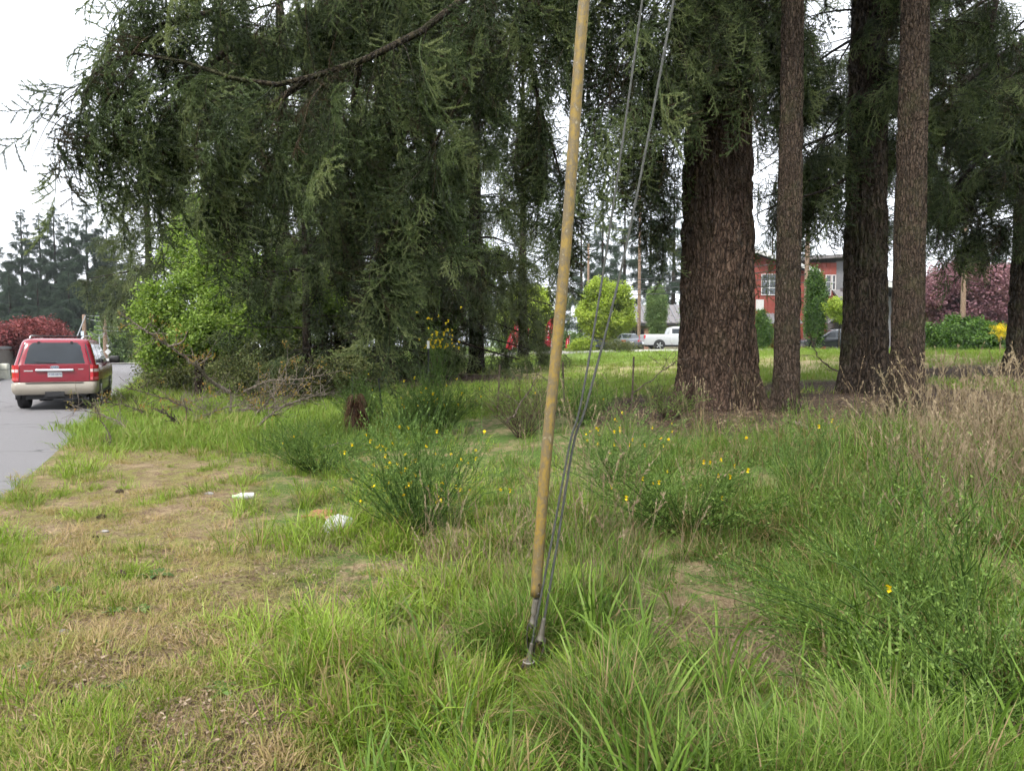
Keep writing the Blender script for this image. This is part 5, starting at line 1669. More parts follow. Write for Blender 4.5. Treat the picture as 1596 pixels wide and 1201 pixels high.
fallen('pale horizontal limb lying at the foot of the leaning branch', [Q(344, 645, 17.3), Q(380, 639, 17.4), Q(434, 634, 17.6), Q(470, 628, 17.8)], 0.045, 911, 16, 0.6, 6)
fallen('pale dead branch lying nearest the grass, below the brush pile', [Q(199, 690, 13.2), Q(255, 682, 13.4), Q(326, 679, 13.6)], 0.035, 912, 10, 0.4, 2)
fallen('forked dark dead branch in the middle of the brush', [Q(349, 657, 15.2), Q(309, 661, 15), Q(284, 663, 14.8), Q(263, 646, 14.6), Q(238, 636, 14.5)], 0.045, 913, 18, 0.5, 4, m_dead_d, extra=([Q(284, 662, 14.8), Q(291, 645, 14.8), Q(286, 622, 14.8)],))
fallen('thin bent dark twig standing at the road edge behind the SUV', [Q(184, 712, 12.0), Q(172, 700, 12.1), Q(170, 676, 12.6), Q(156, 652, 12.8), Q(147, 626, 12.8)], 0.018, 914, 8, 0.35, 1, m_dead_d)
fallen('tangle of thin grey branches right of the leaning branch', [Q(395, 648, 17), Q(412, 632, 17.2), Q(430, 610, 17.4), Q(446, 590, 17.6)], 0.035, 915, 34, 0.8, 15)
fallen('grey curved branch arching over the brush near the firs', [Q(380, 610, 19), Q(420, 594, 19), Q(470, 590, 19), Q(530, 578, 19.2)], 0.03, 916, 26, 0.7, 13)
fallen('low grey branch tangle left of the low rounded broom', [Q(400, 665, 14), Q(430, 640, 14.4), Q(470, 622, 14.8), Q(520, 612, 15)], 0.028, 917, 28, 0.7, 5)
fallen('fine twig spray leaning over the grass bank', [Q(300, 640, 17), Q(260, 622, 17), Q(225, 612, 17.2), Q(196, 602, 17.4)], 0.022, 918, 22, 0.5, 7, m_dead_d)
fallen('thin dead stick leaning in front of the bare twiggy bush', [Q(790, 660, 10.5), Q(815, 625, 10.6), Q(842, 578, 10.8)], 0.018, 919, 3, 0.3, 0, m_dead_d)
fallen('short pale log lying in the needle litter right of the slender trunk', [Q(1236, 657, 10.2), Q(1262, 666, 10.1), Q(1290, 674, 10.0), Q(1318, 684, 9.9)], 0.035, 920, 2, 0.3, 0, up=0.0)
fallen('thin bare branch arching in front of the massive trunk', [Q(985, 612, 12.2), Q(1020, 590, 12.4), Q(1050, 566, 12.6), Q(1075, 556, 12.8)], 0.012, 921, 8, 0.5, 0, m_dead_d)
fallen('bare dead branch sticking out left of the thick mossy trunk', [Q(1305, 578, 15.5), Q(1285, 566, 15.3), Q(1270, 545, 15.2), Q(1262, 520, 15.1)], 0.02, 922, 8, 0.4, 0, m_dead_d)
fallen('thin grey stick lying in front of the low rounded broom', [Q(505, 696, 11), Q(540, 691, 11.2), Q(580, 690, 11.3)], 0.016, 923, 3, 0.3, 0)

rb = R(940)
for k, (px, py, d, lab) in enumerate([(240, 640, 16.5, 'small grey twig tangle nearest the road in the brush'), (290, 655, 15.5, 'twig tangle left of the forked dead branch'), (335, 625, 17.5, 'twig tangle under the long leaning branch'),
                                      (375, 618, 18.5, 'twig tangle between the leaning branch and the firs'), (205, 668, 14.2, 'pale twig tangle spilling on to the verge beside the road'), (262, 600, 18.5, 'thin twigs rising in front of the leafy tree'), (410, 585, 20.0, 'pale twigs standing in the understorey shrub')]):
    a0 = P(px, py, d)
    a0[2] = float(H(a0[0], a0[1])) + 0.05
    sg = 1 if k % 2 else -1
    fallen(lab, [a0, a0 + np.array([0.35 * sg, 0.1, 0.18]), a0 + np.array([0.8 * sg, 0.15, 0.34]), a0 + np.array([1.3 * sg, 0.1, 0.42])], 0.022, 941 + k, 30, 0.55, 5, m_dead if k % 3 else m_dead_d)

# dead stump with a skirt of brown fronds
m_frond = foliage('dead_brown_fronds', [(0.06, 0.035, 0.022), (0.13, 0.075, 0.045), (0.22, 0.135, 0.085)], 0.1, 0.8, 0.2, 0.15)
sb = G(565, 13.2)
stt = thing('dead_stump', 'rotten brown stump with hanging dead fronds beside the leaning post', 'stump', sb)
mk('stump_body', [tubes(bez([(0, 0, -0.1), (-0.02, 0, 0.25), (-0.10, 0, 0.5), (-0.14, 0, 0.68)], 10), (np.linspace(0.2, 0.10, 10) * (1 + 0.15 * np.sin(np.arange(10) * 2.3)))[None], 12)], bark_mat('rotten_wood', (0.04, 0.02, 0.012), (0.13, 0.06, 0.035), (0.22, 0.11, 0.06), 0, 2), stt)
r = R(930)
n = 360
a = r.uniform(0, 6.28, n)
u = np.linspace(0, 1, 5)
st0 = np.stack([-0.13 + 0.08 * np.cos(a), 0.08 * np.sin(a), r.uniform(0.3, 0.85, n)], -1)
l = r.uniform(0.2, 0.5, n)
PT = st0[:, None] + np.stack([np.cos(a)[:, None] * 0.35 * l[:, None] * u, np.sin(a)[:, None] * 0.35 * l[:, None] * u, l[:, None] * (0.15 * u - 0.85 * u ** 2)], -1)
V, F = ribbons(PT, np.full((n, 5), 0.007) * np.array([[1, 1, 0.8, 0.6, 0.2]]), nrm(r.normal(size=(n, 3))))
mk('fronds', [(V, F)], m_frond, stt, False, {'tint': ('FLOAT', np.repeat(r.rand(n), 10))})['kind'] = 'stuff'

# ================================================================== LITTER AND CONES
m_white = plain('white_plastic', (0.5, 0.5, 0.5), 0.35, 0, 0.06)
m_pkt = plain('pink_print', (0.62, 0.22, 0.24), 0.4)
def crumple(n, sx, sy, sz, seed, amp):
    th = np.linspace(0, math.pi, n)
    ph = np.linspace(0, 2 * math.pi, 2 * n, endpoint=False)
    T, Pp = np.meshgrid(th, ph, indexing='ij')
    x, y, z = np.sin(T) * np.cos(Pp), np.sin(T) * np.sin(Pp), np.cos(T)
    q = 1 + amp * (fbm(x * 2.2 + seed, y * 2.2 + z * 1.7, seed, 4) - 0.5) * 2
    q += amp * 0.5 * (np.abs(fbm(x * 5 + z * 3, y * 5 - z * 2, seed + 5, 2) - 0.5)) * 2
    V = np.stack([x * q * sx, y * q * sy, z * q * sz], -1).reshape(-1, 3)
    m = 2 * n
    i, j = np.meshgrid(np.arange(n - 1), np.arange(m), indexing='ij')
    j2 = (j + 1) % m
    return V, np.stack([i * m + j, (i + 1) * m + j, (i + 1) * m + j2, i * m + j2], -1).reshape(-1, 4)
def onground(px, py):
    d = 1938.0 / (py - 540)
    for _ in range(8):
        x = (px - 798) / FPX * d
        v = (600.5 - py) / FPX
        dz = (-_sp + v * _cp) / (_cp + v * _sp)
        d = (float(H(x, d)) - CAM_H) / dz
    return np.array([(px - 798) / FPX * d, d, float(H((px - 798) / FPX * d, d))])
bg = onground(525, 832)
bt = thing('plastic_bag', 'crumpled white plastic bag lying in the long grass left of the flowering broom', 'bag', bg, 0.9)
V, F = crumple(22, 0.15, 0.10, 0.085, 4, 0.38)
V[:, 2] = np.maximum(V[:, 2] + 0.08, -0.0)
mk('bag_body', [(V, F)], m_white, bt)
V, F = crumple(12, 0.045, 0.035, 0.03, 9, 0.35)
mk('printed_corner', [(V + np.array([-0.02, 0.1, 0.13]), F)], m_pkt, bt)
m_org = plain('rusty_orange_debris', (0.24, 0.1, 0.05), 0.8, 0, 0.4, 40)
og = onground(500, 806)
V, F = crumple(14, 0.16, 0.08, 0.05, 12, 0.5)
V[:, 2] = np.maximum(V[:, 2] + 0.02, -0.02)
tag(mk('bark_debris', [(V, F)], m_org, None, loc=og), 'orange brown lump of bark debris just behind the white bag', 'debris')
cg = onground(380, 781)
ct = thing('plastic_bottle', 'small white bottle with a green end lying on the turf', 'bottle', cg, rad(14))
V, F = lathe([(0.0, -0.11), (0.03, -0.11), (0.036, -0.105), (0.037, 0.02), (0.030, 0.05), (0.0, 0.05)], 16)
V = V[:, [2, 1, 0]] + np.array([0.03, 0, 0.06])
mk('bottle_body', [(V * np.array([-1, 1, 1]), F[:, ::-1])], m_white, ct)
V, F = lathe([(0.0, 0.051), (0.028, 0.051), (0.018, 0.085), (0.017, 0.115), (0.0, 0.115)], 16)
V = V[:, [2, 1, 0]] + np.array([0.03, 0, 0.06])
mk('bottle_neck', [(V * np.array([-1, 1, 1]), F[:, ::-1])], plain('pale_green_plastic', (0.42, 0.6, 0.33), 0.4), ct)
m_cone = plain('cone_scales', (0.06, 0.035, 0.022), 0.8, 0, 0.4, 60)
def cone(px, py, rz, lab):
    g = onground(px, py)
    bits = []
    for k in range(48):
        f = k / 48
        a = k * 2.4
        rr = 0.022 * math.sin(math.pi * (0.12 + 0.86 * f)) + 0.004
        z = -0.045 + 0.09 * f
        c0 = np.array([rr * 0.5 * math.cos(a), rr * 0.5 * math.sin(a), z])
        t_ = np.array([rr * 1.15 * math.cos(a), rr * 1.15 * math.sin(a), z + 0.012])
        s_ = np.array([-math.sin(a), math.cos(a), 0]) * rr * 0.5
        V = np.array([c0 - s_ * 0.4, c0 + s_ * 0.4, t_ + s_, t_ - s_ , t_ + np.array([0, 0, 0.004])])
        bits.append((V, np.array([[0, 1, 2, 3]])))
        bits.append((V, np.array([[3, 2, 4]])))
    V, F = lathe([(0.001, -0.047), (0.012, -0.035), (0.014, 0.01), (0.003, 0.045)], 8)
    bits.append((V, F))
    bits = [(b_[0][:, [2, 1, 0]] + np.array([0, 0, 0.02]), b_[1]) for b_ in bits]
    o = mk('fir_cone', bits, m_cone, None, False, loc=g)
    o.rotation_euler = (0, 0, rz)
    return tag(o, lab, 'cone', 'fir cones on the verge')
for k, (px, py, lab) in enumerate([(86, 1103, 'dark fir cone on the bare brown patch of the lower left verge'), (15, 1148, 'fir cone at the left edge near the bottom'), (12, 936, 'fir cone at the left edge beside a grass clump'),
                                   (152, 808, 'fir cone on the verge nearest the asphalt'), (140, 842, 'fir cone in front of the pale stone'), (180, 768, 'fir cone at the near grass clump by the road'), (165, 1184, 'fir cone half buried at the bottom edge'), (180, 668 + 230, 'fir cone in the middle of the verge')]):
    cone(px, py, k * 1.3, lab)
m_stone = plain('pale_stone', (0.24, 0.225, 0.205), 0.85, 0, 0.25, 30, 0.3)
for k, (px, py, s_, lab) in enumerate([(156, 829, 0.035, 'small pale stone on the mossy verge'), (322, 770, 0.05, 'pale flat stone on the verge near the bottle'), (85, 985, 0.03, 'grey pebble on the bare patch of the left verge'), (390, 1010, 0.05, 'pale stone among the long grass at the verge edge')]):
    V, F = crumple(9, s_, s_ * 0.7, s_ * 0.4, 20 + k, 0.3)
    tag(mk('stone', [(V, F)], m_stone, None, loc=onground(px, py) + np.array([0, 0, 0.008])), lab, 'stone', 'stones on the verge')
# ================================================================== VEHICLES
def paint(name, col, rough=0.25, flake=0.0):
    m, nt, b = newmat(name)
    n = noise(nt, 3, 4)
    nt.links.new(ramp(nt, [(0.3, tuple(v * 0.92 for v in col)), (0.7, tuple(min(1, v * 1.06) for v in col))], n), b.inputs['Base Color'])
    b.inputs['Roughness'].default_value = rough
    b.inputs['Coat Weight'].default_value = 0.4
    b.inputs['Coat Roughness'].default_value = 0.06
    return m
m_red = paint('metallic_red_paint', (0.2, 0.004, 0.016))
m_gold = paint('pale_gold_paint', (0.25, 0.222, 0.18), 0.35)
m_whitep = paint('white_paint', (0.4, 0.41, 0.43))
m_blackp = paint('charcoal_paint', (0.025, 0.03, 0.036))
m_greyp = paint('slate_paint', (0.12, 0.13, 0.15))
m_bluep = paint('violet_blue_paint', (0.09, 0.10, 0.28))
m_rubber = plain('tyre_rubber', (0.018, 0.018, 0.019), 0.8, 0, 0.3, 30)
m_trim = plain('black_plastic_trim', (0.012, 0.012, 0.013), 0.55, 0, 0.2, 20)
m_chrome = plain('chrome', (0.75, 0.75, 0.77), 0.12, 1.0, 0.05)
m_alloy = plain('alloy_wheel', (0.5, 0.5, 0.51), 0.3, 0.9, 0.1)
m_glass, nt, b = newmat('tinted_glass')
nt.links.new(ramp(nt, [(0.3, (0.012, 0.016, 0.02)), (0.7, (0.02, 0.026, 0.032))], noise(nt, 2)), b.inputs['Base Color'])
b.inputs['Roughness'].default_value = 0.03
b.inputs['Specular IOR Level'].default_value = 0.5
b.inputs['IOR'].default_value = 1.5
m_lamp_r = paint('red_lamp_lens', (0.42, 0.012, 0.02), 0.15)
m_lamp_w = paint('clear_lamp_lens', (0.62, 0.5, 0.5), 0.12)
m_ink = plain('dark_blue_ink', (0.02, 0.03, 0.12), 0.5)
m_plate = plain('plate_white', (0.45, 0.45, 0.46), 0.45)

def ring_pts(xr, xf, hw, rc, z, m=6):
    out = []
    for cx, cy_, a0 in ((xf - rc, hw - rc, 0), (xr + rc, hw - rc, 90), (xr + rc, -hw + rc, 180), (xf - rc, -hw + rc, 270)):
        for k in range(m + 1):
            a = rad(a0 + 90 * k / m)
            out.append((cx + rc * math.cos(a), cy_ + rc * math.sin(a), z))
    return out
def loft(rings, cap=True):
    n = len(rings[0])
    V = np.array(rings, float).reshape(-1, 3)
    k = np.arange(len(rings) - 1)[:, None] * n
    j = np.arange(n)[None]
    j2 = (j + 1) % n
    F = np.stack([k + j, k + j2, k + n + j2, k + n + j], -1).reshape(-1, 4)
    bits = [(V, F)]
    if cap:
        for q, rev in ((0, True), (len(rings) - 1, False)):
            c = V[q * n:(q + 1) * n].mean(0)
            VV = np.vstack([V[q * n:(q + 1) * n], c])
            T = np.stack([np.arange(n), (np.arange(n) + 1) % n, np.full(n, n)], -1)
            bits.append((VV, T[:, ::-1] if rev else T))
    return bits
def cyl_y(r0, y0, y1, ctr, n=28, rim=0.02):
    p = [(0.0, y0), (r0 - rim, y0), (r0, y0 + rim), (r0, y1 - rim), (r0 - rim, y1), (0.0, y1)]
    V, F = lathe(p, n)
    return V[:, [0, 2, 1]] + np.array(ctr), F[:, ::-1]
def wheel(parent, x, side, hw, r0, w=0.25, spokes=5):
    t = bpy.data.objects.new('wheel', None)
    COL.objects.link(t)
    t.parent = parent
    t.location = (x, side * (hw - w / 2 - 0.015), r0)
    mk('tyre', [cyl_y(r0, -w / 2, w / 2, (0, 0, 0), 32, 0.035)], m_rubber, t)
    s = side
    mk('rim', [cyl_y(r0 * 0.66, s * (w / 2 + 0.002) - 0.004, s * (w / 2 + 0.002) + 0.004, (0, 0, 0), 24, 0.003)], m_trim, t)
    for k in range(spokes):
        a = k * 2 * math.pi / spokes
        V, F = box(0.03, r0 * 0.63, -0.008, 0.008, -0.035, 0.035)
        V = V @ np.array([[math.cos(a), 0, math.sin(a)], [0, 1, 0], [-math.sin(a), 0, math.cos(a)]])
        mk('spoke', [(V + np.array([0, s * (w / 2 + 0.016), 0]), F)], m_alloy, t, False)
    return t
def well_shade(parent, x, side, hw, r0):
    pts = [(x + (r0 + 0.07) * math.cos(a), r0 + (r0 + 0.07) * math.sin(a)) for a in np.linspace(rad(-18), rad(198), 24)]
    y0, y1 = side * (hw - 0.10), side * (hw + 0.006)
    mk('wheel_well_shade', prism(pts, y0, y1, 1), m_trim, parent, False)  # solid dark plate stands in for the shade of an uncut wheel well
def patch(fn, u0, u1, v0, v1, nu=8, nv=6):
    """small curved sheet from a function fn(u, v) -> point"""
    V = np.array([[fn(u, v) for v in np.linspace(v0, v1, nv)] for u in np.linspace(u0, u1, nu)]).reshape(-1, 3)
    i, j = np.meshgrid(np.arange(nu - 1), np.arange(nv - 1), indexing='ij')
    return V, np.stack([i * nv + j, (i + 1) * nv + j, (i + 1) * nv + j + 1, i * nv + j + 1], -1).reshape(-1, 4)

def red_suv():
    s_, t_ = st(-12.2, 19.5)
    cx, cy_ = xy(s_, t_ + 2.62)
    t = thing('red_suv', 'dark red SUV with gold lower trim driving away on the road', 'car', (cx, cy_, 0.018), rad(90) + RA)
    zs = np.array([0.40, 0.46, 0.60, 0.72])
    low = [ring_pts(-2.60 + (0.05 if z < 0.45 else 0), 2.55, 0.985 - (0.04 if z < 0.45 else 0), 0.22, z) for z in zs]
    low += [ring_pts(-2.575, 2.53, 0.985, 0.2, 0.735)]
    mk('lower_body', loft(low), m_gold, t)
    R_ = [(0.736, -2.53, 2.50, 0.985, 0.2), (0.80, -2.545, 2.52, 1.0, 0.2), (1.0, -2.545, 2.52, 1.0, 0.2), (1.12, -2.535, 2.48, 0.99, 0.2), (1.17, -2.52, 2.2, 0.965, 0.2), (1.20, -2.505, 1.42, 0.95, 0.2),
          (1.40, -2.45, 1.12, 0.90, 0.2), (1.62, -2.38, 0.80, 0.845, 0.2), (1.78, -2.31, 0.55, 0.80, 0.2), (1.85, -2.24, 0.38, 0.765, 0.2), (1.89, -2.10, 0.22, 0.70, 0.2), (1.905, -1.9, 0.05, 0.6, 0.2)]
    mk('body', loft([ring_pts(a[1], a[2], a[3], a[4], a[0]) for a in R_]), m_red, t)
    Z = [a[0] for a in R_]
    xr = lambda z: np.interp(z, Z, [a[1] for a in R_])
    hw = lambda z: np.interp(z, Z, [a[3] for a in R_])
    xf = lambda z: np.interp(z, Z, [a[2] for a in R_])
    # rear glass with wiper and hinges
    rw = mk('rear_window', [patch(lambda u, v: (xr(v) - 0.010 + 0.12 * abs(u) ** 6 * 0.25, u * (hw(v) - 0.10), v), -1, 1, 1.225, 1.79, 14, 8)], m_glass, t)
    mk('wiper', [tubes(np.array([(xr(1.26) - 0.03, -0.05, 1.26), (xr(1.27) - 0.03, 0.45, 1.275)]), np.array([[0.012, 0.008]]), 5)], m_trim, rw)
    for y in (-0.38, 0.38):
        V, F = box(xr(1.79) - 0.03, xr(1.79) + 0.02, y - 0.03, y + 0.03, 1.74, 1.82)
        mk('hinge', [(V, F)], m_trim, rw, False)
    # tailgate skin
    mk('tailgate', [patch(lambda u, v: (-2.556, u, v), -0.80, 0.80, 0.755, 1.195, 4, 4), box(-2.5555, -2.53, -0.80, 0.80, 0.755, 1.195)], m_red, t, False)
    for y in (-0.80, 0.80):
        V, F = box(-2.5575, -2.53, y - 0.006, y + 0.006, 0.76, 1.2)
        mk('shut_line', [(V, F)], m_trim, t, False)
    # plate recess, plate, bar, badges
    V, F = box(-2.560, -2.5565, -0.36, 0.36, 0.84, 0.985)
    mk('plate_recess', [(V, F)], m_red, t, False)
    pl = mk('licence_plate', [box(-2.572, -2.561, -0.165, 0.165, 0.875, 1.01)], m_plate, t, False)
    text_mesh('plate_number', 'ASB1878', 0.085, m_ink, pl, (-2.5745, 0, 0.936), (rad(90), 0, rad(-90)), 0.0008)
    bits = loft([ring_pts(-2.60, -2.552, 0.44, 0.02, 1.025, 3), ring_pts(-2.615, -2.552, 0.45, 0.02, 1.05, 3), ring_pts(-2.60, -2.552, 0.44, 0.02, 1.085, 3)])
    mk('chrome_handle_bar', bits, m_chrome, t)
    a = np.linspace(0, 2 * math.pi, 25)[:-1]
    def oval(hy, hz, x0, x1):
        return prism([(hy * math.cos(q), 1.135 + hz * math.sin(q)) for q in a], x0, x1, 0)
    bd = mk('oval_badge', oval(0.105, 0.04, -2.570, -2.5565), m_chrome, t, False)
    mk('badge_field', oval(0.094, 0.031, -2.573, -2.5705), plain('badge_blue', (0.03, 0.05, 0.12), 0.3), bd, False)
    text_mesh('badge_script', 'Ford', 0.06, m_chrome, bd, (-2.5745, 0, 1.135), (rad(90), 0, rad(-90)), 0.0008)
    V, F = box(-2.5605, -2.5565, 0.50, 0.70, 1.025, 1.055)
    mk('name_badge', [(V, F)], m_chrome, t, False)
    V, F = box(-2.5605, -2.5565, -0.66, -0.54, 1.065, 1.08)
    mk('trim_badge', [(V, F)], m_chrome, t, False)
    # tail lamps wrap the corners
    for sd in (-1, 1):
        def lf(u, v, sd=sd):
            # u 0..1 runs from the tailgate round the corner on to the flank
            aa = u * 1.6
            if aa < 0.5: return (-2.553, sd * (0.812 + 0.10 * aa / 0.5), v)
            q = min((aa - 0.5) / 0.8, 1) * rad(90)
            x = -2.345 - 0.206 * math.cos(q)
            y = 0.80 + 0.206 * math.sin(q) + (0.012 if q < 0.3 else 0.0)
            return (x, sd * y, v) if aa < 1.3 else (-2.345 + (aa - 1.3) * 0.5, sd * 1.006, v)
        tl = mk('tail_light', [patch(lf, 0, 1, 0.775, 1.19, 14, 5)], m_lamp_r, t)
        def lf2(u, v, f=lf, sd=sd):
            p = f(u, v)
            return (p[0] - 0.004, p[1] + sd * 0.004, p[2])
        mk('reversing_lens', [patch(lf2, 0.05, 0.8, 1.0, 1.08, 12, 3)], m_lamp_w, tl)
        mk('lower_lens', [patch(lf2, 0.05, 0.8, 0.79, 0.86, 12, 3)], paint('pink_red_lens', (0.5, 0.09, 0.1), 0.2), tl)
        # side glass: quarter, rear door, front door
        for (x0, x1) in ((-2.22, -1.30), (-1.22, -0.28), (-0.20, 0.72)):
            def sg(u, v, sd=sd, x0=x0, x1=x1):
                x = x0 + (x1 - x0) * u
                x = min(x, xf(v) - 0.22) if x1 > 0.5 else x
                x = max(x, xr(v) + 0.2)
                return (x, sd * (hw(v) + 0.006), v)
            mk('side_window', [patch(sg, 0, 1, 1.23, 1.74, 8, 8)], m_glass, t)
        mi = mk('wing_mirror', loft([ring_pts(0.60, 0.78, 0.13, 0.05, 1.17, 3), ring_pts(0.58, 0.80, 0.15, 0.05, 1.24, 3), ring_pts(0.58, 0.80, 0.15, 0.05, 1.34, 3), ring_pts(0.62, 0.78, 0.12, 0.05, 1.40, 3)]), m_trim, t)
        mi.location = (0.25, sd * 1.17, 0)
        mk('mirror_arm', [box(0.66, 0.72, -0.26, 0.26, 1.19, 1.23)], m_trim, mi, False)
        # roof rail
        rl = bez([(-2.0, sd * 0.62, 1.90), (-1.9, sd * 0.62, 1.965), (-1.0, sd * 0.63, 1.985), (-0.2, sd * 0.63, 1.97), (0.0, sd * 0.62, 1.90)], 14)
        mk('roof_rail', [tubes(rl, np.full((1, 14), 0.022), 6)], m_chrome, t)
        for xx in (-1.62, 1.50):
            well_shade(t, xx, sd, 0.985, 0.40)
            wheel(t, xx, sd, 1.0, 0.40, 0.27, 6)
        mk('running_board', [box(-1.1, 1.0, sd * 0.93 - 0.08, sd * 0.93 + 0.08, 0.36, 0.40)], m_trim, t, False)
    for xx in (-1.5, -0.6):
        mk('rack_bar', [tubes(np.array([(xx, -0.62, 1.975), (xx, 0.62, 1.975)]), np.array([[0.018, 0.018]]), 6)], m_trim, t)
    # bumper and underside
    mk('rear_bumper', loft([ring_pts(-2.66, -2.3, 0.93, 0.12, 0.42), ring_pts(-2.70, -2.3, 0.985, 0.14, 0.50), ring_pts(-2.70, -2.3, 0.995, 0.14, 0.64), ring_pts(-2.66, -2.3, 0.99, 0.14, 0.715)]), m_gold, t)
    mk('bumper_step', [box(-2.69, -2.56, -0.66, 0.66, 0.716, 0.728)], m_trim, t, False)
    mk('hitch', [box(-2.712, -2.6, -0.22, 0.22, 0.36, 0.49)], m_trim, t, False)
    mk('underbody', [box(-2.4, 2.3, -0.70, 0.70, 0.27, 0.42)], m_trim, t, False)
    V, F = lathe([(0.0, 0.0), (0.09, 0.0), (0.14, 0.05), (0.14, 0.1), (0.0, 0.14)], 14)
    mk('differential', [(V[:, [2, 1, 0]] + np.array([-1.75, 0.25, 0.33]), F[:, ::-1])], m_trim, t)
    mk('exhaust_pipe', [tubes(np.array([(-1.9, -0.55, 0.30), (-2.4, -0.56, 0.31), (-2.56, -0.56, 0.30)]), np.full((1, 3), 0.035), 10)], m_galv, t)
    return t
red_suv()

def simple_car(name, label, cat, px, d, rz, rings, mpaint, r0, wx, hwb, windows=(), rear_lamps=None, extra=None):
    """rings: (z, x_rear, x_front, half width, corner radius) from sill to roof; windows: list of (x0, x1, z0, z1) on both flanks"""
    g = G(px, d)
    g[2] = float(H(g[0], g[1])) + 0.035
    t = thing(name, label, cat, g, rz)
    mk('body', loft([ring_pts(a[1], a[2], a[3], a[4], a[0]) for a in rings]), mpaint, t)
    Z = [a[0] for a in rings]
    hw = lambda z: np.interp(z, Z, [a[3] for a in rings])
    xr = lambda z: np.interp(z, Z, [a[1] for a in rings])
    xf = lambda z: np.interp(z, Z, [a[2] for a in rings])
    for sd in (-1, 1):
        for (x0, x1, z0, z1) in windows:
            def sg(u, v, sd=sd, x0=x0, x1=x1):
                x = x0 + (x1 - x0) * u
                return (min(max(x, xr(v) + 0.2), xf(v) - 0.2), sd * (hw(v) + 0.008), v)
            mk('side_window', [patch(sg, 0, 1, z0, z1, 8, 6)], m_glass, t)
        for xx in wx:
            well_shade(t, xx, sd, hwb, r0)
            wheel(t, xx, sd, hwb + 0.015, r0, 0.22)
    return t, xr, xf, hw
# white pickup
rg_ = [(0.45, -2.95, 2.9, 0.96, 0.15), (0.55, -2.98, 2.92, 1.0, 0.15), (1.0, -2.98, 2.92, 1.0, 0.15), (1.28, -2.97, 2.85, 0.98, 0.15), (1.30, -2.93, 2.8, 0.955, 0.15)]
t, xr, xf, hw = simple_car('white_pickup', 'white pickup truck parked behind the massive trunk', 'truck', 1056, 59.5, 0.03, rg_, m_whitep, 0.41, (-1.75, 1.95), 1.0)
cab = [(1.24, -0.95, 1.6, 0.955, 0.12), (1.34, -0.93, 1.45, 0.93, 0.12), (1.78, -0.80, 0.85, 0.80, 0.12), (1.88, -0.7, 0.7, 0.74, 0.12), (1.92, -0.5, 0.5, 0.6, 0.12)]
mk('cab', loft([ring_pts(a[1], a[2], a[3], a[4], a[0]) for a in cab]), m_whitep, t)
for sd in (-1, 1):
    for (x0, x1) in ((-0.72, -0.05), (0.05, 0.95)):
        mk('side_window', [patch(lambda u, v: (min(x0 + (x1 - x0) * u, 1.45 - (v - 1.34) * 1.36 - 0.12), sd * (np.interp(v, [1.24, 1.34, 1.78], [0.955, 0.93, 0.80]) + 0.008), v), 0, 1, 1.36, 1.74, 8, 6)], m_glass, t)
    mk('tail_light', [box(-2.995, -2.85, sd * 0.93 - 0.06, sd * 0.93 + 0.075, 0.95, 1.25)], m_lamp_r, t, False)
    for (x0, x1) in ((-0.80, -0.02), (0.0, 1.0)):
        V, F = box(x1 - 0.12 - 0.1, x1 - 0.12 + 0.08, sd * 1.005 - 0.012, sd * 1.005 + 0.012, 1.12, 1.15)
        mk('door_handle', [(V, F)], m_chrome, t, False)
    V, F = box(-0.905, -0.895, sd * 1.0 - 0.005, sd * 1.0 + 0.005, 0.6, 1.27)
    mk('shut_line', [(V, F)], m_trim, t, False)
mk('rear_bumper', [box(-3.12, -2.97, -0.95, 0.95, 0.52, 0.72)], m_chrome, t, False)
mk('underbody', [box(-2.6, 2.6, -0.7, 0.7, 0.3, 0.46)], m_trim, t, False)
# charcoal crossover, nose to the left
rg_ = [(0.32, -2.25, 2.2, 0.86, 0.25), (0.45, -2.35, 2.35, 0.92, 0.3), (0.75, -2.38, 2.38, 0.93, 0.3), (0.92, -2.36, 2.2, 0.92, 0.3), (1.0, -2.34, 1.4, 0.88, 0.25), (1.05, -2.3, 1.15, 0.85, 0.22), (1.5, -2.0, 0.35, 0.70, 0.2), (1.62, -1.7, 0.0, 0.62, 0.2), (1.66, -1.3, -0.3, 0.5, 0.2)]
t, xr, xf, hw = simple_car('dark_crossover', 'charcoal crossover parked before the red building', 'car', 1292, 59.5, math.pi, rg_, m_blackp, 0.36, (-1.4, 1.45), 0.92, ((-1.95, -1.2, 1.08, 1.46), (-1.12, -0.2, 1.08, 1.46), (-0.12, 0.85, 1.08, 1.46)))
for sd in (-1, 1):
    mk('roof_rail', [tubes(bez([(-1.7, sd * 0.6, 1.60), (-1.5, sd * 0.6, 1.69), (-0.5, sd * 0.6, 1.70), (-0.2, sd * 0.6, 1.6)], 10), np.full((1, 10), 0.02), 5)], m_chrome, t)
    mk('head_light', [box(2.1, 2.3, sd * 0.72 - 0.12, sd * 0.72 + 0.12, 0.72, 0.84)], m_lamp_w, t, False)
    mk('wing_mirror', loft([ring_pts(0.65, 0.8, 0.1, 0.04, 1.05, 3), ring_pts(0.65, 0.82, 0.11, 0.04, 1.18, 3)]), m_blackp, t).location = (0, sd * 0.98, 0)
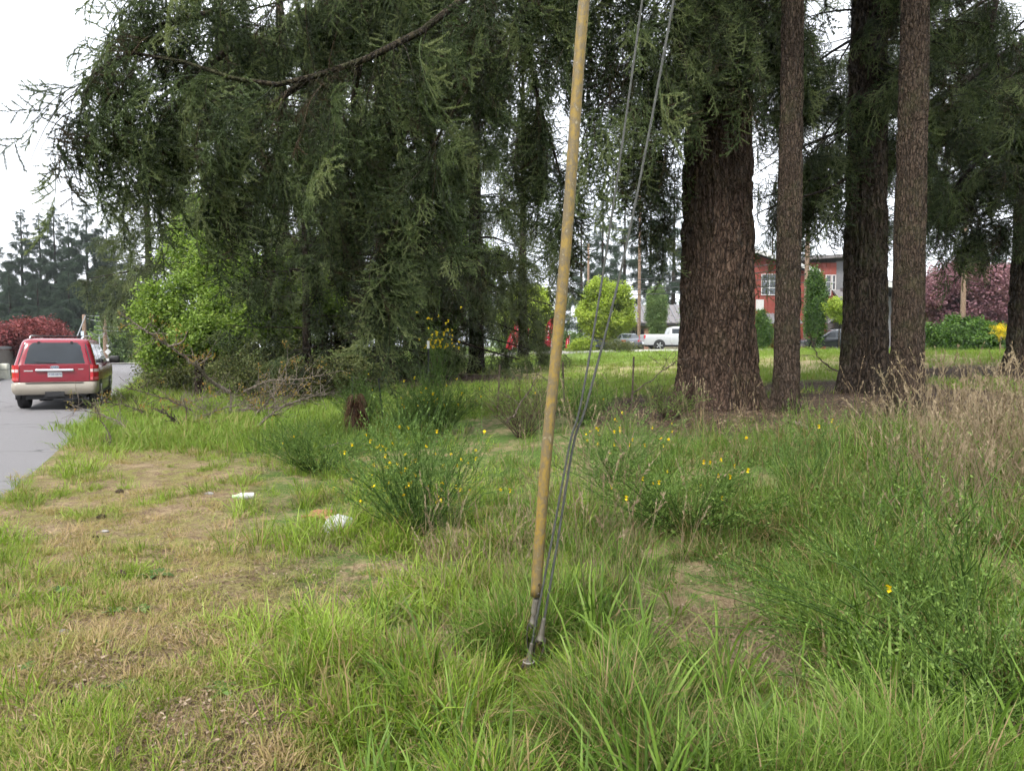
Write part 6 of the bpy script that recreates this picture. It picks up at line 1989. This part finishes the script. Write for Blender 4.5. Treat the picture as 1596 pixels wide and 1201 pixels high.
# grey sedan seen from behind
rg_ = [(0.28, -2.2, 2.2, 0.82, 0.25), (0.4, -2.3, 2.3, 0.88, 0.3), (0.8, -2.3, 2.3, 0.9, 0.3), (0.95, -2.2, 1.9, 0.87, 0.3), (1.0, -1.9, 1.1, 0.82, 0.25), (1.35, -1.1, 0.3, 0.62, 0.2), (1.44, -0.8, 0.0, 0.5, 0.2)]
t, xr, xf, hw = simple_car('grey_sedan', 'slate grey sedan parked tail-on left of the pickup', 'car', 977, 62.5, rad(90), rg_, m_greyp, 0.33, (-1.35, 1.4), 0.9, ((-1.4, -0.3, 1.02, 1.30),))
mk('rear_window', [patch(lambda u, v: (np.interp(v, [1.0, 1.35], [-1.9, -1.1]) - 0.01, u * 0.62, v), -1, 1, 1.03, 1.33, 6, 5)], m_glass, t)
for sd in (-1, 1):
    mk('tail_light', [box(-2.31, -2.2, sd * 0.66 - 0.16, sd * 0.66 + 0.16, 0.70, 0.86)], m_lamp_r, t, False)
mk('licence_plate', [box(-2.318, -2.301, -0.16, 0.16, 0.62, 0.74)], m_plate, t, False)
# blue van far left of it
rg_ = [(0.3, -2.2, 2.2, 0.85, 0.25), (0.45, -2.3, 2.3, 0.92, 0.3), (0.9, -2.3, 2.2, 0.93, 0.3), (1.05, -2.25, 1.2, 0.9, 0.25), (1.5, -2.0, 0.4, 0.75, 0.2), (1.62, -1.8, 0.1, 0.62, 0.2)]
t, xr, xf, hw = simple_car('blue_car', 'violet blue car parked under the lime green maple', 'car', 930, 67.5, rad(84), rg_, m_bluep, 0.35, (-1.4, 1.4), 0.92, ((-1.8, 0.5, 1.08, 1.45),))
mk('rear_window', [patch(lambda u, v: (np.interp(v, [1.05, 1.5], [-2.25, -2.0]) - 0.01, u * 0.7, v), -1, 1, 1.09, 1.46, 6, 5)], m_glass, t)
for sd in (-1, 1):
    mk('tail_light', [box(-2.31, -2.2, sd * 0.76 - 0.12, sd * 0.76 + 0.12, 0.75, 1.02)], m_lamp_r, t, False)

# ================================================================== FEATHER FLAGS
m_flag = foliage('red_flag_cloth', [(0.42, 0.03, 0.05), (0.5, 0.045, 0.07), (0.55, 0.06, 0.09)], 0.35, 0.7, 0.3, 0.2)
m_fpole = plain('white_fibre_pole', (0.55, 0.55, 0.55), 0.4)
m_flagw = plain('white_flag_print', (0.72, 0.68, 0.68), 0.6)
def flag(px, d, h, w, lean, lab, wide=1.0):
    g = G(px, d)
    t = thing('feather_flag', lab, 'flag', g, 0, 'red feather flags by the back street')
    u = np.linspace(0, 1, 18)
    pole = np.stack([lean * h * u ** 1.3, 0.02 * u, h * u], -1)
    mk('flag_pole', [tubes(pole, (0.022 * (1 - 0.6 * u))[None], 6)], m_fpole, t)
    v = np.linspace(0, 1, 7)
    A = []
    for k in range(18):
        if u[k] < 0.16: continue
        f = (u[k] - 0.16) / 0.84
        ww = w * min(1, f * 9 + 0.2) * (1 - max(0, f - 0.7) ** 2 * 9)
        A.append([pole[k] + np.array([-ww * q - 0.02, 0.06 * math.sin(q * 5 + f * 7) + 0.05, 0]) for q in v])
    A = np.array(A)
    n1, n2 = A.shape[:2]
    B = A + np.array([0, 0.006, 0])
    i, j = np.meshgrid(np.arange(n1 - 1), np.arange(n2 - 1), indexing='ij')
    F = np.stack([i * n2 + j, (i + 1) * n2 + j, (i + 1) * n2 + j + 1, i * n2 + j + 1], -1).reshape(-1, 4)
    sail = mk('sail', [(A.reshape(-1, 3), F), (B.reshape(-1, 3), F[:, ::-1])], m_flag, t, True, {'tint': ('FLOAT', np.tile(np.linspace(0, 1, n1 * n2), 2))})
    # faint vertical line of white lettering, too small to read
    C = A[3:-4, 3:5] + np.array([0, -0.006, 0])
    m1 = C.shape[0]
    for q in range(0, m1 - 1, 2):
        VV = np.vstack([C[q], C[q + 1][::-1]])
        VV = VV.mean(0) + (VV - VV.mean(0)) * np.array([0.9, 1, 0.7])
        mk('print_mark', [(VV, np.array([[0, 1, 2, 3]]))], m_flagw, sail, False)
    return t
flag(797, 61, 2.3, 0.55, 0.28, 'leftmost red feather flag, leaning and half hidden by fir boughs')
flag(806, 62, 3.0, 0.5, 0.12, 'second red feather flag from the left, beside the first')
flag(822, 61, 2.1, 0.36, 0.08, 'narrow red feather flag in the middle of the row')
flag(858, 60, 2.9, 0.55, 0.10, 'broad red feather flag just left of the yellow guard')
flag(887, 62, 1.4, 0.3, 0.05, 'short red feather flag right of the yellow guard')

# ================================================================== BUILDINGS
def board_mat(name, col, groove=0.45):
    m, nt, b = newmat(name)
    f = noise(nt, 3, 6)
    f2 = noise(nt, 30, 4, 0.6, stretch=(1, 1, 0.1))
    c = ramp(nt, [(0.3, tuple(v * 0.85 for v in col)), (0.7, tuple(min(1, v * 1.12) for v in col))], f)
    c = mixc(nt, math_n(nt, 'MULTIPLY', f2, 0.25), c, tuple(v * 0.7 for v in col))
    nt.links.new(c, b.inputs['Base Color'])
    b.inputs['Roughness'].default_value = 0.75
    return m
m_redw = board_mat('red_board_siding', (0.2, 0.04, 0.026))
m_greyw = board_mat('grey_siding', (0.13, 0.13, 0.135))
m_tanw = board_mat('tan_wall', (0.22, 0.19, 0.155))
m_white_t = plain('white_trim', (0.45, 0.45, 0.44), 0.5)
m_shingle = plain('grey_shingle', (0.14, 0.13, 0.13), 0.85, 0, 0.3, 8, 0.3)
m_metal = plain('grey_metal_roof', (0.18, 0.18, 0.19), 0.5, 0.3, 0.15, 4)
m_brick = plain('reddish_brick', (0.3, 0.16, 0.12), 0.85, 0, 0.3, 14, 0.2)
m_pane = plain('dark_window_glass', (0.025, 0.032, 0.036), 0.06, 0, 0.3, 2, 0, 1.0)
m_dark = plain('dark_door_and_arch_shade', (0.012, 0.012, 0.013), 0.8, 0, 0.3)  # door colour, also the painted shade inside the house arches
def X(px, d):
    return (px - 798) / FPX * d
def Zp(py, d):
    return P(798, py, d)[2]
def window(parent, x0, x1, z0, z1, y, nx, nz, fr=0.07):
    """framed window in a wall facing the camera (toward -y): frame bars proud of the panes"""
    bits = [box(x0, x1, y - 0.09, y - 0.003, z0, z0 + fr), box(x0, x1, y - 0.09, y - 0.003, z1 - fr, z1), box(x0, x0 + fr, y - 0.09, y - 0.003, z0 + fr, z1 - fr), box(x1 - fr, x1, y - 0.09, y - 0.003, z0 + fr, z1 - fr)]
    wd = mk('window', bits, m_white_t, parent, False)
    for i in range(nx):
        for j in range(nz):
            a0, a1 = x0 + fr + (x1 - x0 - 2 * fr) * i / nx, x0 + fr + (x1 - x0 - 2 * fr) * (i + 1) / nx
            c0, c1 = z0 + fr + (z1 - z0 - 2 * fr) * j / nz, z0 + fr + (z1 - z0 - 2 * fr) * (j + 1) / nz
            mk('pane', [box(a0 + 0.025, a1 - 0.025, y - 0.045, y - 0.004, c0 + 0.025, c1 - 0.025)], m_pane, wd, False)
    for i in range(1, nx):
        a = x0 + fr + (x1 - x0 - 2 * fr) * i / nx
        mk('glazing_bar', [box(a - 0.025, a + 0.025, y - 0.07, y - 0.003, z0 + fr, z1 - fr)], m_white_t, wd, False)
    for j in range(1, nz):
        c_ = z0 + fr + (z1 - z0 - 2 * fr) * j / nz
        mk('glazing_bar', [box(x0 + fr, x1 - fr, y - 0.068, y - 0.003, c_ - 0.025, c_ + 0.025)], m_white_t, wd, False)
    return wd
dB = 70.0
gB = G(1200, dB)
zB = float(H(X(1240, dB), dB)) - 0.05
bl = thing('red_building', 'red board-sided two-storey townhouse with white framed windows', 'building', (X(1200, dB), dB, zB))
def bx_(px, py):   # local coordinates on the facade plane
    return X(px, dB) - X(1200, dB), Zp(py, dB) - zB
xa, _ = bx_(1140, 500)
xb, _ = bx_(1256, 500)
_, ztop = bx_(1172, 398)
_, zlow = bx_(1215, 412)
# wall with a sloping head (the roof falls to the right)
poly = [(xa, 0), (xb, 0), (xb, bx_(0, 424)[1]), (xa, bx_(0, 386)[1])]
mk('wall', prism(poly, 0, 6, 1), m_redw, bl, False)
for k, px in enumerate(np.arange(1146, 1256, 7.0)):
    x0 = bx_(px, 0)[0]
    zt = np.interp(x0, [xa, xb], [bx_(0, 386)[1], bx_(0, 424)[1]])
    mk('batten', [box(x0 - 0.025, x0 + 0.025, -0.035, -0.002, 0.02, zt - 0.04)], m_redw, bl, False)
# roof slab with white fascia
za, zb_ = bx_(0, 382)[1], bx_(0, 423)[1]
poly = [(xa - 0.6, za + 0.12), (xb + 0.8, zb_ - 0.05), (xb + 0.8, zb_ + 0.12), (xa - 0.6, za + 0.29)]
rf = mk('roof', prism(poly, -0.9, 6.6, 1), m_shingle, bl, False)
poly = [(xa - 0.6, za - 0.10), (xb + 0.8, zb_ - 0.27), (xb + 0.8, zb_ + 0.10), (xa - 0.6, za + 0.26)]
mk('fascia', prism(poly, -0.96, -0.903, 1), m_white_t, rf, False)
w0, w1 = bx_(1184, 460), bx_(1221, 427)
window(bl, w0[0], w1[0], w0[1], w1[1], 0, 3, 3)
# awning roof and lower door zone
a0, a1 = bx_(1178, 505), bx_(1240, 490)
poly = [(-1.5, a0[1]), (0, a1[1]), (0, a1[1] + 0.1), (-1.5, a0[1] + 0.1)]
V = prism([(y_, z_) for y_, z_ in poly], a0[0], a1[0], 0)
aw = mk('awning_roof', V, m_metal, bl, False)
for x0 in np.arange(a0[0] + 0.2, a1[0], 0.42):
    mk('roof_seam', prism([(-1.5, a0[1] + 0.101), (-0.05, a1[1] + 0.097), (-0.05, a1[1] + 0.15), (-1.5, a0[1] + 0.15)], x0, x0 + 0.04, 0), m_metal, aw, False)
mk('sign_board', [box(bx_(1176, 0)[0], bx_(1188, 0)[0], -0.12, -0.04, bx_(0, 484)[1], bx_(0, 467)[1])], m_white_t, bl, False)
# right wing, stepping forward of the left one
xc, xd = bx_(1276, 0)[0], bx_(1345, 0)[0]
wing_y = 0.8
mk('wing_wall', [box(xb + 0.02, bx_(1306, 0)[0], wing_y, 6, 0, bx_(0, 408)[1])], m_redw, bl, False)
mk('grey_wing_wall', [box(bx_(1306, 0)[0] + 0.01, xd, wing_y + 0.2, 6, 0, bx_(0, 405)[1])], m_greyw, bl, False)
for px in np.arange(1262, 1306, 7.0):
    x0 = bx_(px, 0)[0]
    mk('batten', [box(x0 - 0.025, x0 + 0.025, wing_y - 0.035, wing_y - 0.002, 0.02, bx_(0, 409)[1])], m_redw, bl, False)
rf2 = mk('roof', prism([(xb - 0.1, bx_(0, 404)[1]), (xd + 0.5, bx_(0, 398)[1]), (xd + 0.5, bx_(0, 393)[1]), (xb - 0.1, bx_(0, 399)[1])], wing_y - 0.7, 6.7, 1), m_shingle, bl, False)
w0, w1 = bx_(1289, 460), bx_(1298, 427)
window(bl, w0[0], w1[0], w0[1], w1[1], wing_y, 1, 3)
w0, w1 = bx_(1299, 451), bx_(1306, 427)
window(bl, w0[0], w1[0] - 0.05, w0[1], w1[1], wing_y, 1, 2)
# shingle skirt roof and porch
mk('skirt_roof', prism([(wing_y - 2.2, bx_(0, 474)[1]), (wing_y, bx_(0, 453)[1]), (wing_y, bx_(0, 450)[1]), (wing_y - 2.2, bx_(0, 471)[1])], bx_(1300, 0)[0], xd, 0), m_shingle, bl, False)
mk('porch_wall', [box(bx_(1292, 0)[0], xd, wing_y - 2.0, wing_y - 0.01, 0, bx_(0, 474)[1])], m_greyw, bl, False)
mk('corner_board', [box(bx_(1290, 0)[0] - 0.06, bx_(1292, 0)[0] - 0.005, wing_y - 2.1, wing_y - 1.9, bx_(0, 490)[1], bx_(0, 474)[1])], m_white_t, bl, False)
pr = mk('porch_roof', prism([(bx_(1272, 0)[0], bx_(0, 505)[1]), (bx_(1284, 0)[0], bx_(0, 492)[1]), (bx_(1330, 0)[0], bx_(0, 498)[1]), (bx_(1330, 0)[0], bx_(0, 502)[1]), (bx_(1284, 0)[0], bx_(0, 497)[1])], wing_y - 3.4, wing_y - 2.05, 1), m_metal, bl, False)
mk('porch_post', [box(bx_(1296, 0)[0] - 0.06, bx_(1296, 0)[0] + 0.06, wing_y - 3.2, wing_y - 3.08, 0, bx_(0, 500)[1])], m_white_t, bl, False)
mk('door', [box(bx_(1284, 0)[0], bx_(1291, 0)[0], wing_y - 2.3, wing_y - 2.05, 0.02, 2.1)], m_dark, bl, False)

# low house with pale ribbed roof behind the pickup
dH = 78.0
zH = float(H(X(1020, dH), dH)) - 0.05
hx = lambda px: X(px, dH) - X(1020, dH)
hz = lambda py: Zp(py, dH) - zH
hs = thing('low_house', 'low tan house with a pale ribbed metal roof behind the pickup', 'house', (X(1020, dH), dH, zH))
mk('wall', [box(hx(972), hx(1120), 0, 7, 0, hz(505))], m_tanw, hs, False)
rfp = mk('roof', prism([(-0.8, hz(506)), (3.5, hz(476)), (7.8, hz(506)), (7.8, hz(503)), (3.5, hz(472)), (-0.8, hz(503))], hx(968), hx(1126), 0), plain('pale_metal_roof', (0.16, 0.148, 0.15), 0.5, 0.1, 0.12, 3), hs, False)
for px in np.arange(970, 1126, 9.0):
    mk('roof_rib', prism([(-0.8, hz(503) + 0.005), (3.45, hz(472) + 0.0), (3.45, hz(472) + 0.09), (-0.8, hz(503) + 0.09)], hx(px), hx(px) + 0.12, 0), m_metal, rfp, False)
mk('gutter', [box(hx(968), hx(1126), -0.92, -0.803, hz(508), hz(504))], m_trim, hs, False)
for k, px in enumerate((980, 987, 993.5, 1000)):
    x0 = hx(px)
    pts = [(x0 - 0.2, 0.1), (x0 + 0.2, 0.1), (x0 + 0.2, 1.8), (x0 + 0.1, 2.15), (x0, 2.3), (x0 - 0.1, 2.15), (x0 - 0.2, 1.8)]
    mk('arch_shade_panel', prism(pts, -0.05, -0.003, 1), m_dark, hs, False)  # solid dark slab on the wall, the shade inside each arch put into colour
mk('brick_column', [box(hx(1003), hx(1009), -0.5, -0.01, 0, hz(512))], m_brick, hs, False)
mk('fence_rail', [box(hx(960), hx(1000), -1.5, -1.4, 0.9, 1.0)], m_trim, hs, False)
# white panelled wall left of the maple trunk
dW = 70
wv = thing('white_gate_panel', 'small white gate panel beside the maple trunk', 'gate', G(949, dW))
mk('panel', [box(-0.35, 0.35, -0.03, 0.03, 0.05, 1.9)], m_white_t, wv, False)
mk('post', [box(0.36, 0.5, -0.07, 0.07, -0.1, 2.0)], m_white_t, wv, False)
# grey house behind the right trunks
dK = 62.0
zK = float(H(X(1440, dK), dK)) - 0.05
kx = lambda px: X(px, dK) - X(1440, dK)
kz = lambda py: Zp(py, dK) - zK
hk = thing('grey_house', 'dark grey house with pale porch posts behind the slender trunk', 'house', (X(1440, dK), dK, zK))
mk('wall', [box(kx(1370), kx(1462), 0, 6, 0, kz(462))], m_greyw, hk, False)
mk('roof', prism([(kx(1360), kz(445)), (kx(1470), kz(466)), (kx(1470), kz(461)), (kx(1360), kz(439))], -1.8, 6.5, 1), m_metal, hk, False)
mk('fascia', prism([(kx(1360), kz(449)), (kx(1470), kz(470)), (kx(1470), kz(463)), (kx(1360), kz(441))], -1.88, -1.805, 1), m_white_t, hk, False)
mk('porch_post', [box(kx(1443), kx(1446.5), -1.7, -1.5, 0, kz(468))], plain('pale_post', (0.45, 0.46, 0.47), 0.6), hk, False)
mk('porch_post', [box(kx(1455), kx(1457.5), -1.7, -1.55, 0, kz(497))], m_white_t, hk, False)
mk('screen_panel', [box(kx(1458), kx(1474), -1.65, -1.6, 0, kz(498))], m_greyw, hk, False)
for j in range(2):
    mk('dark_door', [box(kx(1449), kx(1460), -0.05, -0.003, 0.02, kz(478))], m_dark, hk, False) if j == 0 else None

# ================================================================== POLES, WIRES, SIGNS
m_pole = bark_mat('weathered_pole_wood', (0.2, 0.135, 0.095), (0.3, 0.215, 0.16), (0.4, 0.3, 0.235), 0, 1.2)
m_cable = plain('grey_cable', (0.22, 0.23, 0.24), 0.6, 0.2)
m_cable_d = plain('dark_cable', (0.03, 0.03, 0.032), 0.6)
def pole(px, py_top, d, r0, lab, arm=None, py_base=None, tilt=0.0):
    g = G(px, d)
    h = P(px, py_top, d)[2] - g[2]
    t = thing('utility_pole', lab, 'pole', g, 0, 'utility poles')
    V, F = lathe([(r0 * 1.08, -0.3), (r0, 1.5), (r0 * 0.85, h * 0.6), (r0 * 0.7, h - 0.02), (r0 * 0.4, h), (0.0, h)], 14)
    V[:, 0] += tilt * V[:, 2]
    mk('shaft', [(V, F)], m_pole, t)
    for q in (arm or []):
        z, w = h - q[0], q[1]
        ar = mk('crossarm', [box(-w, w, -0.08 - r0, -r0 * 0.6, z - 0.06, z + 0.06)], m_pole, t, False)
        for xx in (-w * 0.9, -w * 0.4, w * 0.4, w * 0.9):
            V, F = lathe([(0.03, z + 0.061), (0.05, z + 0.1), (0.03, z + 0.14), (0.045, z + 0.18), (0.0, z + 0.2)], 8)
            mk('insulator', [(V + np.array([xx, -0.04 - r0 * 0.8, 0]), F)], m_white_t, ar)
    return t, g, h
def cable(lab, a, b_, sag, r0, mat, grp, n=24):
    u = np.linspace(0, 1, n)
    p = np.array(a) + (np.array(b_) - np.array(a)) * u[:, None]
    p[:, 2] -= sag * 4 * u * (1 - u)
    loc = p[0].copy()
    o = mk('overhead_wire', [tubes(p - loc, np.full((1, n), r0), 4)], mat, None, True, None, loc)
    return tag(o, lab, 'wire', grp)
pole(134, 490, 62, 0.19, 'brown utility pole directly behind the SUV')
pole(166, 488, 68, 0.20, 'brown utility pole right of the one behind the SUV, with mottled bark', arm=None)
pole(161, 500, 76, 0.13, 'thinner pole just left of the mottled pole', tilt=0.0)
pole(188, 515, 84, 0.15, 'grey leaning pole by the small green tree', tilt=-0.035, arm=[(1.0, 0.6)])
pole(204, 524, 92, 0.15, 'farthest grey leaning pole at the junction', tilt=-0.03)
gp = 'wires at the far junction'
cable('upper wire between the two brown poles behind the SUV', P(134, 491, 62), P(166, 491, 68), 0.1, 0.03, m_cable, gp)
cable('second wire between the two brown poles', P(135, 496, 62), P(163, 500, 74), 0.1, 0.03, m_cable, gp)
cable('high wire running right from the mottled pole into the trees', P(166, 492, 68), P(330, 498, 72), 0.5, 0.03, m_cable, gp)
cable('middle wire running right from the mottled pole', P(150, 508, 66), P(330, 500, 74), 0.4, 0.03, m_cable, gp)
cable('lower wire running right from the mottled pole', P(150, 514, 66), P(330, 504, 74), 0.4, 0.03, m_cable, gp)
cable('drooping white cable left of the mottled pole', P(140, 515, 62), P(164, 517, 68), 0.35, 0.035, m_cable, gp)
cable('thin white cable sagging left of the mottled pole', P(142, 517, 62), P(164, 518, 68), 0.55, 0.03, m_cable, gp)
cable('cable drooping from the mottled pole to the leaning pole', P(167, 522, 68), P(190, 531, 84), 1.0, 0.035, m_cable, gp)
cable('second cable drooping to the leaning pole', P(167, 525, 68), P(190, 532, 84), 1.4, 0.03, m_cable, gp)
cable('cable from the leaning pole to the farthest pole', P(190, 531, 84), P(206, 536, 92), 0.8, 0.03, m_cable, gp)
cable('slack guy running down left from the pole behind the SUV', P(133, 492, 62), P(112, 545, 58), 0.0, 0.05, m_cable, gp)
# metal post and signs at the junction
sp = thing('road_sign', 'white diamond road sign beside the mottled pole', 'sign', G(170, 66))
sz = Zp(548, 66) - G(170, 66)[2]
mk('sign_post', [box(-0.03, 0.03, -0.03, 0.03, -0.2, sz + 0.6)], m_galv, sp, False)
mk('sign_plate', prism([(0, sz - 0.3), (0.3, sz), (0, sz + 0.3), (-0.3, sz)], -0.05, -0.034, 1), m_white_t, sp, False)
mk('small_plate', prism([(-0.25, sz - 0.95), (0.25, sz - 0.95), (0.25, sz - 0.6), (-0.25, sz - 0.6)], -0.05, -0.034, 1), m_white_t, sp, False)
mk('round_plate', prism([(0.13 * math.cos(a), sz + 0.55 + 0.13 * math.sin(a)) for a in np.linspace(0, 6.28, 16)[:-1]], -0.05, -0.034, 1), m_white_t, sp, False)
sp = thing('road_sign', 'small white square sign on a post at the far junction', 'sign', G(199, 86))
sz = Zp(556, 86) - G(199, 86)[2]
mk('sign_post', [box(-0.03, 0.03, -0.03, 0.03, -0.2, sz)], m_galv, sp, False)
mk('sign_plate', [box(-0.19, 0.19, -0.05, -0.034, sz - 0.1, sz + 0.28)], m_white_t, sp, False)
sp = thing('metal_post', 'pale metal post left of the mottled pole', 'post', G(157, 64))
mk('post', [tubes(np.array([(0, 0, -0.2), (0, 0, Zp(523, 64) - 0.0)]), np.array([[0.05, 0.05]]), 8)], plain('pale_metal', (0.5, 0.52, 0.54), 0.4, 0.5), sp)
sp = thing('tall_banner_sign', 'narrow pale blue sign on the pole behind the SUV', 'sign', G(131, 61))
sz = Zp(515, 61)
mk('sign_plate', [box(-0.12, 0.12, -0.03, 0.0, sz - 1.6, sz)], plain('pale_blue_sign', (0.45, 0.52, 0.62), 0.4), sp, False)
mk('post', [box(-0.03, 0.03, 0.003, 0.05, -0.2, sz)], m_galv, sp, False)
# far buildings glimpsed at the junction
hb = thing('roadside_hut', 'low pale wall with a red mark at the far junction', 'wall', G(222, 96))
mk('wall', [box(-0.75, 0.75, -0.2, 0.2, -0.1, 1.5)], m_tanw, hb, False)
mk('red_mark', [box(-0.1, 0.2, -0.22, -0.203, 0.3, 0.7)], m_redw, hb, False)
# right: poles and street wires
pole(995, 300, 73, 0.17, 'grey utility pole behind the bright maple')
pole(916, 380, 76, 0.15, 'utility pole behind the left side of the round maple')
t_, g_, h_ = pole(1254, 258, 60, 0.20, 'brown utility pole with a crossarm, between the slender and the mossy trunks', arm=[(0.5, 1.1)])
pole(1497, 330, 46, 0.16, 'brown pole rising from the ivy at the right')
gp = 'street wires on the right'
for k, (y0, y1, lab) in enumerate([(437, 404, 'top dark wire crossing behind the guy wires'), (441, 415, 'second dark wire crossing behind the guy wires'), (445, 428, 'third dark wire crossing behind the guy wires'), (450, 440, 'lowest dark wire crossing behind the guy wires')]):
    cable(lab, P(800, y0 + 8, 72), P(1254, y1, 60), 0.5, 0.035, m_cable_d, gp, 40)
for k, (y0, y1, lab) in enumerate([(262, 246, 'topmost thin wire left of the crossarm pole'), (272, 256, 'thin wire just under the topmost one'), (292, 285, 'lower thin wire left of the crossarm pole')]):
    cable(lab, P(1090, y0 + 10, 66), P(1254, y1 + 6, 60), 0.2, 0.02, m_cable, gp, 20)

# far side of the road: fence and utility box
m_fw = board_mat('weathered_fence_boards', (0.2, 0.175, 0.16))
fx, fy = G(10, 42)[:2]
fs, ft = st(fx, fy)
fn = thing('board_fence', 'weathered grey board fence behind the SUV at the left edge', 'fence', (*xy(fs, ft - 14), 0.0), RA)
n_b = 100
bits = []
for k in range(n_b):
    y0 = k * 0.17
    V, F = box(-0.012, 0.012, y0, y0 + 0.155, 0.05, 1.52 + 0.02 * math.sin(k * 1.7))
    bits.append((V, F))
fb_ = mk('boards', bits, m_fw, fn, False)
fb_['kind'] = 'stuff'
mk('cap_rail', [box(-0.06, 0.06, 0, n_b * 0.17, 1.56, 1.72)], plain('grey_cap', (0.26, 0.26, 0.28), 0.7), fn, False)
for k in range(7):
    mk('fence_post', [box(-0.12, -0.02, k * 2.8 + 0.02, k * 2.8 + 0.12, -0.2, 1.54)], m_fw, fn, False)
ub = thing('utility_box', 'pale utility box on the grass before the board fence', 'utility box', G(4, 38.5), 0.4)
mk('cabinet', loft([ring_pts(-0.32, 0.32, 0.32, 0.05, 0.0, 3), ring_pts(-0.30, 0.30, 0.30, 0.05, 0.55, 3), ring_pts(-0.30, 0.30, 0.30, 0.05, 0.80, 3), ring_pts(-0.24, 0.24, 0.24, 0.05, 0.86, 3)]), plain('pale_green_cabinet', (0.5, 0.5, 0.42), 0.6), ub)
mk('lid_seam', [box(-0.315, 0.315, -0.315, 0.315, 0.54, 0.56)], m_trim, ub, False)

# ================================================================== HAZE
m_haze = bpy.data.materials.new('thin_haze')
m_haze.use_nodes = True
m_haze.node_tree.nodes.clear()
hz_o = m_haze.node_tree.nodes.new('ShaderNodeOutputMaterial')
hz_v = m_haze.node_tree.nodes.new('ShaderNodeVolumePrincipled')
hz_v.inputs['Color'].default_value = (0.86, 0.9, 0.97, 1)
hz_v.inputs['Density'].default_value = 0.00028
m_haze.node_tree.links.new(hz_v.outputs[0], hz_o.inputs['Volume'])
V, F = box(-1700, 1700, -1700, 2400, -1.5, 45)
tag(mk('haze', [(V, F)], m_haze, None, False), 'thin pale haze in the air over the whole place', 'haze', kind='stuff')
